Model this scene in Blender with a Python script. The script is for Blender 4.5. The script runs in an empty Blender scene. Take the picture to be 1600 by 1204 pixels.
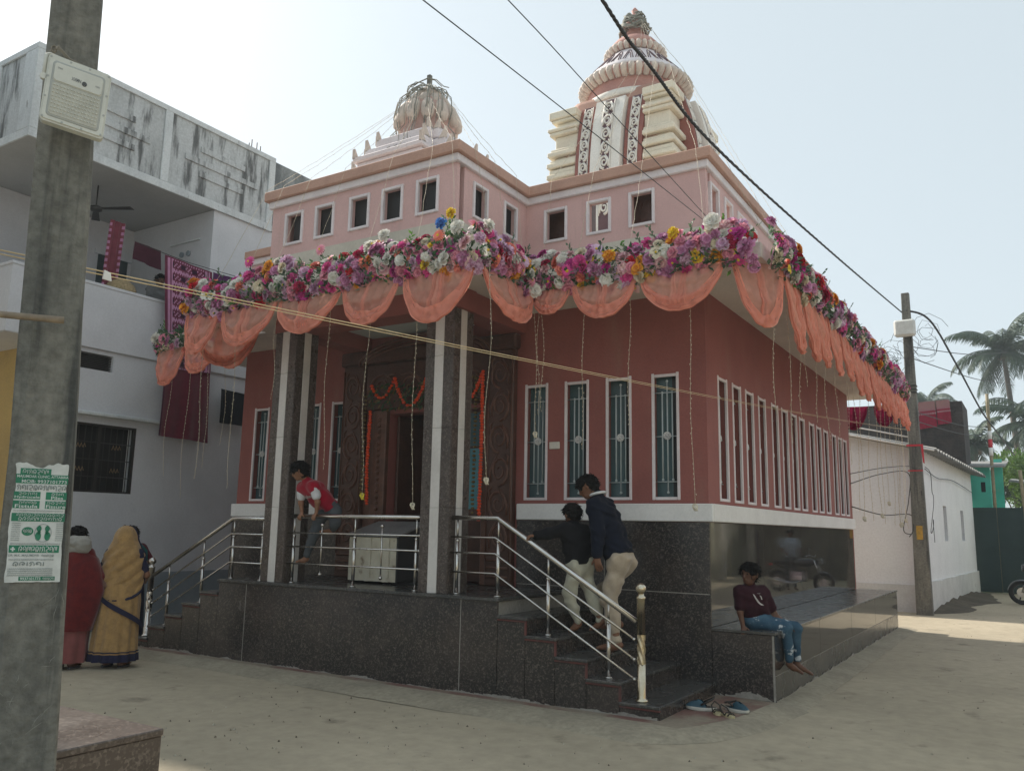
import bpy, bmesh, math, random
import numpy as np
from mathutils import Vector, Matrix, Euler, noise as mnoise

random.seed(7)
RNG = np.random.default_rng(11)
SC = bpy.context.scene
COL = SC.collection
PI = math.pi
R = math.radians

# ------------------------------------------------------------------ camera
cam_d = bpy.data.cameras.new('camera')
cam = bpy.data.objects.new('camera', cam_d)
COL.objects.link(cam)
cam_d.sensor_width = 36.0
cam_d.lens = 29.404
cam_d.clip_start = 0.05
cam_d.clip_end = 3000
_right = Vector((0.84891701, 0.5282051, 0.01841968))
_up = Vector((0.07415011, -0.15353365, 0.98535739))
_fwd = Vector((-0.52329884, 0.83512082, 0.16950379))
m = Matrix.Identity(4)
for i in range(3):
    m[i][0] = _right[i]; m[i][1] = _up[i]; m[i][2] = -_fwd[i]
m[0][3], m[1][3], m[2][3] = 0.0, 0.0, 1.55
cam.matrix_world = m
SC.camera = cam

# ------------------------------------------------------------------ sky, sun, exposure
SUN_EL = R(40)
SUN_DIR = Vector((-1.0, 0.20, 0)).normalized()          # horizontal direction towards the sun
world = bpy.data.worlds.new('World')
SC.world = world
world.use_nodes = True
wn = world.node_tree
wn.nodes.clear()
sky = wn.nodes.new('ShaderNodeTexSky')
sky.sky_type = 'NISHITA'
sky.sun_disc = False
sky.sun_elevation = SUN_EL
sky.sun_rotation = math.atan2(SUN_DIR.x, SUN_DIR.y)
sky.altitude = 50
sky.air_density = 1.0
sky.dust_density = 2.2
sky.ozone_density = 2.0
bg = wn.nodes.new('ShaderNodeBackground')
bg.inputs['Strength'].default_value = 0.11
wo = wn.nodes.new('ShaderNodeOutputWorld')
haze_mix = wn.nodes.new('ShaderNodeMix')                   # thin bright haze evens the clear-sky colours out
haze_mix.data_type = 'RGBA'
haze_mix.inputs['Factor'].default_value = .62
haze_mix.inputs[7].default_value = (5.05, 5.85, 6.15, 1)
pale = wn.nodes.new('ShaderNodeHueSaturation')
pale.inputs['Saturation'].default_value = .42
wn.links.new(sky.outputs[0], pale.inputs['Color'])
wn.links.new(pale.outputs[0], haze_mix.inputs[6])
wn.links.new(haze_mix.outputs[2], bg.inputs['Color'])
wn.links.new(bg.outputs[0], wo.inputs['Surface'])
sun_d = bpy.data.lights.new('sun', 'SUN')
sun_d.energy = 4.0
sun_d.angle = R(1.5)
sun_d.color = (1.0, 0.93, 0.82)
sun = bpy.data.objects.new('sun', sun_d)
COL.objects.link(sun)
sv = Vector((SUN_DIR.x * math.cos(SUN_EL), SUN_DIR.y * math.cos(SUN_EL), math.sin(SUN_EL)))
sun.rotation_euler = (-sv).to_track_quat('-Z', 'Y').to_euler()
SC.view_settings.view_transform = 'Standard'
SC.view_settings.look = 'None'
SC.view_settings.exposure = 0.55
SC.view_settings.gamma = 1.0
SC.render.engine = 'CYCLES'
SC.cycles.max_bounces = 8
SC.cycles.transparent_max_bounces = 16
SC.cycles.use_denoising = True

# ------------------------------------------------------------------ helpers
ORG = {}
def put(o, parent=None):
    COL.objects.link(o)
    if parent is not None:
        o.parent = parent
    return o
def thing(name, label, cat, loc=(0, 0, 0), group=None):
    o = bpy.data.objects.new(name, None)
    o.empty_display_size = 0.2
    COL.objects.link(o)
    o.location = loc
    ORG[o.name] = Vector(loc)
    o['label'] = label
    o['category'] = cat
    if group: o['group'] = group
    return o
def tag(o, label=None, cat=None, group=None, kind=None):
    if label: o['label'] = label
    if cat: o['category'] = cat
    if group: o['group'] = group
    if kind: o['kind'] = kind
    return o
def org(o):
    if o is None: return Vector((0, 0, 0))
    return ORG.get(o.name, Vector((0, 0, 0)))
def mesh_from(name, verts, faces, mats, midx=None, smooth=False):
    me = bpy.data.meshes.new(name)
    me.from_pydata(verts, [], faces)
    for mm in (mats if isinstance(mats, (list, tuple)) else [mats]):
        me.materials.append(mm)
    if midx is not None and len(midx):
        me.polygons.foreach_set('material_index', np.asarray(midx, dtype=np.int32))
    if smooth is True:
        me.polygons.foreach_set('use_smooth', np.ones(len(me.polygons), dtype=bool))
    me.update()
    return me
class MB:
    """collects shapes in world coordinates and links them as one mesh object"""
    def __init__(s):
        s.v = []; s.f = []; s.mi = []; s.m = 0; s.sm = []; s.cur = False
    def add(s, vs, fs):
        b = len(s.v)
        s.v.extend([tuple(q) for q in vs])
        for q in fs:
            s.f.append(tuple(b + i for i in q)); s.mi.append(s.m); s.sm.append(s.cur)
        return s
    def box(s, x0, y0, z0, x1, y1, z1):
        vs = [(x0, y0, z0), (x1, y0, z0), (x1, y1, z0), (x0, y1, z0), (x0, y0, z1), (x1, y0, z1), (x1, y1, z1), (x0, y1, z1)]
        return s.add(vs, [(0, 3, 2, 1), (4, 5, 6, 7), (0, 1, 5, 4), (1, 2, 6, 5), (2, 3, 7, 6), (3, 0, 4, 7)])
    def bbox(s, x0, y0, z0, x1, y1, z1, b=0.01):
        """box with chamfered edges"""
        b = min(b, abs(x1 - x0) * .45, abs(y1 - y0) * .45, abs(z1 - z0) * .45)
        bm = bmesh.new()
        bmesh.ops.create_cube(bm, size=1.0)
        for w in bm.verts:
            w.co = Vector((x0 + (w.co.x + .5) * (x1 - x0), y0 + (w.co.y + .5) * (y1 - y0), z0 + (w.co.z + .5) * (z1 - z0)))
        bmesh.ops.bevel(bm, geom=bm.edges[:], offset=b, segments=1, affect='EDGES', profile=.5)
        bm.verts.index_update()
        s.add([w.co for w in bm.verts], [[w.index for w in fc.verts] for fc in bm.faces])
        bm.free()
        return s
    def tube(s, pts, r, n=8, caps=True, smooth=True):
        pts = [Vector(q) for q in pts]
        rr = r if isinstance(r, (list, tuple)) else [r] * len(pts)
        b = len(s.v)
        up = Vector((0, 0, 1))
        prev = None
        for i, q in enumerate(pts):
            t = (pts[min(i + 1, len(pts) - 1)] - pts[max(i - 1, 0)])
            if t.length < 1e-9: t = Vector((0, 0, 1))
            t.normalize()
            if prev is None:
                a = up.cross(t)
                if a.length < 1e-3: a = Vector((1, 0, 0)).cross(t)
            else:
                a = prev - t * prev.dot(t)
                if a.length < 1e-4: a = up.cross(t)
            a.normalize(); prev = a
            c = t.cross(a)
            for k in range(n):
                an = 2 * PI * k / n
                s.v.append(tuple(q + (a * math.cos(an) + c * math.sin(an)) * rr[i]))
        for i in range(len(pts) - 1):
            for k in range(n):
                k2 = (k + 1) % n
                s.f.append((b + i * n + k, b + i * n + k2, b + (i + 1) * n + k2, b + (i + 1) * n + k)); s.mi.append(s.m); s.sm.append(smooth)
        if caps:
            s.f.append(tuple(b + k for k in reversed(range(n)))); s.mi.append(s.m); s.sm.append(False)
            e = b + (len(pts) - 1) * n
            s.f.append(tuple(e + k for k in range(n))); s.mi.append(s.m); s.sm.append(False)
        return s
    def lathe(s, prof, c, n=24, a0=0., smooth=True, sx=1., sy=1., lobes=0, lob=0.):
        """prof: list of (r, z) from bottom to top, round the vertical through c"""
        b = len(s.v)
        for (r_, z_) in prof:
            for k in range(n):
                an = a0 + 2 * PI * k / n
                q = r_ * (1 + (lob * abs(math.cos(lobes * an / 2.)) if lobes else 0))
                s.v.append((c[0] + q * sx * math.cos(an), c[1] + q * sy * math.sin(an), c[2] + z_))
        for i in range(len(prof) - 1):
            for k in range(n):
                k2 = (k + 1) % n
                s.f.append((b + i * n + k, b + i * n + k2, b + (i + 1) * n + k2, b + (i + 1) * n + k)); s.mi.append(s.m); s.sm.append(smooth)
        s.f.append(tuple(b + k for k in reversed(range(n)))); s.mi.append(s.m); s.sm.append(False)
        e = b + (len(prof) - 1) * n
        s.f.append(tuple(e + k for k in range(n))); s.mi.append(s.m); s.sm.append(False)
        return s
    def ball(s, c, r, n=10, sz=1.0):
        prof = [(max(1e-4, r * math.sin(PI * i / 8)), -r * sz * math.cos(PI * i / 8)) for i in range(9)]
        return s.lathe(prof, c, n)
    def prism(s, poly, z0, z1):
        """poly: list of (x, y), extruded from z0 to z1 (counter-clockwise from above)"""
        n = len(poly)
        vs = [(x, y, z0) for x, y in poly] + [(x, y, z1) for x, y in poly]
        fs = [tuple(reversed(range(n))), tuple(range(n, 2 * n))] + [(i, (i + 1) % n, n + (i + 1) % n, n + i) for i in range(n)]
        return s.add(vs, fs)
    def extr(s, poly, a, b_):
        """3-D polygon poly (list of Vectors) extruded by vector from offset a to offset b_"""
        n = len(poly)
        a = Vector(a); b_ = Vector(b_)
        vs = [Vector(q) + a for q in poly] + [Vector(q) + b_ for q in poly]
        fs = [tuple(reversed(range(n))), tuple(range(n, 2 * n))] + [(i, (i + 1) % n, n + (i + 1) % n, n + i) for i in range(n)]
        return s.add(vs, fs)
    def grid(s, fn, nu, nv, smooth=True, close_u=False):
        b = len(s.v)
        for j in range(nv + 1):
            for i in range(nu + (0 if close_u else 1)):
                s.v.append(tuple(fn(i / nu, j / nv)))
        w = nu if close_u else nu + 1
        for j in range(nv):
            for i in range(nu):
                i2 = (i + 1) % w
                s.f.append((b + j * w + i, b + j * w + i2, b + (j + 1) * w + i2, b + (j + 1) * w + i)); s.mi.append(s.m); s.sm.append(smooth)
        return s
    def mat(s, i):
        s.m = i; return s
    def mesh(s, name, mats, o=Vector((0, 0, 0))):
        vs = [(q[0] - o[0], q[1] - o[1], q[2] - o[2]) for q in s.v]
        me = bpy.data.meshes.new(name)
        me.from_pydata(vs, [], s.f)
        for mm in (mats if isinstance(mats, (list, tuple)) else [mats]): me.materials.append(mm)
        me.polygons.foreach_set('material_index', np.asarray(s.mi, dtype=np.int32))
        me.polygons.foreach_set('use_smooth', np.asarray(s.sm, dtype=bool))
        me.update()
        return me
    def build(s, name, mats, parent=None, at=None):
        """at: world origin of this object (default: the parent's origin)"""
        po = org(parent)
        o_ = Vector(at) if at is not None else po
        ob = bpy.data.objects.new(name, s.mesh(name, mats, o_))
        put(ob, parent)
        ob.location = o_ - po
        ORG[ob.name] = o_
        return ob
def inst(name, me, parent, loc, rot=(0, 0, 0), sc=1.0):
    """another object with shared mesh data; loc in world coordinates"""
    ob = bpy.data.objects.new(name, me)
    put(ob, parent)
    ob.location = Vector(loc) - org(parent)
    ob.rotation_euler = rot
    ob.scale = (sc, sc, sc) if not isinstance(sc, (tuple, list)) else sc
    ORG[ob.name] = Vector(loc)
    return ob
def finish(o, bevel=0.0, seg=1, auto=None):
    """bevel the edges of an object's mesh in place"""
    bm = bmesh.new(); bm.from_mesh(o.data)
    bmesh.ops.remove_doubles(bm, verts=bm.verts, dist=1e-5)
    ed = [e for e in bm.edges if len(e.link_faces) == 2 and e.calc_face_angle(0) > .6]
    bmesh.ops.bevel(bm, geom=ed, offset=bevel, segments=seg, affect='EDGES', profile=.6)
    bm.to_mesh(o.data); bm.free()
    return o

# ------------------------------------------------------------------ materials
MATS = {}
def M(name, c, rough=.8, c2=None, scale=5., ramp=(.35, .7), stretch=(1, 1, 1), bump=0., bscale=40., metal=0., fine=.06, spec=.5,
      c3=None, s3=1.2, r3=(.5, .72), st3=(1, 1, 1), coat=0., rvar=0., detail=6., trans=0., sheen=0.):
    """procedural surface: two large noises mix c with c2 and c3, a fine noise varies the value, a bump gives the grain"""
    if name in MATS: return MATS[name]
    mt = bpy.data.materials.new(name)
    mt.use_nodes = True
    nt = mt.node_tree
    nd, lk = nt.nodes, nt.links
    b = nd['Principled BSDF']
    geo = nd.new('ShaderNodeNewGeometry')
    def nz(sc, st=(1, 1, 1), det=detail, rg=.6):
        mp = nd.new('ShaderNodeMapping'); mp.inputs['Scale'].default_value = st
        lk.new(geo.outputs['Position'], mp.inputs['Vector'])
        n_ = nd.new('ShaderNodeTexNoise'); n_.inputs['Scale'].default_value = sc; n_.inputs['Detail'].default_value = det; n_.inputs['Roughness'].default_value = rg
        lk.new(mp.outputs[0], n_.inputs['Vector'])
        return n_.outputs['Fac']
    def rmp(fac, a, b_):
        r_ = nd.new('ShaderNodeMapRange'); r_.interpolation_type = 'SMOOTHSTEP'
        r_.inputs['From Min'].default_value = a; r_.inputs['From Max'].default_value = b_
        lk.new(fac, r_.inputs['Value'])
        return r_.outputs[0]
    def mix(fac, a, b_):
        x = nd.new('ShaderNodeMix'); x.data_type = 'RGBA'
        lk.new(fac, x.inputs['Factor'])
        for sck, val in ((x.inputs[6], a), (x.inputs[7], b_)):
            if isinstance(val, tuple): sck.default_value = (*val, 1)
            else: lk.new(val, sck)
        return x.outputs[2]
    if c2 is None: c2 = tuple(q * .86 for q in c)
    f1 = rmp(nz(scale, stretch), *ramp)
    colr = mix(f1, c, c2)
    if c3 is not None: colr = mix(rmp(nz(s3, st3), *r3), colr, c3)
    if fine:
        fn = nz(bscale * .8, (1, 1, 1), 3.)
        hv = nd.new('ShaderNodeHueSaturation')
        mr = nd.new('ShaderNodeMapRange')
        mr.inputs['From Min'].default_value = .3; mr.inputs['From Max'].default_value = .7
        mr.inputs['To Min'].default_value = 1 - fine * 1.6; mr.inputs['To Max'].default_value = 1 + fine * 1.6
        lk.new(fn, mr.inputs['Value']); lk.new(mr.outputs[0], hv.inputs['Value']); lk.new(colr, hv.inputs['Color'])
        colr = hv.outputs[0]
    lk.new(colr, b.inputs['Base Color'])
    b.inputs['Metallic'].default_value = metal
    b.inputs['Specular IOR Level'].default_value = spec
    if rvar:
        mr = nd.new('ShaderNodeMapRange')
        mr.inputs['From Min'].default_value = .35; mr.inputs['From Max'].default_value = .7
        mr.inputs['To Min'].default_value = max(0, rough - rvar); mr.inputs['To Max'].default_value = min(1, rough + rvar)
        lk.new(nz(3.), mr.inputs['Value']); lk.new(mr.outputs[0], b.inputs['Roughness'])
    else:
        b.inputs['Roughness'].default_value = rough
    if coat: b.inputs['Coat Weight'].default_value = coat; b.inputs['Coat Roughness'].default_value = .08
    if trans: b.inputs['Transmission Weight'].default_value = trans
    if sheen: b.inputs['Sheen Weight'].default_value = sheen; b.inputs['Sheen Roughness'].default_value = .5
    if bump:
        bp = nd.new('ShaderNodeBump'); bp.inputs['Strength'].default_value = bump; bp.inputs['Distance'].default_value = .01
        lk.new(nz(bscale), bp.inputs['Height']); lk.new(bp.outputs[0], b.inputs['Normal'])
    MATS[name] = mt
    return mt
def cloth(name, c, c2=None, scale=9., fine=.05, rough=.9, sheen=.3):
    return M(name, c, rough, c2 or tuple(q * .8 for q in c), scale, bump=.25, bscale=90., fine=fine, spec=.15, sheen=sheen if max(c) > .12 else .03)
def leafm(name, c, c2, tr=.35):
    mt = M(name, c, .55, c2, 3.0, fine=.12, bscale=30., spec=.3)
    nt = mt.node_tree; nd, lk = nt.nodes, nt.links
    b = nd['Principled BSDF']; out = nd['Material Output']
    tl = nd.new('ShaderNodeBsdfTranslucent'); tl.inputs['Color'].default_value = (c[0] * 1.3, c[1] * 1.3, c[2] * .9, 1)
    mx = nd.new('ShaderNodeMixShader'); mx.inputs[0].default_value = tr
    lk.new(b.outputs[0], mx.inputs[1]); lk.new(tl.outputs[0], mx.inputs[2]); lk.new(mx.outputs[0], out.inputs[0])
    return mt
def granite(name, c, c2, spk, rough, dust=.25):
    mt = M(name, c, rough, c2, 2.2, (.4, .75), fine=0, rvar=.06, c3=(.19, .175, .15), s3=1.1, r3=(.60, .95))
    nt = mt.node_tree; nd, lk = nt.nodes, nt.links
    b = nd['Principled BSDF']
    geo = nd.new('ShaderNodeNewGeometry')
    vo = nd.new('ShaderNodeTexVoronoi'); vo.inputs['Scale'].default_value = 85
    lk.new(geo.outputs['Position'], vo.inputs['Vector'])
    no = nd.new('ShaderNodeTexNoise'); no.inputs['Scale'].default_value = 30; no.inputs['Detail'].default_value = 6
    lk.new(geo.outputs['Position'], no.inputs['Vector'])
    sp = nd.new('ShaderNodeSeparateColor'); lk.new(vo.outputs['Color'], sp.inputs[0])
    ad = nd.new('ShaderNodeMath'); ad.operation = 'MULTIPLY'; lk.new(sp.outputs[0], ad.inputs[0]); lk.new(no.outputs['Fac'], ad.inputs[1])
    mr = nd.new('ShaderNodeMapRange'); mr.inputs['From Min'].default_value = .26; mr.inputs['From Max'].default_value = .62; lk.new(ad.outputs[0], mr.inputs['Value'])
    old = b.inputs['Base Color'].links[0].from_socket
    mx = nd.new('ShaderNodeMix'); mx.data_type = 'RGBA'
    lk.new(mr.outputs[0], mx.inputs['Factor']); lk.new(old, mx.inputs[6]); mx.inputs[7].default_value = (*spk, 1)
    lk.new(mx.outputs[2], b.inputs['Base Color'])
    return mt

m_ground = M('ground_cement', (.425, .368, .270), .95, (.345, .298, .218), .45, (.3, .72), bump=.45, bscale=9., fine=.07, c3=(.20, .172, .125), s3=2.1, r3=(.58, .74), st3=(1, 1, 1), detail=12.)
m_apron = M('apron_red_cement', (.175, .088, .072), .9, (.245, .205, .155), 2.6, (.36, .62), bump=.4, bscale=30., fine=.08)
m_kerb = M('kerb_cement', (.345, .305, .228), .93, (.265, .235, .178), 2.2, bump=.5, bscale=25., fine=.1)
m_granite = granite('granite_black', (.030, .028, .027), (.062, .050, .045), (.135, .112, .100), .22)
m_granite_b = granite('granite_brown', (.075, .058, .050), (.055, .043, .038), (.17, .14, .12), .30)
m_gtop = granite('granite_tread', (.050, .050, .050), (.085, .080, .072), (.12, .115, .105), .26)
m_gpol = granite('granite_polished', (.030, .027, .026), (.042, .036, .034), (.07, .06, .055), .045)
m_joint = M('joint_cement', (.30, .28, .25), .9, fine=.1)
m_rededge = M('tread_red_edge', (.13, .035, .03), .6, (.09, .05, .045), 8.)
m_brown = M('paint_brown', (.295, .098, .082), .72, (.245, .080, .068), 1.6, (.35, .75), bump=.18, bscale=60., fine=.04, c3=(.285, .125, .10), s3=2.6, r3=(.52, .78), st3=(1, 1, .28), detail=9.)
m_white = M('paint_white', (.80, .79, .77), .6, (.73, .72, .70), 2.0, fine=.03, bump=.08, bscale=50.)
m_offwhite = M('paint_offwhite', (.66, .62, .55), .7, (.56, .52, .46), 2.4, fine=.04, bump=.1, bscale=50.)
m_pink = M('paint_pink', (.66, .43, .405), .75, (.58, .37, .35), 1.5, (.3, .75), bump=.15, bscale=60., fine=.035, c3=(.50, .345, .305), s3=3.2, r3=(.57, .80), st3=(2.4, 2.4, .16), detail=10.)
m_cornice = M('paint_cornice', (.52, .315, .24), .75, (.44, .26, .20), 3., (.35, .7), bump=.12, bscale=60., fine=.05, st3=(1, 1, .3))
m_wstrip = M('paint_lilac_white', (.76, .70, .71), .65, (.66, .60, .61), 3., fine=.03, c3=(.50, .44, .42), s3=5., r3=(.66, .8), st3=(1, 1, .25))
m_beamband = M('paint_pale_band', (.58, .54, .46), .8, (.48, .45, .38), 2., fine=.05, bump=.1)
m_ceiling = M('ceiling_paint', (.62, .66, .66), .8, (.54, .58, .58), 1.5, fine=.03)
m_soffit = M('soffit_paint', (.70, .66, .61), .8, (.60, .57, .53), 1.6, fine=.04)
m_steel = M('stainless_steel', (.62, .60, .57), .24, (.55, .53, .50), 4., metal=1., fine=.03, rvar=.08)
m_brass = M('brass_tint_steel', (.61, .55, .43), .26, (.50, .42, .28), 6., metal=1., fine=.04)
m_grille = M('painted_grille', (.52, .58, .58), .45, (.40, .47, .48), 8., fine=.04)
m_rosette = M('rosette_white', (.70, .70, .68), .5, (.5, .5, .5), 20.)
m_pane = M('tinted_pane', (.075, .118, .125), .16, (.06, .12, .13), 2., fine=.0, spec=.6)
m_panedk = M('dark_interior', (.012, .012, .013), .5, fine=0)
m_carve = M('carved_wood', (.095, .040, .026), .42, (.06, .026, .018), 7., (.3, .7), bump=.5, bscale=35., fine=.15)
m_carve2 = M('carved_wood_relief', (.15, .066, .042), .4, (.10, .045, .03), 9., bump=.3, bscale=50., fine=.1)
m_colwhite = M('column_white_tile', (.66, .63, .60), .35, (.58, .55, .52), 3., fine=.03)
m_curtain = M('blue_glass_door', (.10, .33, .38), .35, (.07, .24, .29), 1.5, fine=.03)
m_twhite = M('tower_white', (.80, .76, .70), .7, (.69, .645, .58), 2.5, (.35, .7), fine=.04, bump=.12, c3=(.44, .39, .34), s3=3.2, r3=(.62, .82), st3=(1, 1, .25))
m_tcream = M('tower_cream', (.77, .70, .56), .7, (.68, .60, .48), 2.5, fine=.04, c3=(.45, .39, .31), s3=4., r3=(.66, .82), st3=(1, 1, .3))
m_tpink = M('tower_pink', (.50, .265, .22), .75, (.44, .22, .19), 3., fine=.05, bump=.1)
m_tred = M('tower_red', (.30, .105, .08), .75, (.25, .085, .07), 4., fine=.05)
m_tdark = M('tower_scroll_ground', (.13, .065, .075), .8, (.10, .05, .06), 6., fine=.05)
m_trib = M('tower_ribs', (.67, .575, .50), .75, (.55, .47, .41), 5., (.35, .7), fine=.05, c3=(.32, .28, .25), s3=7., r3=(.55, .78), st3=(1, 1, .4))
m_wire = M('wire_dark', (.03, .03, .033), .6, fine=0)
m_lwire = M('light_wire', (.52, .45, .33), .6, (.42, .35, .25), 30., fine=0)
m_bulb = M('tiny_bulb', (.75, .68, .52), .25, fine=0, spec=.7)
m_gold = M('gold_cord', (.66, .52, .30), .4, (.56, .42, .22), 30., fine=0, spec=.7)
m_concrete = M('pole_concrete', (.20, .195, .17), .95, (.125, .125, .112), 4.2, (.32, .66), bump=1., bscale=38., fine=.16, c3=(.055, .058, .056), s3=5., r3=(.50, .70), st3=(2.6, 2.6, .14), detail=10., stretch=(1.5, 1.5, .30))
m_lampw = M('flood_white', (.60, .61, .56), .45, (.54, .55, .50), 9., fine=.03)
m_lampg = M('flood_grey', (.40, .42, .40), .5, fine=.03)
m_lampdk = M('flood_print', (.12, .13, .14), .6, fine=0)
# ================================================================== SETTING: ground, apron
def build_ground():
    mb = MB()
    xs = [-200, -120, -60] + [x * .6 for x in range(-45, 26)] + [40, 110, 200]
    ys = [-180, -80, -20] + [y * .6 for y in range(-12, 70)] + [70, 150, 270]
    b = 0
    for y in ys:
        for x in xs:
            z = 0
            if -28 < x < 16 and -8 < y < 45:
                z = (mnoise.noise(Vector((x * .45, y * .45, 0))) - .6) * .012
            mb.v.append((x, y, min(z, -.001)))
    w = len(xs)
    for j in range(len(ys) - 1):
        for i in range(w - 1):
            mb.f.append((j * w + i, j * w + i + 1, (j + 1) * w + i + 1, (j + 1) * w + i)); mb.mi.append(0); mb.sm.append(True)
    tag(mb.build('ground', m_ground), kind='structure')
    # red cement apron round the foot of the platform, its rough edge running out onto the street
    mb = MB()
    def wob(t, s): return .030 * mnoise.noise(Vector((t * 2.3, s, 0))) + .018 * mnoise.noise(Vector((t * 7, s, 3)))
    rows = []
    for k in range(91):
        q = k / 90; x = -9.95 + 7.2 * q
        rows.append(((x, 6.74), (x, 6.60 + wob(x, 2) * .6), (x, 6.47 - .17 * q + wob(x, 1)), (x, 6.30 - .19 * q + wob(x, 5)), .045))
    for k in range(1, 21):
        q = k / 20; an = -PI / 2 + PI / 2 * q
        I = (-2.752, 6.74 + 1.36 * q)
        ox, oy = -2.75 + .70 * math.cos(an), 7.30 + 1.0 * math.sin(an) + .75 * q * q
        O = (ox + wob(oy, 1), oy + wob(ox, 4))
        Mi = (I[0] + (O[0] - I[0]) * (.35 + .45 * min(1, q * 4)), I[1] + (O[1] - I[1]) * (.35 + .45 * min(1, q * 4)))
        rows.append((I, Mi, O, (O[0] + .16 * math.cos(an) + wob(oy, 6), O[1] + .17 * math.sin(an)), .045))
    for k in range(0, 41):
        q = k / 40; y = 8.10 + 8.1 * q
        rows.append(((-2.172, y), (-2.12, y), (-2.03 + wob(y, 2), y + .02), (-1.90 + wob(y, 8), y + .02), .032))
    for (I, Mi, O, T_, z) in rows: mb.v += [(I[0], I[1], z), (Mi[0], Mi[1], z - .002), (O[0], O[1], z - .010), (T_[0], T_[1], -.006)]
    for k in range(len(rows) - 1):
        for j in range(3):
            a_ = 4 * k + j
            mb.f.append((a_, a_ + 1, a_ + 5, a_ + 4)); mb.mi.append(0 if j == 0 and k < 110 else 1); mb.sm.append(True)
    tag(mb.build('pavement', [m_apron, m_kerb]), kind='structure')
build_ground()

# ================================================================== THE TEMPLE
T = thing('temple', 'pink and brown temple with a white ribbed tower and granite porch, decked with flowers', 'temple', (-6.3, 8.14, 0))
ZP = .921                                # porch floor
WY, WX, WXL = 8.14, -2.772, -9.70        # front wall, right wall, left wall
WFAR = 15.55
EZ0, EZ1 = 4.03, 4.17                    # eave slab
def wall_holes(mb, axis, pos, thick, u0, u1, z0, z1, holes):
    """a wall on plane axis=pos, extending by thick, with rectangular openings and their reveals"""
    us = sorted({u0, u1} | {h_[0] for h_ in holes} | {h_[1] for h_ in holes})
    zs = sorted({z0, z1} | {h_[2] for h_ in holes} | {h_[3] for h_ in holes})
    us = [u for u in us if u0 <= u <= u1]; zs = [z for z in zs if z0 <= z <= z1]
    def hole(i, j):
        if i < 0 or j < 0 or i >= len(us) - 1 or j >= len(zs) - 1: return True
        cu, cz = (us[i] + us[i + 1]) / 2, (zs[j] + zs[j + 1]) / 2
        return any(h_[0] < cu < h_[1] and h_[2] < cz < h_[3] for h_ in holes)
    def P(u, z, d):
        return (u, pos + d, z) if axis == 'y' else (pos + d, u, z)
    for i in range(len(us) - 1):
        for j in range(len(zs) - 1):
            if hole(i, j): continue
            a, b, c, d = us[i], us[i + 1], zs[j], zs[j + 1]
            for dd in (0, thick):
                mb.add([P(a, c, dd), P(b, c, dd), P(b, d, dd), P(a, d, dd)], [(0, 1, 2, 3)])
            if hole(i - 1, j): mb.add([P(a, c, 0), P(a, c, thick), P(a, d, thick), P(a, d, 0)], [(0, 1, 2, 3)])
            if hole(i + 1, j): mb.add([P(b, c, 0), P(b, c, thick), P(b, d, thick), P(b, d, 0)], [(0, 1, 2, 3)])
            if hole(i, j - 1): mb.add([P(a, c, 0), P(b, c, 0), P(b, c, thick), P(a, c, thick)], [(0, 1, 2, 3)])
            if hole(i, j + 1): mb.add([P(a, d, 0), P(b, d, 0), P(b, d, thick), P(a, d, thick)], [(0, 1, 2, 3)])
WZ0, WZ1 = 1.894, 3.176
FW = [(-4.904, -4.628), (-4.39, -4.112), (-3.883, -3.607), (-3.352, -3.078)]
FWL = [(-9.43, -9.15), (-8.93, -8.65), (-8.43, -8.15), (-7.93, -7.65)]
SW = [8.652, 9.149, 9.641, 10.165, 10.756, 11.249, 11.742, 12.209, 12.816, 13.29, 13.787, 14.42, 14.90, 15.32]
DOOR = (-6.92, -5.46, ZP, 2.97)
def temple_walls():
    mb = MB()
    wall_holes(mb, 'y', WY, .22, WXL, WX, ZP, EZ0, [(a, b, WZ0, WZ1) for a, b in FW + FWL] + [DOOR])
    mb.build('front_wall', m_brown, T)
    mb = MB()
    wall_holes(mb, 'x', WX, -.22, WY + .221, WFAR, 1.64, EZ0, [(y - .145, y + .145, WZ0, WZ1) for y in SW])
    mb.build('side_wall', m_brown, T)
    mb = MB(); mb.box(WXL, WY + .221, .0, WXL + .2, WFAR, EZ0); mb.build('side_wall', m_brown, T)
    mb = MB(); mb.box(WXL, WFAR, 0, WX, WFAR + .2, EZ0); mb.build('rear_wall', m_brown, T)
    mb = MB(); mb.box(WXL + .22, WY + .23, ZP - .1, WX - .22, WFAR, ZP - .01); mb.build('hall_floor', m_gtop, T)
    mb = MB(); mb.box(-8.4, 11.2, ZP, -4.4, 11.3, EZ0); mb.build('inner_wall', m_brown, T)
    # white string course
    mb = MB()
    mb.bbox(-4.985, WY - .05, 1.66, WX + .058, WY - .002, 1.838, .008)
    mb.build('white_band', m_white, T)
    mb = MB(); mb.bbox(WX + .002, WY - .002, 1.66, WX + .058, WFAR + .1, 1.838, .008); mb.build('white_band', m_white, T)
    mb = MB(); mb.bbox(WXL - .05, WY - .05, 1.66, -7.66, WY - .002, 1.838, .008); mb.build('white_band', m_white, T)
temple_walls()

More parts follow.
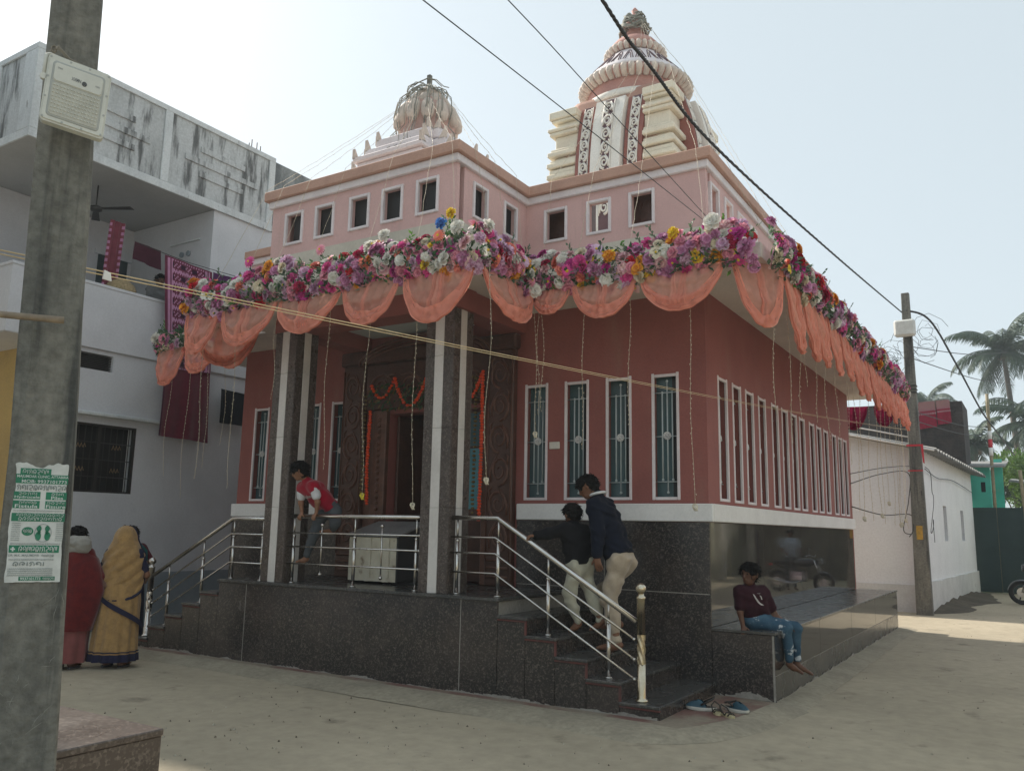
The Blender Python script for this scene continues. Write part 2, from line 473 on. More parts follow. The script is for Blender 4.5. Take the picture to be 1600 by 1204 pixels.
def temple_windows():
    W_, H_ = .276, 1.282
    fr = MB(); t = .026
    for (x0, x1, z0, z1) in ((-W_ / 2 - t / 2, -W_ / 2 + t / 2 + .004, -.018, H_ + .018), (W_ / 2 - t / 2 - .004, W_ / 2 + t / 2, -.018, H_ + .018)):
        fr.bbox(x0, -.009, z0, x1, .02, z1, .004)
    for z in (-.006, H_ - .012):
        fr.bbox(-W_ / 2 + .02, -.0075, z - .012, W_ / 2 - .02, .018, z + .018, .004)
    frame = fr.mesh('frame', m_wstrip)
    pn = MB(); pn.box(-W_ / 2, .10, 0, W_ / 2, .112, H_); pane = pn.mesh('pane', m_pane)
    dk = MB(); dk.box(.045, .088, .0, W_ / 2, .099, H_); dkm = dk.mesh('dark_pane', m_panedk)
    def bar(x, z0, z1):
        b = MB(); b.tube([(x, .055, z0), (x, .055, z1)], .0075, 6)
        b.ball((x, .055, z0), .014, 8); b.ball((x, .055, z1), .014, 8)
        return b.mesh('bar', m_grille)
    bars = [bar(-.055, .19, 1.10), bar(0, .06, 1.22), bar(.055, .19, 1.10)]
    cb = MB(); cb.tube([(-W_ / 2, .060, 0), (W_ / 2, .060, 0)], .006, 6); cross = cb.mesh('crossbar', m_grille)
    ro = MB()
    ro.tube([(0, .055, 0), (0, .037, 0)], .042, 16)
    for k in range(8):
        a = 2 * PI * k / 8
        ro.ball((.028 * math.cos(a), .035, .028 * math.sin(a)), .011, 6)
    ro.ball((0, .033, 0), .016, 8)
    ros = ro.mesh('rosette', m_rosette)
    def win(x, y, rz, sx, dark):
        wo_ = inst('window', frame, T, (x, y, WZ0), (0, 0, rz), (sx, 1, 1))
        def sub(nm, me, z=0):
            o = bpy.data.objects.new(nm, me); put(o, wo_); o.location = (0, 0, z)
        sub('pane', pane)
        if dark: sub('pane', dkm)
        for b in bars: sub('bar', b)
        for z in (.17, .64, 1.10): sub('crossbar', cross, z)
        sub('rosette', ros, .645)
    for i, (a, b) in enumerate(FW): win((a + b) / 2, WY, 0, 1, i > 0)
    for a, b in FWL: win((a + b) / 2, WY, 0, 1, False)
    for y in SW: win(WX, y, PI / 2, 1.06, False)
temple_windows()

def temple_base():
    # granite cladding panels, each its own slab with a thin mortar joint behind it
    def panel(x0, y0, z0, x1, y1, z1, m=m_granite, nm='granite_panel', b=.004):
        MB().bbox(x0, y0, z0, x1, y1, z1, b).build(nm, m, T)
    jm = MB()
    jm.box(-8.17, 6.7075, 0, -4.33, WY + .1, ZP - .035)
    jm.box(-4.97, WY - .0305, 0, WX, WY + .1, 1.653)
    jm.box(WXL - .02, WY - .014, 0, -7.62, WY + .1, 1.658)
    jm.box(WX - .15, WY + .101, 0, WX - .014, WFAR + .05, 1.658)
    jm.box(WX + .02, WY - .031, 0, -2.1665, 15.93, .622)
    jm.build('mortar_core', m_joint, T)
    # platform front
    for a, b in ((-8.19, -7.722), (-7.718, -4.733), (-4.729, -4.318)):
        panel(a, 6.706, .0, b, 6.733, ZP - .034)
    # porch floor slabs
    for a, b in ((-8.205, -7.05), (-7.047, -5.67), (-5.667, -4.30)):
        panel(a, 6.688, ZP - .032, b, 7.42, ZP, m_gtop, 'floor_slab')
        panel(a, 7.423, ZP - .032, b, WY - .016, ZP, m_gtop, 'floor_slab')
    for i, b in enumerate([-4.33, -4.63, -4.96]): pass
    # front wall base, right of the door
    for a, b in ((-4.985, -3.90), (-3.897, WX + .012)):
        panel(a, WY - .032, .965, b, WY - .016, 1.655)
        panel(a, WY - .032, .0, b, WY - .016, .961)
    for a, b in ((WXL - .03, -8.64), (-8.637, -7.66)):
        panel(a, WY - .032, .0, b, WY - .016, 1.655)
    # side wall base, polished
    ys = [WY - .030, 10.0, 11.85, 13.7, 15.62]
    for a, b in zip(ys[:-1], ys[1:]):
        panel(WX - .012, a + .002 if a > 9 else a + .015, .655, WX + .012, b - .002, 1.656, m_gpol, 'polished_panel', .003)
    # the bench: front face, side panels in two courses, top slabs
    panel(WX + .014, WY - .034, .0, -2.185, WY - .013, .624, m_granite, 'bench_front')
    for a, b in zip(ys[:-1], ys[1:-1] + [15.965]):
        panel(-2.188, (a if a > 9 else WY - .032) + .002, .0, -2.166, b - .002, .262, m_gtop, 'bench_panel', .003)
        panel(-2.186, (a if a > 9 else WY - .032) + .002, .265, -2.164, b - .002, .624, m_gpol, 'bench_panel', .003)
        panel(WX + .014, (a if a > 9 else WY - .045) + .002, .627, -2.15, b - .002, .653, m_gtop, 'bench_slab', .003)
    panel(WX - .01, 15.635, 0, -2.19, 15.965, .622, m_granite, 'bench_end')
temple_base()
def cement_smears():
    # grey cement left along the foot of the cladding and the risers
    mb = MB(); rg = random.Random(8)
    def smear(p, d, L, h):
        p = Vector(p); d = Vector(d); n = int(L / .05)
        for k in range(n):
            a, b = p + d * (k * .05), p + d * ((k + 1) * .05)
            h0 = h * max(0, .35 + 1.1 * mnoise.noise(Vector((k * .21, p.x, p.y))) + rg.uniform(-.2, .3)); h1 = h * max(0, .35 + 1.1 * mnoise.noise(Vector(((k + 1) * .21, p.x, p.y))) + rg.uniform(-.2, .3))
            mb.add([a, b, b + Vector((0, 0, h1)), a + Vector((0, 0, h0))], [(0, 1, 2, 3)])
    smear((-9.7, 6.702, .042), (1, 0, 0), 6.95, .030)
    smear((-2.74, WY - .037, .04), (1, 0, 0), .56, .06)
    smear((-2.161, 8.12, .028), (0, 1, 0), 7.8, .035)
    tag(mb.build('cement_smear', m_joint, T), kind='stuff')
cement_smears()

def temple_stairs():
    XR = [-4.314, -4.015, -3.707, -3.401, -3.087, -2.741]
    XL = [-8.19, -8.50, -8.81, -9.12, -9.43, -9.74]
    r = .1535
    for side, xs in ((1, XR), (-1, XL)):
        for k in range(1, 6):
            z = r * (6 - k)
            x_in, x_out = xs[k - 1], xs[k]
            lo, hi = min(x_in, x_out), max(x_in, x_out)
            mb = MB()
            mb.mat(0).box(lo + .001, 6.722, 0, hi - .002 if side > 0 else hi - .001, WY - .033, z - .03)
            body = mb.build('step', m_granite, T)
            tr = MB().bbox((lo - .0) if side > 0 else lo - .018, 6.690, z - .028, (hi + .018) if side > 0 else hi + 0, WY - .035, z, .006)
            tr.build('tread', m_gtop, body)
            rd = MB().box(lo, 6.700, z - .044, hi + (.012 if side > 0 else 0), 6.7205, z - .0285)
            rd.build('red_edging', m_rededge, body)
            ck = MB().bbox(lo + .002, 6.708, 0, hi - .002, 6.7215, z - .046, .003)
            ck.build('cheek_panel', m_granite, body)
            ed = MB().box(hi - .001 if side > 0 else lo - .010, 6.712, z - r if k < 5 else 0, hi + .009 if side > 0 else lo + .001, WY - .04, z - .029)
            ed.build('riser_panel', m_granite, body)
            if k < 5 and side > 0:
                MB().box(hi - .004, 6.6995, z - r, hi + .016, 6.7115, z - .046).build('riser_edging', m_rededge, body)
temple_stairs()

def temple_porch():
    for (x0, x1) in ((-7.555, -7.205), (-5.295, -4.943)):
        y0, y1 = 6.75, 7.10
        core = MB().box(x0 + .012, y0 + .012, ZP, x1 - .012, y1 - .012, 3.80)
        col = core.build('column', m_joint, T)
        w = x1 - x0
        zs = [ZP, 1.75, 2.55, 3.3, 3.80]
        a, b = x0 + w * .34, x0 + w * .66
        for z0, z1 in zip(zs[:-1], zs[1:]):
            for (p, q, mm, nm) in ((x0, a, m_granite_b, 'granite_strip'), (b, x1, m_granite_b, 'granite_strip')):
                MB().bbox(p + .001, y0, z0 + .001, q - .001, y0 + .0115, z1 - .001, .002).build(nm, mm, col)
                MB().bbox(p + .001, y1 - .0115, z0 + .001, q - .001, y1, z1 - .001, .002).build(nm, mm, col)
            MB().bbox(a + .001, y0 - .004, z0 + .001, b - .001, y0 + .0115, z1 - .001, .002).build('white_strip', m_colwhite, col)
            ya, yb = y0 + (y1 - y0) * .36, y0 + (y1 - y0) * .66
            for sx, xx in ((1, x1), (-1, x0)):
                for (p, q, mm, nm, pr) in ((y0 + .012, ya, m_granite_b, 'granite_strip', 0), (yb, y1 - .012, m_granite_b, 'granite_strip', 0), (ya, yb, m_colwhite, 'white_strip', .004)):
                    MB().bbox(min(xx + sx * pr, xx - sx * .0115), p + .001, z0 + .001, max(xx + sx * pr, xx - sx * .0115), q - .001, z1 - .001, .002).build(nm, mm, col)
    # beams
    MB().box(-7.60, 6.77, 3.801, -4.90, 7.08, 4.029).build('beam', m_brown, T)
    for x0, x1 in ((-7.58, -7.28), (-5.22, -4.92)):
        MB().box(x0, 7.081, 3.803, x1, WY - .001, 4.027).build('beam', m_brown, T)
    MB().box(-7.27, 7.085, 3.985, -5.23, WY - .002, 4.026).build('porch_ceiling', m_ceiling, T)
    # eave slab: T shaped in plan
    poly = [(-8.42, 6.243), (-4.379, 6.243), (-4.379, 7.349), (-1.966, 7.349), (-1.966, 16.35), (-10.62, 16.35), (-10.62, 7.349), (-8.42, 7.349)]
    mb = MB(); mb.prism(poly, EZ0, EZ1)
    o = mb.build('eave_slab', m_soffit, T)
    # upper beam band, parapet walls with openings, cornice
    PX0, PX1, PY = -7.717, -4.944, 6.714
    MX0, MX1, MY = -9.75, -2.736, 8.147
    bnd = MB()
    bnd.box(PX0 - .03, PY - .03, EZ1, PX1 + .03, MY - .031, 4.725)
    bnd.box(MX0 - .03, MY - .03, EZ1, MX1 + .03, WFAR + .15, 4.722)
    bnd.build('beam_band', m_beamband, T)
    ZA, ZB = 4.726, 5.365
    pf = [(-7.334, 4.86, 5.27), (-6.831, 4.86, 5.27), (-6.292, 4.86, 5.27), (-5.809, 4.86, 5.27), (-5.32, 4.86, 5.27)]
    mf = [-4.542, -3.985, -3.462]
    ps = [7.16, 7.78]
    ms = [8.41, 8.90, 9.39, 9.88]
    hw, z0, z1 = .125, 4.885, 5.235
    mb = MB(); wall_holes(mb, 'y', PY, .06, PX0, PX1, ZA, ZB, [(x - hw, x + hw, z0, z1) for x, _, _ in pf]); mb.build('parapet_wall', m_pink, T)
    mb = MB(); wall_holes(mb, 'x', PX1, -.06, PY + .141, MY - .001, ZA, ZB, [(y - .115, y + .115, z0, z1) for y in ps]); mb.build('parapet_wall', m_pink, T)
    mb = MB(); wall_holes(mb, 'x', PX0, .14, PY + .141, MY - .001, ZA, ZB, []); mb.build('parapet_wall', m_pink, T)
    mb = MB(); wall_holes(mb, 'y', MY, .07, PX1 - .1, MX1, ZA, ZB, [(x - hw, x + hw, z0, z1) for x in mf]); mb.build('parapet_wall', m_pink, T)
    mb = MB(); wall_holes(mb, 'y', MY, .14, MX0, PX0 + .1, ZA, ZB, []); mb.build('parapet_wall', m_pink, T)
    mb = MB(); wall_holes(mb, 'x', MX1, -.07, MY + .141, WFAR + .14, ZA, ZB, [(y - .115, y + .115, z0, z1) for y in ms]); mb.build('parapet_wall', m_pink, T)
    mb = MB(); wall_holes(mb, 'x', MX0, .14, MY + .141, WFAR + .14, ZA, ZB, []); mb.build('parapet_wall', m_pink, T)
    mb = MB(); wall_holes(mb, 'y', WFAR + .0, .14, MX0 + .2, MX1 - .2, ZA, ZB, []); mb.build('parapet_wall', m_pink, T)
    # window frames of the parapet
    def fmesh(w2, h2, t, d):
        m_ = MB()
        m_.bbox(-w2 - t, -d, -h2 - t, -w2, .02, h2 + t, .006); m_.bbox(w2, -d, -h2 - t, w2 + t, .02, h2 + t, .006)
        m_.bbox(-w2 + .001, -d + .001, h2, w2 - .001, .02, h2 + t, .006); m_.bbox(-w2 + .001, -d + .001, -h2 - t, w2 - .001, .02, -h2, .006)
        return m_.mesh('window_frame', m_wstrip)
    fm = fmesh(.122, .172, .034, .022); fs = fmesh(.112, .172, .034, .022)
    zc = (z0 + z1) / 2
    for x, _, _ in pf: inst('parapet_window', fm, T, (x, PY, zc))
    for x in mf: inst('parapet_window', fm, T, (x, MY, zc))
    for y in ps: inst('parapet_window', fs, T, (PX1, y, zc), (0, 0, PI / 2))
    for y in ms: inst('parapet_window', fs, T, (MX1, y, zc), (0, 0, PI / 2))
    # near-black box behind the porch parapet openings stands in for attic shade
    at = MB(); at.box(PX0 + .3, PY + .075, ZA, PX1 - .075, MY + .5, 5.40); at.build('attic_shade', m_panedk, T)
    MB().box(-4.92, MY + .22, 4.731, -4.22, MY + .4, 5.42).build('shade_block', m_carve, T)  # dark blocks added as the shade behind the main parapet openings
    MB().box(-3.86, MY + .22, 4.731, -2.98, MY + .4, 5.42).build('shade_block', m_carve, T)
    # cornice: lilac white fillet and brown band, following the T plan
    def ring(o_, za, zb, nm, m_):
        po = [(PX0 - o_, PY - o_), (PX1 + o_, PY - o_), (PX1 + o_, MY - o_), (MX1 + o_, MY - o_), (MX1 + o_, WFAR + .14 + o_), (MX0 - o_, WFAR + .14 + o_), (MX0 - o_, MY - o_), (PX0 - o_, MY - o_)]
        i_ = -.16
        pi_ = [(PX0 - i_, PY - i_), (PX1 + i_, PY - i_), (PX1 + i_, MY - i_), (MX1 + i_, MY - i_), (MX1 + i_, WFAR + .14 + i_), (MX0 - i_, WFAR + .14 + i_), (MX0 - i_, MY - i_), (PX0 - i_, MY - i_)]
        n = 8
        vs = [(x, y, za) for x, y in po] + [(x, y, zb) for x, y in po] + [(x, y, za) for x, y in pi_] + [(x, y, zb) for x, y in pi_]
        fs_ = []
        for k in range(n):
            l = (k + 1) % n
            fs_ += [(k, l, n + l, n + k), (2 * n + l, 2 * n + k, 3 * n + k, 3 * n + l), (n + k, n + l, 3 * n + l, 3 * n + k), (l, k, 2 * n + k, 2 * n + l)]
        ob = MB().add(vs, fs_).build(nm, m_, T)
        finish(ob, .008)
    ring(.040, ZB + .001, 5.455, 'white_fillet', m_wstrip)
    ring(.085, 5.456, 5.575, 'brown_cornice', m_cornice)
    # roof decks
    MB().box(PX0 + .17, PY + .17, 5.41, PX1 - .17, MY + .6, 5.45).build('roof_deck', m_offwhite, T)
    MB().box(-9.55, 9.2, 4.73, -7.9, 15.4, 4.76).build('roof_deck', m_offwhite, T)
    MB().bbox(-9.45, 9.2, 4.77, -8.6, 10.6, 6.05, .02).build('roof_stair_room', m_white, T)
temple_porch()

# ------------------------------------------------------------------ scroll ornament
def scroll(mb, f, w, L, r, period=None, n=5):
    """vine scroll on a strip: f(u, v) maps (across, along) to a point and its outward offset"""
    p = period or w * 1.35
    k = max(1, int(round(L / p))); p = L / k
    for i in range(k):
        s = 1 if i % 2 == 0 else -1
        cv = (i + .5) * p
        pts = []
        for q in range(20):
            t = q / 19
            an = (-.5 + 1.0 * t * 3.3) * PI
            rad = .47 * p * (1 - .80 * t)
            pts.append(f(s * (.02 * w + rad * math.cos(an) * min(1., w / p)), cv + rad * math.sin(an)))
        mb.tube(pts, [r * (1.1 - .5 * q / 19) for q in range(20)], n)
        # leaf offshoot
        pts = [f(-s * w * .38, cv - p * .35), f(-s * w * .42, cv - p * .05), f(-s * w * .28, cv + p * .22), f(-s * w * .1, cv + p * .45)]
        mb.tube(pts, [r * .5, r, r * .9, r * .5], n)
        pts = [f(s * w * .40, cv + p * .18), f(s * w * .44, cv + p * .42), f(s * w * .30, cv + p * .5)]
        mb.tube(pts, [r * .6, r * .9, r * .5], n)

def temple_door():
    y = WY
    D = MB()
    for (x0, x1) in ((-7.66, -7.29), (-5.37, -5.02)): D.bbox(x0, y - .10, ZP + .001, x1, y - .001, 3.62, .012)
    D.bbox(-7.70, y - .13, 3.62, -4.98, y - .001, 3.80, .02)
    D.bbox(-7.28, y - .085, 3.02, -5.38, y - .002, 3.615, .012)
    fr = D.build('door_frame', m_carve, T)
    for (x0, x1) in ((-7.14, -6.925), (-5.455, -5.375)): MB().bbox(x0, y - .07, ZP + .001, x1, y + .10, 3.015, .01).build('door_jamb', m_carve2, fr)
    for (x0, x1) in ((-7.285, -7.145),): MB().bbox(x0, y - .04, ZP + .001, x1, y - .002, 3.015, .01).build('door_jamb', m_carve2, fr)
    c = MB()
    for xc, w in ((-7.475, .29), (-5.195, .28)):
        scroll(c, lambda u, v, xc=xc: Vector((xc + u, y - .104, ZP + .35 + v)), w, 2.25, .017)
        for z in (ZP + .1, ZP + .2, ZP + .28): c.tube([(xc - w / 2, y - .104, z), (xc + w / 2, y - .104, z)], .016, 5)
        for sg in (-1, 1): c.tube([(xc + sg * w * .56, y - .104, ZP + .3), (xc + sg * w * .56, y - .104, 3.55)], .010, 5)
    scroll(c, lambda u, v: Vector((-7.2 + v, y - .092, 3.32 + u)), .34, 1.75, .016)
    # carved arch over the opening
    for q in (0, 1, 2):
        pts = [(-6.35 + (1.03 - .07 * q) * math.cos(PI * t / 16), y - .13, 3.60 + .0 * q + (.32 - .05 * q) * math.sin(PI * t / 16)) for t in range(17)]
        c.tube(pts, .016, 5)
    for k in range(12):
        xx = -7.03 + .0095 * 0
    for k in range(26):
        z = 1.02 + k * .075
        c.ball((-7.03, y - .078, z), .028, 6)
    c.build('carving', m_carve2, fr)
    # door leaves: a teal glazed leaf on the right, an open dark leaf inside on the left
    lf = MB(); lf.bbox(-5.90, y + .13, ZP + .02, -5.46, y + .165, 2.96, .006)
    leaf = lf.build('door', m_carve, T)
    MB().box(-5.86, y + .122, 1.78, -5.50, y + .1295, 2.50).build('glass_panel', m_curtain, leaf)
    MB().box(-5.86, y + .122, 2.53, -5.50, y + .1295, 2.93).build('glass_panel', M('teal_dark_glass', (.03, .10, .12), .3, fine=0), leaf)
    lf = MB(); lf.bbox(-6.90, y + .12, ZP + .02, -6.86, y + .85, 2.95, .006); lf.build('door', m_carve, T)
    # switch plate between windows
    MB().bbox(-4.585, y - .022, 2.44, -4.455, y - .001, 2.52, .006).build('switch_plate', m_offwhite, T)
temple_door()

# ------------------------------------------------------------------ tower
TX, TY = -6.30, 14.55
m_tbody = M('tower_body', (.42, .235, .175), .75, (.36, .195, .15), 3., fine=.05, bump=.1)
m_tbeige = M('dome_beige_pink', (.58, .38, .33), .75, (.50, .32, .28), 4., fine=.05, bump=.1, c3=(.34, .27, .23), s3=5., r3=(.58, .76), st3=(1, 1, .4))
def tower():
    tw = MB()
    def s_(z):                      # half width of the body, curving in towards the top
        t = max(0, min(1, (z - 7.6) / 2.2))
        return 1.24 - .26 * t ** 2.2
    zs = [4.17, 6, 7, 7.6, 8, 8.3, 8.6, 8.9, 9.2, 9.4, 9.6, 9.75, 9.82]
    def sq(h, rr=.25, n=4):
        pts = []
        for cx, cy, a0 in ((1, -1, -90), (1, 1, 0), (-1, 1, 90), (-1, -1, 180)):
            for k in range(n + 1):
                a = R(a0 + 90 * k / n)
                pts.append((cx * (h - rr) + rr * math.cos(a), cy * (h - rr) + rr * math.sin(a)))
        return pts
    nn = len(sq(1))
    for z in zs:
        for (x, y) in sq(s_(z)): tw.v.append((TX + x, TY + y, z))
    for i in range(len(zs) - 1):
        for k in range(nn):
            k2 = (k + 1) % nn
            tw.f.append((i * nn + k, i * nn + k2, (i + 1) * nn + k2, (i + 1) * nn + k)); tw.mi.append(0); tw.sm.append(True)
    tw.f.append(tuple((len(zs) - 1) * nn + k for k in range(nn))); tw.mi.append(0); tw.sm.append(False)
    tower_o = tw.build('tower', m_tbody, T, at=(TX, TY, 4.17))
    # face strips: (centre across, half width, proud, top, material, scroll)
    def face(rot, base):
        c, sn = math.cos(rot), math.sin(rot)
        def W3(u, out, z):          # local: u across, out away from the axis; face looks to -Y at rot 0
            x, y = u, -out
            return Vector((TX + x * c - y * sn, TY + x * sn + y * c, z))
        def prof(z): 
            t = max(0, min(1, (z - 7.7) / 2.0))
            return -.34 * t ** 2.3
        def strip(u0, u1, out, z0, z1, mat_, nm, dep=.5):
            mb = MB(); n = 14
            for i in range(n + 1):
                z = z0 + (z1 - z0) * i / n
                o_ = out + prof(z)
                for (u, oo) in ((u0, o_ - dep), (u0, o_), (u1, o_), (u1, o_ - dep)):
                    mb.v.append(tuple(W3(u, oo, z)))
            for i in range(n):
                for k in range(3):
                    a = i * 4 + k
                    mb.f.append((a, a + 1, a + 5, a + 4)); mb.mi.append(0); mb.sm.append(False)
            e = n * 4
            mb.f.append((e, e + 1, e + 2, e + 3)); mb.mi.append(0); mb.sm.append(False)
            return mb.build(nm, mat_, tower_o)
        strip(-.30, .30, base, 4.2, 9.62, m_twhite, 'raha_rib')
        strip(-.115, .115, base + .006, 4.2, 9.60, m_tdark, 'scroll_ground')
        mb = MB()
        scroll(mb, lambda u, v: W3(u, base + .012 + prof(7.2 + v), 7.2 + v), .21, 2.36, .025)
        for sg in (-.105, .105): mb.tube([W3(sg, base + .010 + prof(z), z) for z in (7.2, 7.8, 8.3, 8.8, 9.2, 9.58)], .012, 5)
        mb.build('scroll_relief', m_twhite, tower_o)
        for sg in (-1, 1):
            cu = sg * .50
            strip(cu - .175, cu + .175, base - .12, 4.2, 9.62, m_tred, 'side_rib')
            strip(cu - .095, cu + .095, base - .112, 4.2, 9.62, m_tdark, 'scroll_ground')
            mb = MB()
            scroll(mb, lambda u, v: W3(cu + u * sg, base - .106 + prof(7.2 + v), 7.2 + v), .17, 2.38, .022)
            for q in (-.088, .088): mb.tube([W3(cu + q, base - .108 + prof(z), z) for z in (7.2, 7.8, 8.3, 8.8, 9.2, 9.6)], .011, 5)
            mb.build('scroll_relief', m_twhite, tower_o)
    face(0, 1.46); face(PI / 2, 1.66); face(-PI / 2, 1.66)
    # stepped corner blocks
    for sx in (-1, 1):
        for sy in (-1, 1):
            mb = MB()
            def blk(h, z0, z1, inn=.68):
                x0, x1 = sorted((sx * inn, sx * h)); y0, y1 = sorted((sy * inn, sy * h))
                mb.bbox(TX + x0, TY + y0, z0, TX + x1, TY + y1, z1, .018)
            for (h, z0, z1) in ((1.20, 4.2, 8.20), (1.31, 8.201, 8.30), (1.27, 8.301, 8.40), (1.19, 8.401, 8.43), (1.31, 8.431, 8.53), (1.26, 8.531, 8.60), (1.19, 8.601, 8.66),
                                (1.30, 8.661, 8.76), (1.25, 8.761, 8.83), (1.18, 8.831, 9.10), (1.27, 9.101, 9.18), (1.30, 9.181, 9.25), (1.16, 9.251, 9.38), (1.24, 9.381, 9.44), (1.28, 9.441, 9.60)):
                blk(h, z0, z1)
            mb.build('corner_block', m_tcream, tower_o)
    # crown: neck, ribbed ring, lotus dome, small ring, finial
    c = (TX, TY, 0)
    MB().lathe([(1.06, 9.72), (1.08, 9.76), (1.08, 9.84), (1.02, 9.88)], c, 40).build('white_fillet', m_twhite, tower_o)
    MB().lathe([(.96, 9.86), (.93, 9.95), (.95, 10.10), (.98, 10.16)], c, 40).build('neck', m_tpink, tower_o)
    def ribring(Rm, zc, h, n, rt):
        rb = MB()
        pts = []
        for k in range(9):
            t = k / 8
            pts.append((Rm - .14 * (Rm) * (math.cos(PI * t) ** 2) * .9, 0, zc + (t - .5) * h))
        rb.tube([(p[0], 0, p[2]) for p in pts], [rt * q for q in (.75, .95, 1, 1, 1, 1, .95, .8, .5)], 8)
        me = rb.mesh('rib', m_trib)
        core = MB().lathe([(Rm * .84, zc - h * .5), (Rm * .97, zc - h * .25), (Rm * .99, zc), (Rm * .97, zc + h * .25), (Rm * .80, zc + h * .55)], c, 40).build('ribbed_ring', m_tpink, tower_o)
        for k in range(n):
            o = bpy.data.objects.new('rib', me); put(o, core)
            o.location = Vector((TX, TY, 0)) - ORG[core.name]
            o.rotation_euler = (0, 0, 2 * PI * k / n)
    ribring(1.10, 10.27, .27, 46, .062)
    MB().lathe([(1.03, 10.38), (1.0, 10.44), (.93, 10.54), (.82, 10.66), (.70, 10.80), (.58, 10.92), (.52, 10.98)], c, 40).build('lotus_dome', m_wstrip, tower_o)
    pe = MB()
    def dome_r(z): return np.interp(z, [10.38, 10.44, 10.54, 10.66, 10.80, 10.92], [1.03, 1.0, .93, .82, .70, .58]) + .004
    for k in range(24):
        a = 2 * PI * k / 24
        for q in (1., .55):
            pts = []
            for i in range(9):
                t = -1 + i / 4.
                z = 10.52 + .34 * (1 - abs(t) ** 2.2) * (q if q == 1 else .72)
                an = a + .105 * q * t
                pts.append((TX + dome_r(z) * math.cos(an), TY + dome_r(z) * math.sin(an), z))
            pe.tube(pts, .010, 4)
    pe.build('petal_outline', m_tdark, tower_o)
    ribring(.60, 11.06, .15, 30, .050)
    MB().lathe([(.56, 11.12), (.52, 11.22), (.42, 11.34), (.28, 11.42), (.20, 11.50), (.19, 11.60), (.23, 11.68), (.22, 11.78), (.15, 11.90), (.08, 11.98), (.05, 12.05), (.07, 12.11), (.02, 12.18)], c, 24).build('finial', m_tpink, tower_o)
    # coils of wiring slung round the finial
    cw = MB()
    for k in range(120):
        a = random.uniform(0, 2 * PI); rr = random.uniform(.14, .30); z = random.uniform(11.58, 11.93)
        rr *= 1.1 - 1.5 * max(0, z - 11.66)
        pts = []
        for q in range(7):
            an = a + q * .35
            pts.append((TX + rr * math.cos(an) + random.uniform(-.02, .02), TY + rr * math.sin(an) + random.uniform(-.02, .02), z + .06 * math.sin(q * 1.3 + a * 5) + random.uniform(-.02, .02)))
        cw.tube(pts, .017, 4)
    tag(cw.build('wire_coil', m_wirecoil, tower_o), kind='stuff')
m_wirecoil = M('wire_coil_grey', (.30, .29, .25), .7, (.17, .175, .15), 9., fine=.1)
tower()

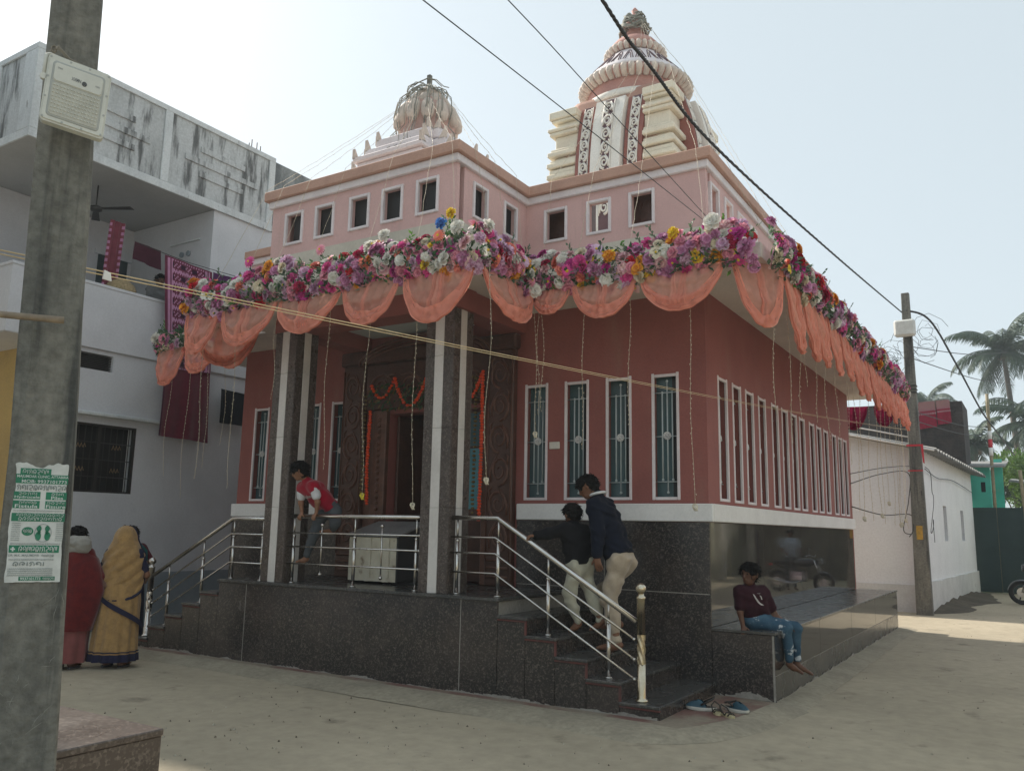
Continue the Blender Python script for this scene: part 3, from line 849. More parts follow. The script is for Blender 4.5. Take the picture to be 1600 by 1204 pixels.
# ------------------------------------------------------------------ small dome over the porch
def porch_dome():
    cx, cy = -6.30, 7.90
    z0 = 5.45
    base = MB()
    def cross(h, w, za, zb):
        for (a, b) in ((h, w), (w, h)):
            base.bbox(cx - a, cy - b, za, cx + a, cy + b, zb - (.002 if a > b else 0), .012)
    cross(.74, .50, z0, 5.94)
    cross(.78, .54, 5.941, 6.01)
    cross(.54, .40, 6.011, 6.04)
    cross(.64, .47, 6.041, 6.15)
    cross(.40, .32, 6.151, 6.19)
    cross(.50, .42, 6.191, 6.33)
    dome = base.build('porch_dome', m_wstrip, T, at=(cx, cy, z0))
    # upturned horns at the corners
    for (h, w, z, s) in ((.78, .54, 6.01, .11), (.64, .47, 6.15, .13), (.50, .42, 6.33, .11)):
        for sx in (-1, 1):
            for sy in (-1, 1):
                for (a, b, dx, dy) in ((h, w, 1, 0), (w, h, 0, 1)):
                    px, py = cx + sx * a, cy + sy * b
                    ux, uy = (-sx * dx, -sy * dy) if True else 0
                    e = .022
                    p = [(px, py), (px + ux * s * .8, py + uy * s * .8)]
                    nx, ny = (0, -sy * e * 2) if dx else (-sx * e * 2, 0)
                    vs = [(p[0][0], p[0][1], z - .02), (p[1][0], p[1][1], z - .02), (p[0][0], p[0][1], z + s)]
                    vs += [(q[0] + nx, q[1] + ny, q[2]) for q in vs]
                    MB().add(vs, [(0, 1, 2), (5, 4, 3), (0, 3, 4, 1), (1, 4, 5, 2), (2, 5, 3, 0)]).build('corner_horn', m_trib, dome)
    MB().lathe([(.34, 6.331), (.36, 6.40), (.32, 6.44), (.35, 6.56), (.36, 6.72), (.30, 6.88), (.18, 6.98), (.10, 7.04)], (cx, cy, 0), 32).build('dome_core', m_tbeige, dome)
    lb = MB()
    prof = [(.001, -.165), (.056, -.145), (.084, -.08), (.090, .0), (.082, .08), (.054, .14), (.001, .165)]
    lb.lathe(prof, (0, 0, 0), 12)
    lob = lb.mesh('lobe', m_trib)
    for k in range(12):
        a = 2 * PI * k / 12 + .12
        o = inst('lobe', lob, dome, (cx + .338 * math.cos(a), cy + .338 * math.sin(a), 6.705), (0, 0, 0), 1.0)
        o.rotation_euler = Euler((0, -.22, a)) if False else Euler((.34 * math.sin(a), -.34 * math.cos(a), 0))
    lb2 = MB(); lb2.lathe([(.001, -.12), (.045, -.10), (.066, -.04), (.068, .02), (.05, .08), (.001, .12)], (0, 0, 0), 10)
    lob2 = lb2.mesh('upper_petal', m_trib)
    for k in range(11):
        a = 2 * PI * k / 11
        o = inst('upper_petal', lob2, dome, (cx + .225 * math.cos(a), cy + .225 * math.sin(a), 6.905), (0, 0, 0), 1.0)
        o.rotation_euler = Euler((.75 * math.sin(a), -.75 * math.cos(a), 0))
    MB().lathe([(.20, 6.96), (.22, 7.0), (.15, 7.10), (.06, 7.16)], (cx, cy, 0), 16).build('cap', m_trib, dome)
    MB().box(cx - .025, cy - .025, 7.06, cx + .025, cy + .025, 7.34).build('rod', m_concrete, dome)
    cw = MB()
    for k in range(30):
        a = random.uniform(0, 2 * PI); pts = []
        rr = random.uniform(.10, .30); z = random.uniform(6.98, 7.16)
        for q in range(6):
            an = a + q * .4
            pts.append((cx + rr * math.cos(an), cy + rr * math.sin(an), z + random.uniform(-.03, .05) - rr * .15))
        cw.tube(pts, .007, 4)
    for k in range(26):
        a = -PI / 2 + random.uniform(-1.2, 1.4)
        pts = [(cx + r_ * math.cos(a + dj), cy + r_ * math.sin(a + dj), z) for (r_, z, dj) in ((.18, 7.12, 0), (.40, 6.90, .05), (.44, 6.7, .02), (.40, 6.50, -.03), (.50, 6.37, 0), (.52, 6.22, .03), (.70, 6.05, 0))]
        cw.tube(pts, .0045, 4)
    tag(cw.build('wire_coil', m_wirecoil, dome), kind='stuff')
porch_dome()
# ================================================================== RAILINGS
def ballend(mb, p, r): mb.ball(p, r, 8)
def post_mesh(parent, x, y, z0, z1, ztop, nm='post', low=.36):
    mb = MB()
    mb.tube([(x, y, z0), (x, y, z0 + .012)], .034, 12)
    mb.tube([(x, y, z0 + .012), (x, y, z0 + (z1 - z0) * .70)], .0185, 10)
    mb.ball((x, y, z0 + (z1 - z0) * .70), .021, 8)
    mb.tube([(x, y, z0 + (z1 - z0) * .70), (x, y, ztop)], .010, 8)
    return mb.build(nm, m_steel, parent)
def rail(parent, pts, r, nm, balls=True):
    mb = MB()
    mb.tube(pts, r, 10)
    if balls:
        for p in (pts[0], pts[-1]): mb.ball(p, r * 1.7, 8)
    return mb.build(nm, m_steel, parent)
def newel(parent, x, y, z0, mt=None):
    mt = mt or m_brass
    mb = MB()
    mb.lathe([(.056, 0), (.056, .012), (.042, .022), (.036, .03), (.036, .30)], (x, y, z0), 18)
    mb.lathe([(.031, .29), (.031, .55), (.036, .54), (.036, .83), (.040, .835), (.040, .85), (.026, .86), (.026, .88)], (x, y, z0), 18)
    mb.ball((x, y, z0 + .92), .046, 16)
    o = mb.build('newel_post', mt, parent)
    tw = MB()
    n, h = 22, 26
    for j in range(h + 1):                                  # spirally fluted middle of the post
        for k in range(n):
            a = 2 * PI * k / n
            rr = .0355 + .004 * math.sin(5 * a + j / h * 14)
            tw.v.append((x + rr * math.cos(a), y + rr * math.sin(a), z0 + .30 + .24 * j / h))
    for j in range(h):
        for k in range(n):
            k2 = (k + 1) % n
            tw.f.append((j * n + k, j * n + k2, (j + 1) * n + k2, (j + 1) * n + k)); tw.mi.append(0); tw.sm.append(True)
    tw.build('fluted_shaft', mt, o)
RY = 6.82
ZT, ZR = 1.655, (1.47, 1.32, 1.135)
rr_ = thing('stair_railing', 'shiny steel railing of the right-hand stair with a fluted round-topped newel', 'railing', (-3.7, RY, 0))
rail(rr_, [(-4.935, RY, ZT), (-4.40, RY, ZT), (-2.975, RY, .795)], .024, 'handrail', False)
for z, ze in zip(ZR, (.652, .487, .327)):
    rail(rr_, [(-4.96, RY - .012, z), (-4.42, RY - .012, z), (-2.995, RY - .012, ze)], .0095, 'rail')
post_mesh(rr_, -4.88, RY + .012, ZP, ZT, ZT)
post_mesh(rr_, -4.40, RY + .012, ZP, ZT, ZT)
post_mesh(rr_, -3.85, RY + .012, .614, 1.33, 1.32)
post_mesh(rr_, -3.245, RY + .012, .307, .97, .96)
newel(rr_, -2.935, RY, .1535)
rl_ = thing('stair_railing', 'dull steel railing of the left-hand stair beside the white house', 'railing', (-8.9, RY, 0))
rail(rl_, [(-7.57, RY, 1.62), (-8.15, RY, 1.62), (-9.57, RY, .90)], .024, 'handrail', False)
for z, ze in zip((1.44, 1.29, 1.11), (.72, .56, .40)):
    rail(rl_, [(-7.60, RY - .012, z), (-8.16, RY - .012, z), (-9.54, RY - .012, ze)], .0095, 'rail')
for x, z0, z1 in ((-7.64, ZP, 1.62), (-8.14, ZP, 1.62), (-8.66, .614, 1.36), (-9.28, .307, 1.05)):
    post_mesh(rl_, x, RY + .012, z0, z1, z1 - .005)
newel(rl_, -9.62, RY, .1535, m_steel)
rf_ = thing('porch_railing', 'steel railing with ball-ended bars between the two porch columns', 'railing', (-6.25, RY, ZP))
rail(rf_, [(-7.20, RY, ZT), (-5.298, RY, ZT)], .024, 'handrail', False)
for z in ZR: rail(rf_, [(-7.235, RY - .02, z), (-5.33, RY - .02, z)], .0095, 'rail')
for x in (-7.13, -6.22, -5.385): post_mesh(rf_, x, RY + .004, ZP, ZT, ZT)
for x in (-6.70, -5.84):
    mb = MB(); mb.tube([(x, RY, 1.03), (x, RY, 1.56)], .008, 8); mb.ball((x, RY, 1.03), .02, 8); mb.ball((x, RY, 1.56), .02, 8)
    mb.build('baluster', m_steel, rf_)

# ------------------------------------------------------------------ metal chest on the porch
m_chest = M('chest_flaking_paint', (.62, .58, .47), .6, (.52, .47, .36), 6., c3=(.22, .17, .12), s3=6., r3=(.60, .70), bump=.3, bscale=30.)
m_chestdk = M('chest_dark', (.045, .045, .048), .5, fine=.05)
m_chestlid = M('chest_lid', (.26, .26, .26), .45, (.20, .20, .20), 5.)
ch = thing('metal_chest', 'flaking cream metal chest with a sloping grey lid standing behind the porch railing', 'chest', (-6.42, 7.6, ZP))
MB().bbox(-6.79, 7.36, .955, -6.07, 7.86, 1.44, .01).build('body', [m_chestdk], ch)
fp = MB()
def chest_front(u, v):
    return Vector((-6.78 + .70 * u, 7.352 - .006 * math.sin(u * 19) ** 2 - .004 * mnoise.noise(Vector((u * 9, v * 6, 0))), .95 + (.485 + 0.0) * v + (.01 * mnoise.noise(Vector((u * 14, 3, 0))) if v == 0 else 0)))
fp.grid(chest_front, 24, 12); fp.build('front_panel', m_chest, ch)
for x in (-6.70, -6.46, -6.19): MB().bbox(x - .018, 7.332, .99, x + .018, 7.347, 1.43, .004).build('batten', m_chest, ch)
lid = [(-6.82, 7.33, 1.445), (-6.82, 7.89, 1.60), (-6.82, 7.89, 1.62), (-6.82, 7.33, 1.465)]
MB().extr([Vector(q) for q in lid], (0, 0, 0), (.78, 0, 0)).build('lid', m_chestlid, ch)
MB().add([(-6.79, 7.36, 1.44), (-6.07, 7.36, 1.44), (-6.07, 7.86, 1.44), (-6.79, 7.86, 1.44), (-6.79, 7.86, 1.59), (-6.07, 7.86, 1.59)], [(0, 1, 5, 4), (3, 4, 5, 2), (0, 4, 3), (1, 2, 5)]).build('lid_wedge', m_chestdk, ch)
for x in (-6.75, -6.11): MB().box(x - .02, 7.40, ZP + .001, x + .02, 7.82, .954).build('foot', m_chestdk, ch)

# ================================================================== FLOWER GARLANDS
def petal(mb, a, tilt, w, l, cup, base=.0, z=0., n=3):
    """a curved petal leaving the axis at azimuth a; tilt 0 = flat, 1 = upright"""
    b = len(mb.v)
    for j in range(n + 1):
        t = j / n
        th = tilt * PI / 2 * (1 - .45 * t)
        rad = base + l * t * math.cos(th); hh = z + l * t * math.sin(th) - .25 * l * t * t * (1 - tilt)
        ww = w * math.sin(PI * (.12 + .72 * t)) 
        for q in (-1, 0, 1):
            off = ww * q
            cz = hh + cup * abs(q) * ww
            mb.v.append((rad * math.cos(a) - off * math.sin(a), rad * math.sin(a) + off * math.cos(a), cz))
    for j in range(n):
        for q in range(2):
            i = b + j * 3 + q
            mb.f.append((i, i + 1, i + 4, i + 3)); mb.mi.append(mb.m); mb.sm.append(True)
def fl_rose(c, seed):
    rg = random.Random(seed); mb = MB()
    for ring, (n, tilt, w, l, bs) in enumerate(((6, .22, .034, .056, .006), (6, .48, .030, .047, .005), (5, .70, .024, .038, .004), (4, .9, .016, .03, .002))):
        mb.m = 1 if ring in (1, 3) else 0
        for k in range(n): petal(mb, 2 * PI * k / n + ring * .5 + rg.uniform(-.12, .12), tilt + rg.uniform(-.05, .05), w, l, .5, bs, .004 * ring)
    mb.m = 1; mb.ball((0, 0, .022), .010, 6)
    return mb.mesh('rose', c)
def fl_daisy(c, cc, seed):
    rg = random.Random(seed); mb = MB()
    for ring, (n, tilt, l) in enumerate(((16, .10, .062), (14, .28, .050), (11, .5, .036))):
        for k in range(n): petal(mb, 2 * PI * k / n + ring * .2 + rg.uniform(-.05, .05), tilt, .0095, l, .2, .004, .004 * ring, 2)
    mb.m = 1; mb.ball((0, 0, .012), .014, 8, .6)
    return mb.mesh('daisy', [c, cc])
def fl_peony(c, seed):
    rg = random.Random(seed); mb = MB()
    for ring, (n, tilt, w, l) in enumerate(((9, .12, .022, .058), (9, .34, .02, .054), (8, .56, .018, .048), (7, .76, .015, .042), (5, .92, .012, .035))):
        mb.m = 1 if ring % 2 else 0
        for k in range(n): petal(mb, 2 * PI * k / n + ring * .37 + rg.uniform(-.2, .2), tilt + rg.uniform(-.08, .08), w, l * rg.uniform(.9, 1.1), -.5 if k % 2 else .6, .003, .005 * ring, 2)
    return mb.mesh('peony', c)
def fl_orchid(c, cc, seed):
    rg = random.Random(seed); mb = MB()
    for k in range(5): petal(mb, 2 * PI * k / 5 + rg.uniform(-.1, .1), .18, .034, .060, .25, .002, 0)
    mb.m = 1; mb.ball((0, 0, .010), .010, 6)
    return mb.mesh('blossom', [c, cc])
def petalm(name, c):
    mt = M(name, c, .6, tuple(min(1, q * 1.18 + .02) for q in c), 28., (.3, .75), fine=.08, bscale=60., spec=.25)
    nt = mt.node_tree; nd, lk = nt.nodes, nt.links
    b = nd['Principled BSDF']; out = nd['Material Output']
    tl = nd.new('ShaderNodeBsdfTranslucent'); tl.inputs['Color'].default_value = (*c, 1)
    mx = nd.new('ShaderNodeMixShader'); mx.inputs[0].default_value = .28
    lk.new(b.outputs[0], mx.inputs[1]); lk.new(tl.outputs[0], mx.inputs[2]); lk.new(mx.outputs[0], out.inputs[0])
    return mt
PC = dict(mauve=(.66, .32, .52), lilac=(.72, .50, .66), hot=(.78, .11, .38), pink=(.82, .36, .46), pale=(.86, .60, .60), white=(.84, .82, .76), cream=(.80, .72, .56),
          red=(.62, .02, .035), crimson=(.46, .015, .075), orange=(.88, .42, .04), yellow=(.90, .68, .05), coral=(.86, .28, .20), blue=(.10, .30, .72), magenta=(.60, .06, .34))
PMt = {k: petalm('petal_' + k, v) for k, v in PC.items()}
FLW = {}
for i_, cn in enumerate(PC):
    dk_ = petalm('petal_inner_' + cn, tuple(q * f_ for q, f_ in zip(PC[cn], (.72, .55, .62))) if cn not in ('white', 'cream') else tuple(q * .86 for q in PC[cn]))
    FLW[(cn, 'rose')] = fl_rose([PMt[cn], dk_], i_)
    FLW[(cn, 'peony')] = fl_peony([PMt[cn], dk_], i_ + 50)
    if cn in ('hot', 'coral', 'pink', 'magenta', 'orange'): FLW[(cn, 'daisy')] = fl_daisy(PMt[cn], PMt['yellow'], i_)
    if cn in ('white', 'lilac', 'pale', 'yellow', 'cream'): FLW[(cn, 'blossom')] = fl_orchid(PMt[cn], PMt['yellow'], i_)
CW = [('mauve', 15), ('lilac', 14), ('hot', 9), ('pink', 13), ('pale', 9), ('white', 15), ('cream', 5), ('red', 3.5), ('crimson', 4), ('orange', 3.5), ('yellow', 2.2), ('coral', 7), ('magenta', 5)]
m_leafd = leafm('leaf_dark', (.040, .10, .055), (.07, .14, .075))
m_leafg = leafm('leaf_grey_green', (.11, .17, .12), (.16, .22, .17))
m_leafb = leafm('leaf_bright', (.10, .22, .05), (.14, .28, .07))
def leaf(mb, p, d, up, l, w):
    d = d.normalized(); s_ = d.cross(up)
    if s_.length < 1e-3: s_ = Vector((1, 0, 0))
    s_.normalize(); nrm = s_.cross(d)
    vs = [p, p + d * l * .45 + s_ * w + nrm * w * .3, p + d * l, p + d * l * .45 - s_ * w + nrm * w * .3, p + d * l * .5]
    mb.add(vs, [(0, 1, 4), (1, 2, 4), (2, 3, 4), (3, 0, 4)])
def garland(label, path, zlo, zhi, per_m, lead=None, spacing=.070, bulge=.09, sc=(.90, 1.36), extra=None, sprigs=1.0):
    """path: list of (x, y) along the eave edge, walked so that the outside is on the right-hand side"""
    segs = []
    tot = 0
    for a, b in zip(path[:-1], path[1:]):
        a, b = Vector((*a, 0)), Vector((*b, 0)); L = (b - a).length
        t = (b - a) / L
        segs.append((tot, L, a, t, Vector((t.y, -t.x, 0)))); tot += L
    mid = segs[len(segs) // 2]
    g = thing('flower_garland', label, 'flowers', mid[2] + Vector((0, 0, zlo)), 'flower garlands along the eaves')
    placed = []
    def at(s, v, o):
        for (s0, L, a, t, nrm) in segs:
            if s <= s0 + L + 1e-6: return a + t * (s - s0) + nrm * o + Vector((0, 0, v)), t, nrm
        s0, L, a, t, nrm = segs[-1]
        return a + t * (s - s0) + nrm * o + Vector((0, 0, v)), t, nrm
    names = [c for c, w in CW]; ws = [w for c, w in CW]
    tries = 0; target = int(tot * per_m)
    clump = 'mauve'
    while len(placed) < target and tries < target * 60:
        tries += 1
        s = random.uniform(0, tot); v = random.random()
        hh = zhi - zlo
        zz = zlo + v * hh + .05 * math.sin(s * 4.1) + .03 * math.sin(s * 9.3 + 1)
        o = .05 + bulge * math.sin(PI * min(1, max(0, v))) + random.uniform(-.02, .03)
        p, t, nrm = at(s, zz, o)
        if any((p - q).length < spacing for q in placed): continue
        placed.append(p)
        # colours come in loose clumps along the run
        h_ = (mnoise.noise(Vector((s * 2.2, v * 2.5, lead or 0))) + 1) / 2
        cn = random.choices(names, ws)[0]
        if random.random() < .22:
            cn = ('mauve', 'hot', 'white', 'lilac', 'pale', 'pink')[int(h_ * 11.99) % 6]
        kinds = [k for (c_, k) in FLW if c_ == cn]
        kd = random.choice(kinds + ['rose'])
        d = nrm * random.uniform(.6, 1.) + t * random.uniform(-.55, .55) + Vector((0, 0, (v - .45) * 1.5 + random.uniform(-.3, .3)))
        q = d.to_track_quat('Z', 'Y')
        o_ = inst(FLW[(cn, kd)].name.split('.')[0], FLW[(cn, kd)], g, p, (0, 0, 0), random.uniform(*sc) * (1.2 if kd == 'peony' and random.random() < .3 else 1))
        o_.rotation_euler = q.to_euler()
    if extra:
        for (s, v, cn, kd, k_) in extra:
            p, t, nrm = at(s, v, .16)
            o_ = inst(kd, FLW[(cn, kd)], g, p, (0, 0, 0), k_)
            o_.rotation_euler = (nrm + Vector((0, 0, .15))).to_track_quat('Z', 'Y').to_euler()
    mb = MB()
    for (s, v, cn, kd, k_) in (extra or []):                     # stems of the blooms that stand up out of the band
        if v > zhi + .02:
            p, t, nrm = at(s, v, .15); q_, _, _ = at(s, zhi - .10, .06)
            mb.mat(0); mb.tube([q_, q_ * .4 + p * .6 + nrm * .01, p], .0045, 5)
            for j in range(4): leaf(mb, q_ + (p - q_) * (.2 + .2 * j), t * (1 if j % 2 else -1) + Vector((0, 0, .6)), nrm, .055, .015)
    for k in range(int(tot * 330)):
        s = random.uniform(0, tot); v = random.random()
        p, t, nrm = at(s, zlo + v * (zhi - zlo) - .02, .03 + bulge * .95 * math.sin(PI * v) + random.uniform(-.02, .05))
        d = nrm * random.uniform(.2, 1) + t * random.uniform(-1, 1) + Vector((0, 0, random.uniform(-.8, 1.0)))
        mb.mat(random.choices((0, 1, 2), (5, 5, 1))[0])
        leaf(mb, p, d, Vector((random.uniform(-1, 1), random.uniform(-1, 1), 1)), random.uniform(.05, .10), random.uniform(.012, .024))
    for k in range(int(tot * 3.2 * sprigs)):                      # sprigs standing out of the top
        s = random.uniform(0, tot)
        p, t, nrm = at(s, zhi - .05, .04)
        d = (Vector((0, 0, 1)) + nrm * random.uniform(-.1, .9) + t * random.uniform(-.6, .6)).normalized()
        L = random.uniform(.08, .20); mm = random.choice((0, 1, 1, 2))
        mb.mat(mm); mb.tube([p, p + d * L * .6, p + d * L + Vector((0, 0, -.01))], .003, 3)
        for j in range(6):
            sd = t * random.uniform(-1, 1) + Vector((0, 0, random.uniform(-.2, .8))) + nrm * random.uniform(-.6, .6)
            leaf(mb, p + d * L * (.35 + .13 * j), sd + d * .5, nrm, random.uniform(.035, .06), random.uniform(.010, .016))
    tag(mb.build('foliage', [m_leafd, m_leafg, m_leafb], g), kind='stuff')
    return g
garland('flower garland along the front edge of the porch roof, pink, mauve and white', [(-8.44, 6.75), (-8.44, 6.24), (-4.30, 6.24)], 3.95, 4.36, 50, 1,
        extra=[(4.30, 4.42, 'blue', 'peony', 1.05), (4.42, 4.50, 'yellow', 'peony', .95), (4.28, 4.30, 'coral', 'daisy', 1.1), (1.62, 4.46, 'hot', 'daisy', 1.15), (2.72, 4.42, 'pink', 'daisy', 1.0), (2.46, 4.04, 'crimson', 'peony', 1.35), (1.95, 4.36, 'orange', 'rose', 1.1), (.55, 4.06, 'orange', 'peony', 1.2), (.70, 4.28, 'red', 'peony', 1.35), (4.5, 4.34, 'white', 'peony', 1.3), (3.6, 4.42, 'white', 'peony', 1.2)])
garland('flower garland on the short right side of the porch roof, white and crimson', [(-4.38, 6.14), (-4.38, 7.33)], 3.95, 4.35, 48, 2,
        extra=[(.12, 4.38, 'white', 'peony', 1.2), (.28, 4.12, 'coral', 'daisy', 1.1), (.62, 4.20, 'white', 'peony', 1.1), (.45, 4.16, 'red', 'rose', 1.1)])
garland('flower garland along the main front eave right of the porch, with orange roses', [(-4.36, 7.35), (-1.97, 7.35)], 3.95, 4.34, 50, 3,
        extra=[(.95, 4.22, 'orange', 'peony', 1.15), (1.62, 4.34, 'yellow', 'peony', 1.05), (2.0, 4.38, 'white', 'rose', 1.45), (1.25, 4.04, 'orange', 'rose', 1.1), (.12, 4.26, 'white', 'peony', 1.15), (.42, 4.26, 'white', 'peony', 1.05), (2.1, 4.15, 'lilac', 'rose', 1.2)])
garland('long flower garland running back along the right side eave', [(-1.97, 7.36), (-1.97, 16.3)], 3.93, 4.34, 30, 4, spacing=.078, sc=(1.0, 1.5),
        extra=[(.35, 4.0, 'yellow', 'blossom', 1.0), (.75, 4.30, 'orange', 'rose', 1.1), (1.55, 4.18, 'red', 'peony', 1.6), (1.8, 4.10, 'crimson', 'peony', 1.7), (2.45, 4.22, 'orange', 'rose', 1.25), (4.9, 4.2, 'orange', 'peony', 1.3), (5.5, 4.0, 'orange', 'peony', 1.4)])
garland('flower bunch on the far left corner of the main eave, beside the hanging sari', [(-10.6, 7.9), (-10.6, 7.36), (-8.6, 7.36)], 3.95, 4.28, 26, 5)

# ================================================================== PEACH DRAPES
def sheer(name, c, al):
    mt = bpy.data.materials.new(name); mt.use_nodes = True
    nt = mt.node_tree; nd, lk = nt.nodes, nt.links; nd.clear()
    out = nd.new('ShaderNodeOutputMaterial')
    df = nd.new('ShaderNodeBsdfDiffuse'); tl = nd.new('ShaderNodeBsdfTranslucent'); tr = nd.new('ShaderNodeBsdfTransparent')
    geo = nd.new('ShaderNodeNewGeometry')
    nz = nd.new('ShaderNodeTexNoise'); nz.inputs['Scale'].default_value = 14; lk.new(geo.outputs['Position'], nz.inputs['Vector'])
    mixc = nd.new('ShaderNodeMix'); mixc.data_type = 'RGBA'; lk.new(nz.outputs['Fac'], mixc.inputs['Factor'])
    mixc.inputs[6].default_value = (*[q * .88 for q in c], 1); mixc.inputs[7].default_value = (*[min(1, q * 1.1) for q in c], 1)
    lk.new(mixc.outputs[2], df.inputs[0]); lk.new(mixc.outputs[2], tl.inputs[0])
    a = nd.new('ShaderNodeMixShader'); a.inputs[0].default_value = .45
    lk.new(df.outputs[0], a.inputs[1]); lk.new(tl.outputs[0], a.inputs[2])
    b = nd.new('ShaderNodeMixShader')
    mr = nd.new('ShaderNodeMapRange'); mr.inputs['To Min'].default_value = al - .1; mr.inputs['To Max'].default_value = al + .1; lk.new(nz.outputs['Fac'], mr.inputs['Value'])
    lk.new(mr.outputs[0], b.inputs[0]); lk.new(tr.outputs[0], b.inputs[1]); lk.new(a.outputs[0], b.inputs[2])
    lk.new(b.outputs[0], out.inputs[0])
    return mt
m_sheer = sheer('sheer_peach', (.95, .46, .36), .62)
m_hem = sheer('gathered_peach', (.96, .42, .31), .94)
m_hem2 = sheer('gathered_peach_side', (.96, .42, .31), .96)
m_sheer2 = sheer('sheer_peach_side', (.95, .44, .33), .82)
def drape(label, swags, loc, ms=None, mh=None, ex_=2.6, nm='peach_drape', belly=.11, pw_=.62, hw_=1.):
    d = thing(nm, label, 'drape', loc, 'drapes below the eaves')
    for (A, B, drop, seed) in swags:
        A, B = Vector(A), Vector(B)
        rg = random.Random(seed)
        along = (B - A); L = along.length; t = along / L
        nrm = Vector((t.y, -t.x, 0)).normalized()
        asym = rg.uniform(-.05, .05)
        def curve(u):                                        # depth of the free edge at u
            q = min(1, max(0, u + asym * math.sin(PI * u)))
            return max(.0, 1 - abs(2 * q - 1) ** ex_) ** pw_
        pw = rg.uniform(0, 6)
        def sheet(u, v):
            dp = curve(u)
            z = -drop * dp * v
            fold = (.030 * math.sin(v * 15 + 3 * abs(u - .5) + pw) + .014 * math.sin(v * 37 + 5 * abs(u - .5) + pw * 2)) * dp * v * (1 - .35 * v) + .020 * math.sin(u * 38 + pw + v * 2) * (1 - .6 * v) * min(1, v * 4)
            o = .02 + belly * dp * math.sin(PI * min(1, v) * .62) + fold
            uu = u + .035 * math.sin(PI * 2 * u) * v
            return A + along * uu + nrm * o + Vector((0, 0, z + .03 * (1 - v)))
        mb = MB(); mb.grid(sheet, 36, 26)
        sw_ = mb.build('swag', ms or m_sheer, d)
        hb = MB()
        wd = min(.085, L * .12) * rg.uniform(.9, 1.15) * hw_
        n = 34
        def edge(u): return sheet(u, 1.0)
        for layer in range(3):
            base = len(hb.v)
            for i in range(n + 1):
                u = i / n
                p = edge(u); tt = (edge(min(1, u + .02)) - edge(max(0, u - .02)))
                if tt.length < 1e-6: tt = t
                tt.normalize(); inw = Vector((0, 0, 1)) * abs(tt.dot(t)) + t * (1 if u < .5 else -1) * abs(tt.z)
                if inw.length < 1e-4: inw = Vector((0, 0, 1))
                inw.normalize()
                pinch = .35 + .65 * math.sin(PI * min(1, max(0, u))) ** .6
                for j in range(6):
                    q = j / 5
                    hb.v.append(tuple(p + inw * (wd * q * pinch * (1 + .35 * layer)) + nrm * (.016 * math.sin(q * 13 + layer * 2 + u * 7 + pw) * pinch + .008 * layer + .006)))
            for i in range(n):
                for j in range(5):
                    a = base + i * 6 + j
                    hb.f.append((a, a + 1, a + 7, a + 6)); hb.mi.append(0); hb.sm.append(True)
        hb.build('gathered_hem', mh or m_hem, sw_)
        # gathers falling from the middle pin
        gb = MB()
        for k in range(3):
            u0 = .5 + rg.uniform(-.10, .10)
            w0 = rg.uniform(.012, .028)
            gb.grid(lambda u, v: sheet(u0 + (u - .5) * w0 / L * (1.6 + 1.2 * v) + .05 * math.sin(v * 2 + k) * v, .05 + v * rg.uniform(.82, .82)) + nrm * (.012 + .010 * math.sin(u * 9 + k)), 5, 10)
        gb.build('centre_gather', ms or m_sheer, sw_)
    return d
yp_ = 6.19
drape('five peach swags below the flowers on the porch front', [
    ((-8.44, yp_, 3.98), (-7.86, yp_, 3.95), .50, 1), ((-7.80, yp_, 3.95), (-6.90, yp_, 3.95), .46, 2), ((-6.88, yp_, 3.95), (-5.98, yp_, 3.95), .42, 3),
    ((-5.95, yp_, 3.97), (-5.18, yp_, 3.97), .45, 4), ((-5.13, yp_, 4.0), (-4.28, yp_, 4.0), .56, 5)], (-6.4, 6.2, 3.9))
drape('single peach swag on the right side of the porch roof', [((-4.33, 6.25, 4.02), (-4.33, 7.22, 3.98), .46, 6)], (-4.33, 6.7, 3.9))
drape('three peach swags under the main front eave right of the porch', [
    ((-4.32, 7.30, 3.98), (-3.87, 7.30, 3.97), .27, 7), ((-3.85, 7.30, 3.98), (-3.14, 7.30, 3.97), .38, 8), ((-3.12, 7.30, 4.0), (-2.28, 7.30, 4.0), .42, 9)], (-3.2, 7.3, 3.9))
ys_ = [7.80, 8.45, 9.05, 9.70, 10.35, 11.0, 11.65, 12.3, 12.95, 13.6, 14.25, 14.9, 15.6, 16.3]
drape('broad peach swag wrapped round the right front corner of the eave', [((-2.24, 7.29, 4.0), (-1.90, 7.74, 4.0), .62, 19)], (-2.0, 7.4, 3.9))
drape('row of narrow peach swags hanging along the right side eave', [((-1.92, a, 4.0), (-1.92, b - .04, 3.98), (.74, .70, .66, .64, .60, .68, .66, .70, .62, .62, .66, .62, .62)[i], 20 + i) for i, (a, b) in enumerate(zip(ys_[:-1], ys_[1:]))], (-1.92, 11, 3.9), m_sheer2, m_hem2, 2.3, belly=.08, pw_=.75, hw_=.66)
drape('peach swags under the left corner eave in front of the white house', [
    ((-10.55, 7.30, 3.96), (-9.95, 7.30, 3.95), .52, 41), ((-9.93, 7.30, 3.97), (-9.2, 7.30, 3.97), .42, 42), ((-9.2, 7.30, 3.97), (-8.5, 7.30, 3.97), .42, 43)], (-9.5, 7.3, 3.9))
drape('peach swag on the left side of the porch roof, half hidden behind the front swags', [((-8.47, 7.25, 3.98), (-8.47, 6.32, 3.98), .48, 51)], (-8.47, 6.8, 3.9))

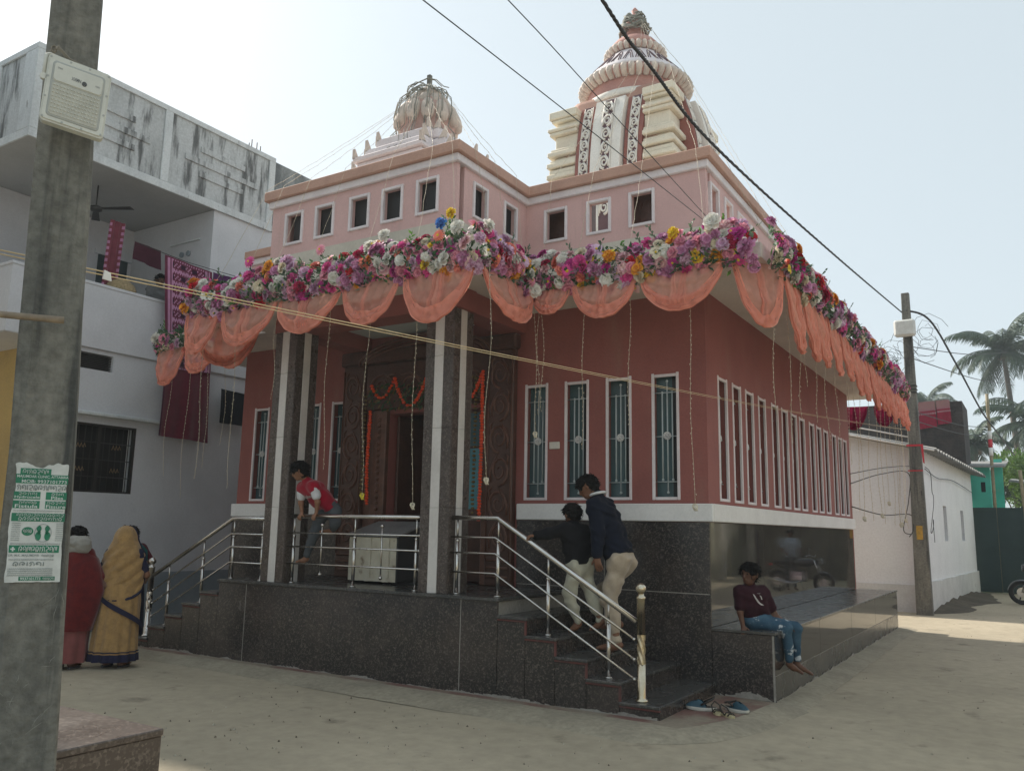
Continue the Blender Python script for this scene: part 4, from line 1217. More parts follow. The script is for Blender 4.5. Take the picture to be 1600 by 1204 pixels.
# ================================================================== HANGING LIGHT STRINGS
ORD = ['first', 'second', 'third', 'fourth', 'fifth', 'sixth', 'seventh', 'eighth', 'ninth', 'tenth', 'eleventh', 'twelfth', 'thirteenth', 'fourteenth', 'fifteenth', 'sixteenth', 'seventeenth', 'eighteenth', 'nineteenth', 'twentieth']
def light_string(label, x, y, z1, z0, seed, tail=None):
    rg = random.Random(seed)
    mb = MB()
    n = max(4, int((z1 - z0) / .09))
    ph = rg.uniform(0, 6); amp = rg.uniform(.006, .016)
    dx, dy = rg.uniform(-.03, .03), rg.uniform(-.03, .03)
    pts = []
    for i in range(n + 1):
        t = i / n
        pts.append(Vector((x + dx * t + amp * math.sin(t * 9 + ph), y + dy * t + amp * math.cos(t * 7 + ph), z1 + (z0 - z1) * t)))
    mb.tube(pts, .0021, 4)
    for i in range(1, n + 1):
        for q in (0, .5):
            p = pts[i] + (pts[i - 1] - pts[i]) * q + Vector((rg.uniform(-.008, .008), rg.uniform(-.008, .008), 0))
            mb.mat(1); mb.tube([p, p + Vector((rg.uniform(-.006, .006), 0, -.016))], [.0038, .0016], 4); mb.mat(0)
    if tail:                                                    # the end wound into a small knot
        c = pts[-1]
        mb.mat(tail)
        for k in range(3):
            mb.tube([c + Vector((.022 * math.cos(a + k), .01 * math.sin(a * 2), -.03 + .032 * math.sin(a + k * .4))) for a in [j * .8 for j in range(9)]], .0045, 4)
    o = mb.build('light_string', [m_lwire, m_bulb, M('yellow_tape', (.75, .62, .05), .5)], None, at=(x, y, z0))
    tag(o, label, 'light string', 'strings of small bulbs hanging from the eaves')
PS = [(-8.199, 2.07), (-7.655, 1.956), (-6.992, 2.912), (-6.203, 2.134), (-5.642, 1.873), (-5.04, 1.78), (-4.16, 2.004)]
for i, (x, z) in enumerate(PS):
    light_string('%s string of tiny bulbs from the left below the porch front' % ORD[i], x, 6.235, 4.02, z, 100 + i, {4: 2, 5: 1, 6: 1}.get(i))
for i, (x, z) in enumerate([(-4.33, 2.537), (-4.288, 2.728), (-4.234, 2.758), (-3.755, 2.349), (-3.256, 2.119), (-2.649, 1.807)]):
    light_string('%s bulb string from the porch side hanging before the right front windows' % ORD[i], x, 7.335, 4.02, z, 120 + i, 1 if i in (0, 5) else None)
for i, (y, z) in enumerate([(7.70, 2.662), (8.231, 2.417), (8.689, 2.721), (9.04, 3.11), (9.319, 2.761), (9.856, 2.567), (10.49, 2.549), (11.157, 2.446), (11.661, 1.876), (12.156, 1.807), (12.747, 1.777), (13.271, 1.874), (13.835, 1.751), (14.306, 2.087), (14.881, 1.747), (15.25, 1.765), (15.6, 1.752), (15.85, 1.79), (16.08, 1.712), (16.3, 1.862)]):
    light_string('%s bulb string from the front corner along the right side eave' % ORD[i], -1.965, y, 4.02, z, 140 + i, 1 if i > 7 and i % 2 else None)
for i, (x, z) in enumerate([(-10.3, 2.2), (-9.9, 1.9), (-9.5, 2.3), (-9.15, 2.6)]):
    light_string('%s bulb string from the left under the left corner eave' % ORD[i], x, 7.335, 4.02, z, 170 + i)
# strings stretched from the dome and the tower over the parapet to the eaves
def stretched(label, pts, seed):
    rg = random.Random(seed)
    P_ = [Vector(p) for p in pts]
    out = []
    for a, b in zip(P_[:-1], P_[1:]):
        n = max(2, int((b - a).length / .12))
        for k in range(n): out.append(a + (b - a) * (k / n) + Vector((rg.uniform(-.006, .006), rg.uniform(-.006, .006), rg.uniform(-.004, .004) - .03 * math.sin(PI * k / n))))
    out.append(P_[-1])
    mb = MB(); mb.tube(out, .0020, 4)
    mb.mat(1)
    for p in out[1:]: mb.tube([p, p + Vector((0, 0, -.014))], [.0042, .0015], 4)
    o = mb.build('light_string', [m_lwire, m_bulb], None, at=P_[-1])
    tag(o, label, 'light string', 'strings of small bulbs stretched over the roof')
for i, (xc, xe) in enumerate([(-7.75, -8.2), (-7.45, -7.7), (-7.0, -7.2), (-6.45, -6.6), (-5.75, -5.8), (-5.2, -5.1), (-4.95, -4.6)]):
    stretched('%s bulb string from the left running from the small dome down the porch parapet' % ORD[i], [(-6.3, 7.85, 7.12), (xc, 6.62, 5.59), (xe, 6.28, 4.3)], 200 + i)
for i, (yc, ye) in enumerate([(6.9, 6.7), (7.3, 7.0), (7.75, 7.25)]):
    stretched('%s bulb string down the right flank of the porch parapet' % ORD[i], [(-6.1, 7.9, 7.12), (-4.85, yc, 5.59), (-4.42, ye, 4.25)], 210 + i)
for i, (xc, xe) in enumerate([(-4.55, -4.3), (-4.0, -3.9), (-3.4, -3.3), (-2.8, -2.5)]):
    stretched('%s bulb string from the left running from the tower down the main parapet' % ORD[i], [(-6.05, 14.3, 11.7), (-6.3 + .55 + i * .16, 13.55, 10.45), (xc, 8.05, 5.59), (xe, 7.42, 4.3)], 220 + i)
for i, (y, ye) in enumerate([(8.6, 8.3), (9.7, 9.6), (11.2, 11.2)]):
    stretched('%s bulb string from the corner running from the tower down the right flank' % ORD[i], [(-6.0, 14.4, 11.7), (-5.2, 14.3, 10.4), (-2.64, y, 5.59), (-2.02, ye, 4.3)], 230 + i)

# ------------------------------------------------------------------ marigold garlands on the door
m_mari = M('marigold_orange', (.85, .10, .02), .7, (.72, .055, .02), 40., fine=.1)
m_mango = M('garland_dull_gold', (.20, .13, .035), .6, (.10, .08, .03), 25., fine=.1)
def marigold(label, pts, r, m_, step=.034):
    mb = MB()
    P_ = [Vector(p) for p in pts]
    for a, b in zip(P_[:-1], P_[1:]):
        n = max(1, int((b - a).length / step))
        for k in range(n):
            p = a + (b - a) * (k / n)
            mb.ball(p + Vector((random.uniform(-.004, .004), random.uniform(-.004, .004), 0)), r * random.uniform(.85, 1.1), 7, .75)
    o = mb.build('marigold_garland', m_, None, at=P_[-1])
    tag(o, label, 'garland', 'garlands hung round the door')
yg_ = 8.03
marigold('orange marigold string hanging down the left door jamb', [(-7.16, yg_, 3.0), (-7.17, yg_ - .01, 2.3), (-7.15, yg_, 1.80)], .026, m_mari)
marigold('orange marigold string hanging down the right door jamb', [(-5.44, yg_, 3.38), (-5.43, yg_ - .01, 2.4), (-5.45, yg_, 1.62)], .026, m_mari)
marigold('dull gold bead string beside the left marigold string', [(-7.25, yg_, 3.2), (-7.26, yg_, 1.88)], .022, m_mango, .05)
marigold('dull gold bead string beside the right marigold string', [(-5.53, yg_, 3.3), (-5.54, yg_, 1.68)], .022, m_mango, .05)
def cat(a, b, drop, n=9):
    a, b = Vector(a), Vector(b)
    return [a + (b - a) * (k / n) - Vector((0, 0, drop * (1 - (2 * k / n - 1) ** 2))) for k in range(n + 1)]
fest = [(-7.16, 3.33), (-6.78, 3.40), (-6.28, 3.36), (-5.88, 3.36), (-5.44, 3.38)]
for i, (a, b) in enumerate(zip(fest[:-1], fest[1:])):
    marigold('%s marigold festoon from the left over the door' % ORD[i], cat((a[0], yg_, a[1]), (b[0], yg_, b[1]), (.20, .34, .28, .32)[i]), .026, m_mari)
lfm = MB()
for k in range(360):
    x = random.uniform(-7.18, -5.42); z = random.uniform(3.02, 3.36)
    lfm.mat(random.choice((0, 0, 1)))
    leaf(lfm, Vector((x, yg_ + .015 + random.uniform(-.01, .01), z)), Vector((random.uniform(-.5, .5), -.3, random.uniform(-1, -.2))), Vector((0, -1, 0)), random.uniform(.05, .09), random.uniform(.012, .02))
tag(lfm.build('leaf_swag', [m_leafd, m_mango], None, at=(-6.3, yg_, 3.0)), 'dark leafy swag behind the marigold festoons over the door', 'garland')

# ------------------------------------------------------------------ overhead cables and cords
def cable(name, label, pts, r, m_, group=None, n=6, twist=False):
    P_ = [Vector(p) for p in pts]
    # smooth through the points
    out = []
    for i in range(len(P_) - 1):
        p0, p1, p2, p3 = P_[max(0, i - 1)], P_[i], P_[i + 1], P_[min(len(P_) - 1, i + 2)]
        for k in range(10):
            t = k / 10
            out.append(.5 * ((2 * p1) + (p2 - p0) * t + (2 * p0 - 5 * p1 + 4 * p2 - p3) * t * t + (3 * p1 - p0 - 3 * p2 + p3) * t ** 3))
    out.append(P_[-1])
    mb = MB()
    if twist:
        for s in (0, PI * .66, PI * 1.33):
            q = []
            L = 0
            for i in range(len(out) * 6 - 5):
                j, f = divmod(i, 6)
                p = out[j] + (out[min(j + 1, len(out) - 1)] - out[j]) * (f / 6)
                a = s + i * .9
                q.append(p + Vector((math.cos(a), 0, math.sin(a))) * r * .55)
            mb.tube(q, r * .6, 5)
    else:
        mb.tube(out, r, n)
    o = mb.build(name, m_, None, at=P_[-1])
    return tag(o, label, 'cable', group)
cable('power_cable', 'thick black twisted power cable crossing the sky to the far pole', [(-2.16, 1.35, 5.55), (-2.2, 4.5, 5.02), (-2.22, 5.44, 4.98), (-2.22, 7.09, 4.98), (-2.22, 12.44, 5.55), (-2.20, 19.5, 6.36)], .013, m_wire, 'cables over the street', twist=True)
cable('power_cable', 'thin dark wire reaching the temple corner, the lower of two', [(-2.34, 1.2, 3.95), (-2.49, 3.05, 4.22), (-2.6, 5.0, 4.45), (-2.75, 8.2, 4.78)], .0036, m_wire, 'cables over the street')
cable('power_cable', 'thin dark wire reaching the temple corner, the upper of two', [(-2.30, 1.3, 4.45), (-2.43, 3.78, 4.62), (-2.55, 5.6, 4.70), (-2.75, 8.25, 4.84)], .0036, m_wire, 'cables over the street')
def gold_line(off):
    a, b = Vector((-2.836, 1.34, 2.418 + off)), Vector((-2.21, 19.55, 3.80 + off))
    return [a + (b - a) * t - Vector((0, 0, .24 * t * (1 - t))) for t in [-.03, 0, .03, .08, .15, .25, .4, .55, .7, .85, 1]]
cable('gold_cord', 'gold cord stretched across the temple front, the upper of the pair', gold_line(.006), .0024, m_gold, 'pair of gold cords')
cable('gold_cord', 'gold cord stretched across the temple front, the lower of the pair', gold_line(-.007), .0022, m_gold, 'pair of gold cords')
tg = MB().extr([Vector(q) for q in ((-2.823, 1.690, 2.418), (-2.820, 1.722, 2.416), (-2.821, 1.716, 2.446), (-2.823, 1.694, 2.452))], (0, 0, 0), (.006, 0, 0)).build('paper_tag', m_white, None, at=(-2.80, 1.9, 2.43))
tag(tg, 'small white paper tag folded over the gold cords near the concrete pole', 'tag')
# ================================================================== LEFT: white house with verandah
m_hwhite = M('house_white', (.60, .61, .63), .85, (.52, .53, .55), 1.2, (.3, .75), bump=.12, bscale=45., fine=.03, c3=(.42, .44, .46), s3=2.0, r3=(.64, .85))
m_hdado = M('house_dado', (.25, .29, .32), .85, (.21, .25, .28), 1.4, fine=.04, c3=(.32, .34, .35), s3=3., r3=(.6, .8))
m_hstain = M('house_weathered', (.50, .525, .53), .9, (.38, .40, .40), 2.2, (.35, .7), (1, 1, .3), bump=.25, bscale=35., fine=.08, c3=(.11, .115, .115), s3=6.0, r3=(.49, .66), st3=(1, 1, .16), detail=10.)
m_hframe = M('house_trim', (.60, .635, .64), .85, (.48, .51, .52), 3., (.4, .72), (1, 1, .4), fine=.06, c3=(.14, .145, .14), s3=5.5, r3=(.63, .74), st3=(1, 1, .35), bump=.2)
m_hblack = M('house_mould_black', (.12, .135, .14), .95, (.28, .30, .30), 3., (.35, .62), (1, 1, .25), fine=.12, bump=.3)
m_hceil = M('house_ceiling', (.44, .45, .44), .9, (.38, .39, .38), 1.2, fine=.03)
m_hyellow = M('house_yellow', (.52, .37, .13), .85, (.43, .31, .12), 1.5, fine=.04, c3=(.28, .24, .18), s3=1.4, r3=(.58, .75))
m_black = M('black_iron', (.030, .028, .026), .5, fine=.05)
H = thing('verandah_house', 'two-storey white house left of the temple with a weathered roof parapet and open verandah', 'house', (-12.5, 8, 0))
HX = -11.63
# ground floor
hw = MB(); wall_holes(hw, 'x', HX - .04, -.2, 6.6, 16, .80, 4.06, [(6.62, 7.79, 1.97, 2.97), (6.60, 7.30, 3.76, 4.0)]); hw.build('ground_wall', m_hwhite, H)
MB().box(HX - .24, 6.6, 0, HX - .03, 16, .80).build('dado', m_hdado, H)
MB().box(-20, 6.4, 0, HX - .245, 6.6, 4.06).build('front_wall', m_hyellow, H)
MB().box(-20, 6.62, 0, -19.8, 16, 8.2).build('rear_wall', m_hwhite, H)
MB().bbox(HX - .06, 6.45, 3.075, HX + .07, 8.22, 3.13, .01).build('sunshade', m_hframe, H)
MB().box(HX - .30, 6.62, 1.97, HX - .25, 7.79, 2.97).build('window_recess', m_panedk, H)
wf = MB(); wf.box(HX - .10, 6.62, 1.97, HX - .045, 6.66, 2.97); wf.box(HX - .10, 7.75, 1.97, HX - .045, 7.79, 2.97); wf.box(HX - .10, 7.18, 1.97, HX - .045, 7.23, 2.97)
wf.box(HX - .10, 6.661, 1.97, HX - .046, 7.749, 2.0); wf.box(HX - .10, 6.661, 2.94, HX - .046, 7.749, 2.97)
hwin = wf.build('window', m_black, H)
for k in range(11):
    y = 6.70 + k * .1
    MB().tube([(HX - .08, y, 2.0), (HX - .08, y, 2.94)], .007, 5).build('bar', m_black, hwin)
for z in (2.2, 2.45, 2.7): MB().tube([(HX - .07, 6.66, z), (HX - .07, 7.75, z)], .007, 5).build('crossbar', m_black, hwin)
m_motif = M('grille_motif', (.30, .20, .10), .6)
for y in (6.93, 7.48):
    for z in (2.30, 2.64):
        mb = MB()
        for k in range(3): mb.tube([(HX - .066, y - .05 + .05 * k, z - .03), (HX - .066, y - .03 + .05 * k, z + .035), (HX - .066, y - .01 + .05 * k, z - .02)], .006, 4)
        mb.build('motif', m_motif, hwin)
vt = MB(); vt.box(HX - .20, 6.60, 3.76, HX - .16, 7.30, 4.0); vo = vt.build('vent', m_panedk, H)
for k in range(9): MB().box(HX - .12, 6.60, 3.775 + k * .025, HX - .09, 7.30, 3.783 + k * .025).build('slat', m_black, vo)
# balcony floor, parapet, roof slab, parapet
MB().box(-19.8, 5.70, 4.061, HX - .02, 16, 4.16).build('balcony_floor', m_hwhite, H)
bp_ = MB(); bp_.box(HX - .11, 5.68, 4.07, HX, 10.05, 5.0); bp_.build('balcony_parapet', m_hwhite, H)
MB().box(-19.8, 5.68, 4.07, HX - .112, 5.79, 5.0).build('balcony_parapet', m_hwhite, H)
MB().bbox(HX - .125, 5.665, 5.001, HX + .012, 10.05, 5.05, .008).build('coping', m_hwhite, H)
MB().bbox(-19.8, 5.665, 5.001, HX - .127, 5.80, 5.05, .008).build('coping', m_hwhite, H)
MB().box(-13.95, 5.8, 4.161, -13.9, 8.85, 6.87).build('verandah_wall', m_hwhite, H)
MB().box(-13.9, 8.85, 4.161, HX - .02, 9.0, 6.87).build('verandah_wall', m_hwhite, H)
MB().box(HX - .2, 9.001, 4.161, HX - .02, 16, 6.87).build('upper_wall', m_hwhite, H)
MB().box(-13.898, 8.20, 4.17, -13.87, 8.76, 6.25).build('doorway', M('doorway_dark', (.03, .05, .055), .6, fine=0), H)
MB().box(-13.898, 8.12, 6.251, -13.85, 8.84, 6.33).build('lintel', m_hwhite, H)
MB().box(-19.8, 5.68, 6.88, HX - .001, 10.06, 6.99).build('roof_slab', m_hceil, H)
MB().box(-19.8, 10.061, 6.88, HX - .001, 16, 6.99).build('roof_slab', m_hceil, H)
MB().box(HX - .12, 5.68, 6.992, HX - .002, 10.06, 8.27).build('roof_parapet', m_hstain, H)
MB().box(-19.8, 5.682, 6.992, HX - .122, 5.80, 8.27).build('roof_parapet', m_hstain, H)
MB().box(HX - .12, 10.061, 6.992, HX - .012, 11.3, 8.24).build('roof_parapet', m_hblack, H)
def trim(y0, y1, z0, z1, pr=.03): MB().bbox(HX - .001, y0, z0, HX + pr, y1, z1, .006).build('trim', m_hframe, H)
trim(5.65, 10.08, 8.20, 8.29); trim(5.65, 10.08, 6.86, 6.99); trim(5.65, 5.86, 6.991, 8.199); trim(7.74, 7.88, 6.991, 8.199); trim(9.94, 10.08, 6.991, 8.199)
for (y0, y1, z) in ((6.35, 7.24, 7.74), (6.2, 7.52, 7.50), (6.35, 7.26, 7.28), (8.46, 9.40, 7.76), (8.17, 9.70, 7.53), (8.46, 9.38, 7.32)): MB().bbox(HX - .003, y0, z, HX + .024, y1, z + .10, .006).build('raised_bar', m_hstain, H)
def trimf(x0, x1, z0, z1): MB().bbox(x0, 5.65, z0, x1, 5.681, z1, .006).build('trim', m_hframe, H)
trimf(-19.8, HX - .002, 8.20, 8.29); trimf(-19.8, HX - .002, 6.86, 6.99); trimf(HX - .3, HX - .002, 6.991, 8.199); trimf(-12.75, -12.6, 6.991, 8.199); trimf(-14.6, -14.4, 6.991, 8.199)
# ceiling fan in the verandah
fan = thing('ceiling_fan', 'dark ceiling fan under the verandah roof of the white house', 'fan', (-12.47, 7.24, 6.5))
mb = MB(); mb.tube([(-12.47, 7.24, 6.50), (-12.47, 7.24, 6.879)], .012, 8); mb.build('rod', m_black, fan)
mb = MB(); mb.lathe([(.03, 6.44), (.09, 6.46), (.10, 6.51), (.04, 6.54)], (-12.47, 7.24, 0), 16); mb.build('motor', m_black, fan)
for k in range(3):
    a = .5 + 2 * PI * k / 3
    mb = MB(); d = Vector((math.cos(a), math.sin(a), 0)); s_ = Vector((-d.y, d.x, 0)); c = Vector((-12.47, 7.24, 6.49))
    mb.extr([c + d * .1 - s_ * .04, c + d * .6 - s_ * .065, c + d * .6 + s_ * .065, c + d * .1 + s_ * .04], (0, 0, 0), (0, 0, .008)); mb.build('blade', m_black, fan)
# fluorescent batten on the verandah end wall
bt = thing('batten_lamp', 'unlit tube lamp with two round holders on the verandah end wall', 'lamp', (-12.4, 8.84, 6.3))
MB().bbox(-12.75, 8.815, 6.38, -11.95, 8.849, 6.41, .006).build('tube', m_hframe, bt)
for x in (-12.42, -12.24): MB().tube([(x, 8.82, 6.18), (x, 8.849, 6.18)], .05, 12).build('holder', m_hdado, bt)
# roof top bits
def tank(x, y, z, r, label, m_):
    o = MB().lathe([(r * .96, 0), (r, r * .4), (r, r * 1.1), (r * .9, r * 1.5), (r * .55, r * 1.75), (r * .2, r * 1.85), (r * .18, r * 1.95)], (x, y, z), 20).build('water_tank', m_, None, at=(x, y, z))
    tag(o, label, 'tank')
tank(-12.8, 10.05, 7.0, .27 * 3.6 / 2.9, 'grey domed water tank peeping over the white house parapet', M('tank_grey', (.36, .37, .36), .7, fine=.05))
tank(-12.8, 12.2, 7.0, .62, 'black domed water tank just left of the porch parapet', M('tank_black', (.035, .035, .035), .5, fine=.05))
MB().box(-13.6, 9.5, 6.991, -12.3, 10.6, 8.0).build('tank_base', m_hwhite, H)
MB().box(-13.8, 11.5, 6.991, -12.0, 13.2, 7.6).build('tank_base', m_hwhite, H)
for o_ in [o for o in COL.objects if o.name.startswith('water_tank')]:
    o_.location.z = 8.0 if o_.location.y < 11 else 7.6
for i, (x, y, h) in enumerate(((-12.0, 9.75, .26), (-12.05, 9.85, .38), (-12.0, 9.93, .34), (-12.1, 10.1, .36))):
    o = MB().tube([(x, y, 8.0), (x + .01, y, 8.30 + h)], .010, 5).build('rebar', M('rust', (.10, .06, .045), .8), None, at=(x, y, 8.0))
    tag(o, '%s of four thin rusty rebar rods behind the white house parapet, counted from the left' % ORD[i], 'rebar', 'rebar rods on the roof')
MB().box(-12.3, 9.55, 6.992, -11.9, 10.3, 8.0).build('rebar_column', m_hstain, H)

# ------------------------------------------------------------------ textiles
def sheet(name, label, TL, TR, BL, BR, nu, nv, amp, mats, fn=None, nrm=(1, 0, 0), freq=9., seed=0, cat_='cloth', group=None):
    TL, TR, BL, BR, nrm = map(Vector, (TL, TR, BL, BR, nrm))
    mb = MB(); rg = random.Random(seed); ph = rg.uniform(0, 6)
    for j in range(nv + 1):
        for i in range(nu + 1):
            u, v = i / nu, j / nv
            p = (TL * (1 - u) + TR * u) * (1 - v) + (BL * (1 - u) + BR * u) * v
            o = amp * (math.sin(u * freq + ph + v * 1.3) + .5 * math.sin(u * freq * 2.3 + v * 2 + ph)) * (.35 + .65 * v)
            mb.v.append(tuple(p + nrm * o))
    for j in range(nv):
        for i in range(nu):
            a = j * (nu + 1) + i
            mb.f.append((a, a + 1, a + nu + 2, a + nu + 1)); mb.mi.append(fn((i + .5) / nu, (j + .5) / nv, i, j) if fn else 0); mb.sm.append(True)
    o = mb.build(name, mats, None, at=BL)
    return tag(o, label, cat_, group)
m_ikat_m = cloth('ikat_maroon', (.13, .015, .045)); m_ikat_p = cloth('ikat_pink', (.46, .22, .36)); m_ikat_d = cloth('ikat_dark', (.035, .012, .03)); m_mar = cloth('cloth_maroon', (.14, .012, .03))
def ikat(u, v, i, j):
    if u < .05 or u > .95 or v < .02: return 0
    if u < .15 or u > .86: return 1 if (i % 4) else 0
    q = (v * 9.0) % 1
    if q < .12: return 1
    if q < .22: return 1 if i % 2 == 0 else 0
    if q > .42 and q < .72:
        s = (u * 4.0) % 1
        if .25 < s < .75: return 2
        return 1 if (j + i) % 3 == 0 else 0
    return 1 if (i % 3 == 0 and q > .3 and j % 2) or (q > .88 and i % 2) else 0
sheet('sari', 'maroon sari with pink ikat squares hanging over the verandah edge', (-11.45, 7.85, 5.74), (-11.47, 8.76, 5.70), (-11.46, 8.02, 3.95), (-11.46, 8.90, 4.0), 40, 72, .022, [m_ikat_m, m_ikat_p, m_ikat_d], ikat, seed=2)
sheet('sari', 'plain dark maroon length of cloth hanging below the ikat sari', (-11.48, 8.03, 4.05), (-11.50, 8.92, 4.06), (-11.46, 8.02, 2.88), (-11.46, 8.97, 2.85), 24, 10, .030, [m_mar, cloth('maroon_border', (.09, .012, .04))], lambda u, v, i, j: 1 if v > .95 or u < .06 else 0, seed=3)
MB().tube([(-11.46, 7.4, 5.78), (-11.46, 8.3, 5.735), (-11.46, 9.6, 5.77)], .006, 5).build('washing_line', m_wire, None, at=(-11.46, 8.3, 5.73))
tag(bpy.data.objects['washing_line'], 'washing line along the verandah edge of the white house', 'line')
sheet('towel', 'purple cloth hanging behind the ikat sari', (-11.50, 8.80, 5.72), (-11.50, 9.30, 5.74), (-11.52, 8.82, 5.25), (-11.52, 9.45, 5.2), 10, 6, .03, [cloth('cloth_purple', (.10, .03, .11))], seed=4)
sheet('towel', 'dark red towel on a line inside the verandah', (-12.6, 8.05, 6.22), (-12.6, 8.55, 6.20), (-12.62, 8.06, 5.92), (-12.62, 8.58, 5.86), 8, 5, .02, [cloth('cloth_winered', (.09, .022, .04))], seed=5)
sheet('curtain', 'red patterned curtain hanging at the verandah edge beside the concrete pole', (-12.2, 7.35, 6.3), (-12.2, 7.60, 6.3), (-12.2, 7.30, 5.1), (-12.2, 7.55, 5.06), 18, 24, .035, [cloth('curtain_red', (.19, .04, .06)), m_ikat_p], lambda u, v, i, j: 1 if (u < .12 or u > .85) and j % 2 else 0, freq=16, seed=6)
sheet('trousers', 'black trousers hanging against the white house below the corner drapes', (-11.56, 9.20, 3.80), (-11.56, 9.74, 3.78), (-11.55, 9.22, 3.22), (-11.55, 9.78, 3.22), 10, 6, .02, [cloth('cloth_black', (.016, .018, .024))], seed=7)
st = MB()
st.lathe([(.24, 0), (.235, .08), (.20, .16), (.13, .22), (.05, .25)], (-12.0, 7.50, 5.06), 22)
o = st.build('straw_basket', M('straw', (.34, .26, .14), .9, (.25, .19, .10), 20., fine=.15, bump=.4), None, at=(-12.0, 7.5, 5.06))
tag(o, 'upturned tan straw basket behind the white house balcony', 'basket')
stool = MB().bbox(-12.25, 7.25, 4.161, -11.78, 7.75, 5.055, .01).build('cupboard', m_hdado, None, at=(-12.0, 7.5, 4.161)); tag(stool, 'low grey cupboard hidden behind the balcony parapet under the straw basket', 'cupboard')

# ================================================================== NEAR POLE, poster, flood lamp, granite block
FH = Vector((-.8649, .5019, 0)); RH = Vector((.5019, .8649, 0)); P0 = Vector((-2.45, 1.42, 0))
def PP(s, z, off=0.): return P0 + RH * s - FH * off + Vector((0, 0, z))          # off: towards the street
pole = MB()
zs = [-.02, .25, .5, .75, 1.0, 1.25, 1.5, 1.75, 2.0, 2.25, 2.5, 2.75, 3.0, 3.3, 3.7, 4.2, 5.0, 6.0, 7.2]
sec = []
for z in zs:
    r_ = .087 - .0405 * min(z, 4) - .03 * max(0, z - 4); l_ = -.115 - .0236 * min(z, 4) - .018 * max(0, z - 4)
    j = .004
    ring = [(l_ + .034, 0), (r_ - .008, 0), (r_, -.012), (r_, -.15), (l_, -.15), (l_, -.020)]
    sec.append([PP(a + random.uniform(-j, j), z, b + random.uniform(-.002, .002)) for a, b in ring])
n = 6
for ring in sec: pole.v += [tuple(p) for p in ring]
for i in range(len(zs) - 1):
    for k in range(n):
        k2 = (k + 1) % n
        pole.f.append((i * n + k, i * n + k2, (i + 1) * n + k2, (i + 1) * n + k)); pole.mi.append(0); pole.sm.append(False)
pole.f.append(tuple((len(zs) - 1) * n + k for k in range(n))); pole.mi.append(0); pole.sm.append(False)
np_ = thing('concrete_pole', 'weathered square concrete pole in the left foreground with a flood lamp and a torn poster', 'pole', (-2.45, 1.45, 0))
pole.build('shaft', m_concrete, np_)
sr = MB(); rgs = random.Random(4)
for k in range(22):                                           # pale scratches and lime marks scored into the lower shaft
    z = rgs.uniform(.80, 1.36); s_ = rgs.uniform(-.11, .035); a = rgs.gauss(1.2, .6); L = rgs.uniform(.01, .05)
    sr.tube([PP(s_, z, .0015), PP(s_ + L * .5 * math.cos(a) + rgs.uniform(-.004, .004), z + L * .5 * math.sin(a), .002), PP(s_ + L * math.cos(a), z + L * math.sin(a), .0015)], [.0002, .0006, .0002], 4)
tag(sr.build('scratches', M('lime_scratch', (.33, .33, .30), .9), np_), kind='stuff')
# flood lamp
def frame3(TL, TR, BL):
    ex = (TR - TL); ey = (BL - TL)
    return TL, ex, ey, ex.cross(ey).normalized()
fl = thing('flood_lamp', 'square white LED flood lamp strapped to the concrete pole', 'lamp', PP(-.05, 2.8, .1))
TLp, TRp, BLp = PP(-.168, 2.947, .10), PP(.007, 2.921, .10), PP(-.175, 2.732, .10)
_, ex, ey, ez = frame3(TLp, TRp, BLp)
if ez.dot(FH) > 0: ez = -ez
def LP(u, v, o=0.): return TLp + ex * u + ey * v + ez * o
def rrect(u0, v0, u1, v1, r, o, n=5):
    pts = []
    for cu, cv, a0 in ((u1 - r, v0 + r, -90), (u1 - r, v1 - r, 0), (u0 + r, v1 - r, 90), (u0 + r, v0 + r, 180)):
        for k in range(n + 1):
            a = R(a0 + 90 * k / n); pts.append(LP(cu + r * math.cos(a), cv + r * math.sin(a), o))
    return pts
def slab(mb, a, b):
    n_ = len(a); base = len(mb.v); mb.v += [tuple(p) for p in a + b]
    for k in range(n_):
        k2 = (k + 1) % n_
        mb.f.append((base + k, base + k2, base + n_ + k2, base + n_ + k)); mb.mi.append(mb.m); mb.sm.append(False)
    mb.f.append(tuple(base + n_ + k for k in range(n_))); mb.mi.append(mb.m); mb.sm.append(False)
    mb.f.append(tuple(base + k for k in reversed(range(n_)))); mb.mi.append(mb.m); mb.sm.append(False)
b_ = MB(); slab(b_, rrect(0, 0, 1, 1, .07, -.022), rrect(0, 0, 1, 1, .07, .006)); slab(b_, rrect(.02, .02, .98, .98, .06, .006), rrect(.03, .03, .97, .97, .05, .011)); b_.build('housing', m_lampw, fl)
b_ = MB(); slab(b_, rrect(.085, .085, .915, .925, .06, .011), rrect(.10, .10, .90, .91, .05, .0135)); b_.build('cover_rim', m_lampg, fl)
b_ = MB(); slab(b_, rrect(.115, .115, .885, .40, .05, .0135), rrect(.125, .125, .875, .385, .05, .018)); b_.build('driver_panel', m_lampw, fl)
b_ = MB(); slab(b_, rrect(.115, .41, .885, .895, .05, .0135), rrect(.12, .415, .88, .89, .05, .0150)); b_.build('led_board', M('led_board', (.50, .50, .44), .5), fl)
dm = MB(); dm.ball((0, 0, 0), .0032, 8, .6); led = dm.mesh('led', m_lampw)
for a in range(14):
    for b in range(8):
        inst('led', led, fl, LP(.155 + a * .053, .455 + b * .055, .0155))
sc_ = MB(); sc_.tube([(0, 0, 0), (0, 0, .002)], .0035, 8); scr = sc_.mesh('screw', m_lampg)
for (u, v) in ((.045, .05), (.955, .05), (.045, .95), (.955, .95), (.35, .04), (.65, .04), (.35, .96), (.65, .96), (.04, .35), (.04, .65), (.96, .35), (.96, .65)):
    o_ = inst('screw', scr, fl, LP(u, v, .010)); o_.rotation_euler = ez.to_track_quat('Z', 'Y').to_euler()
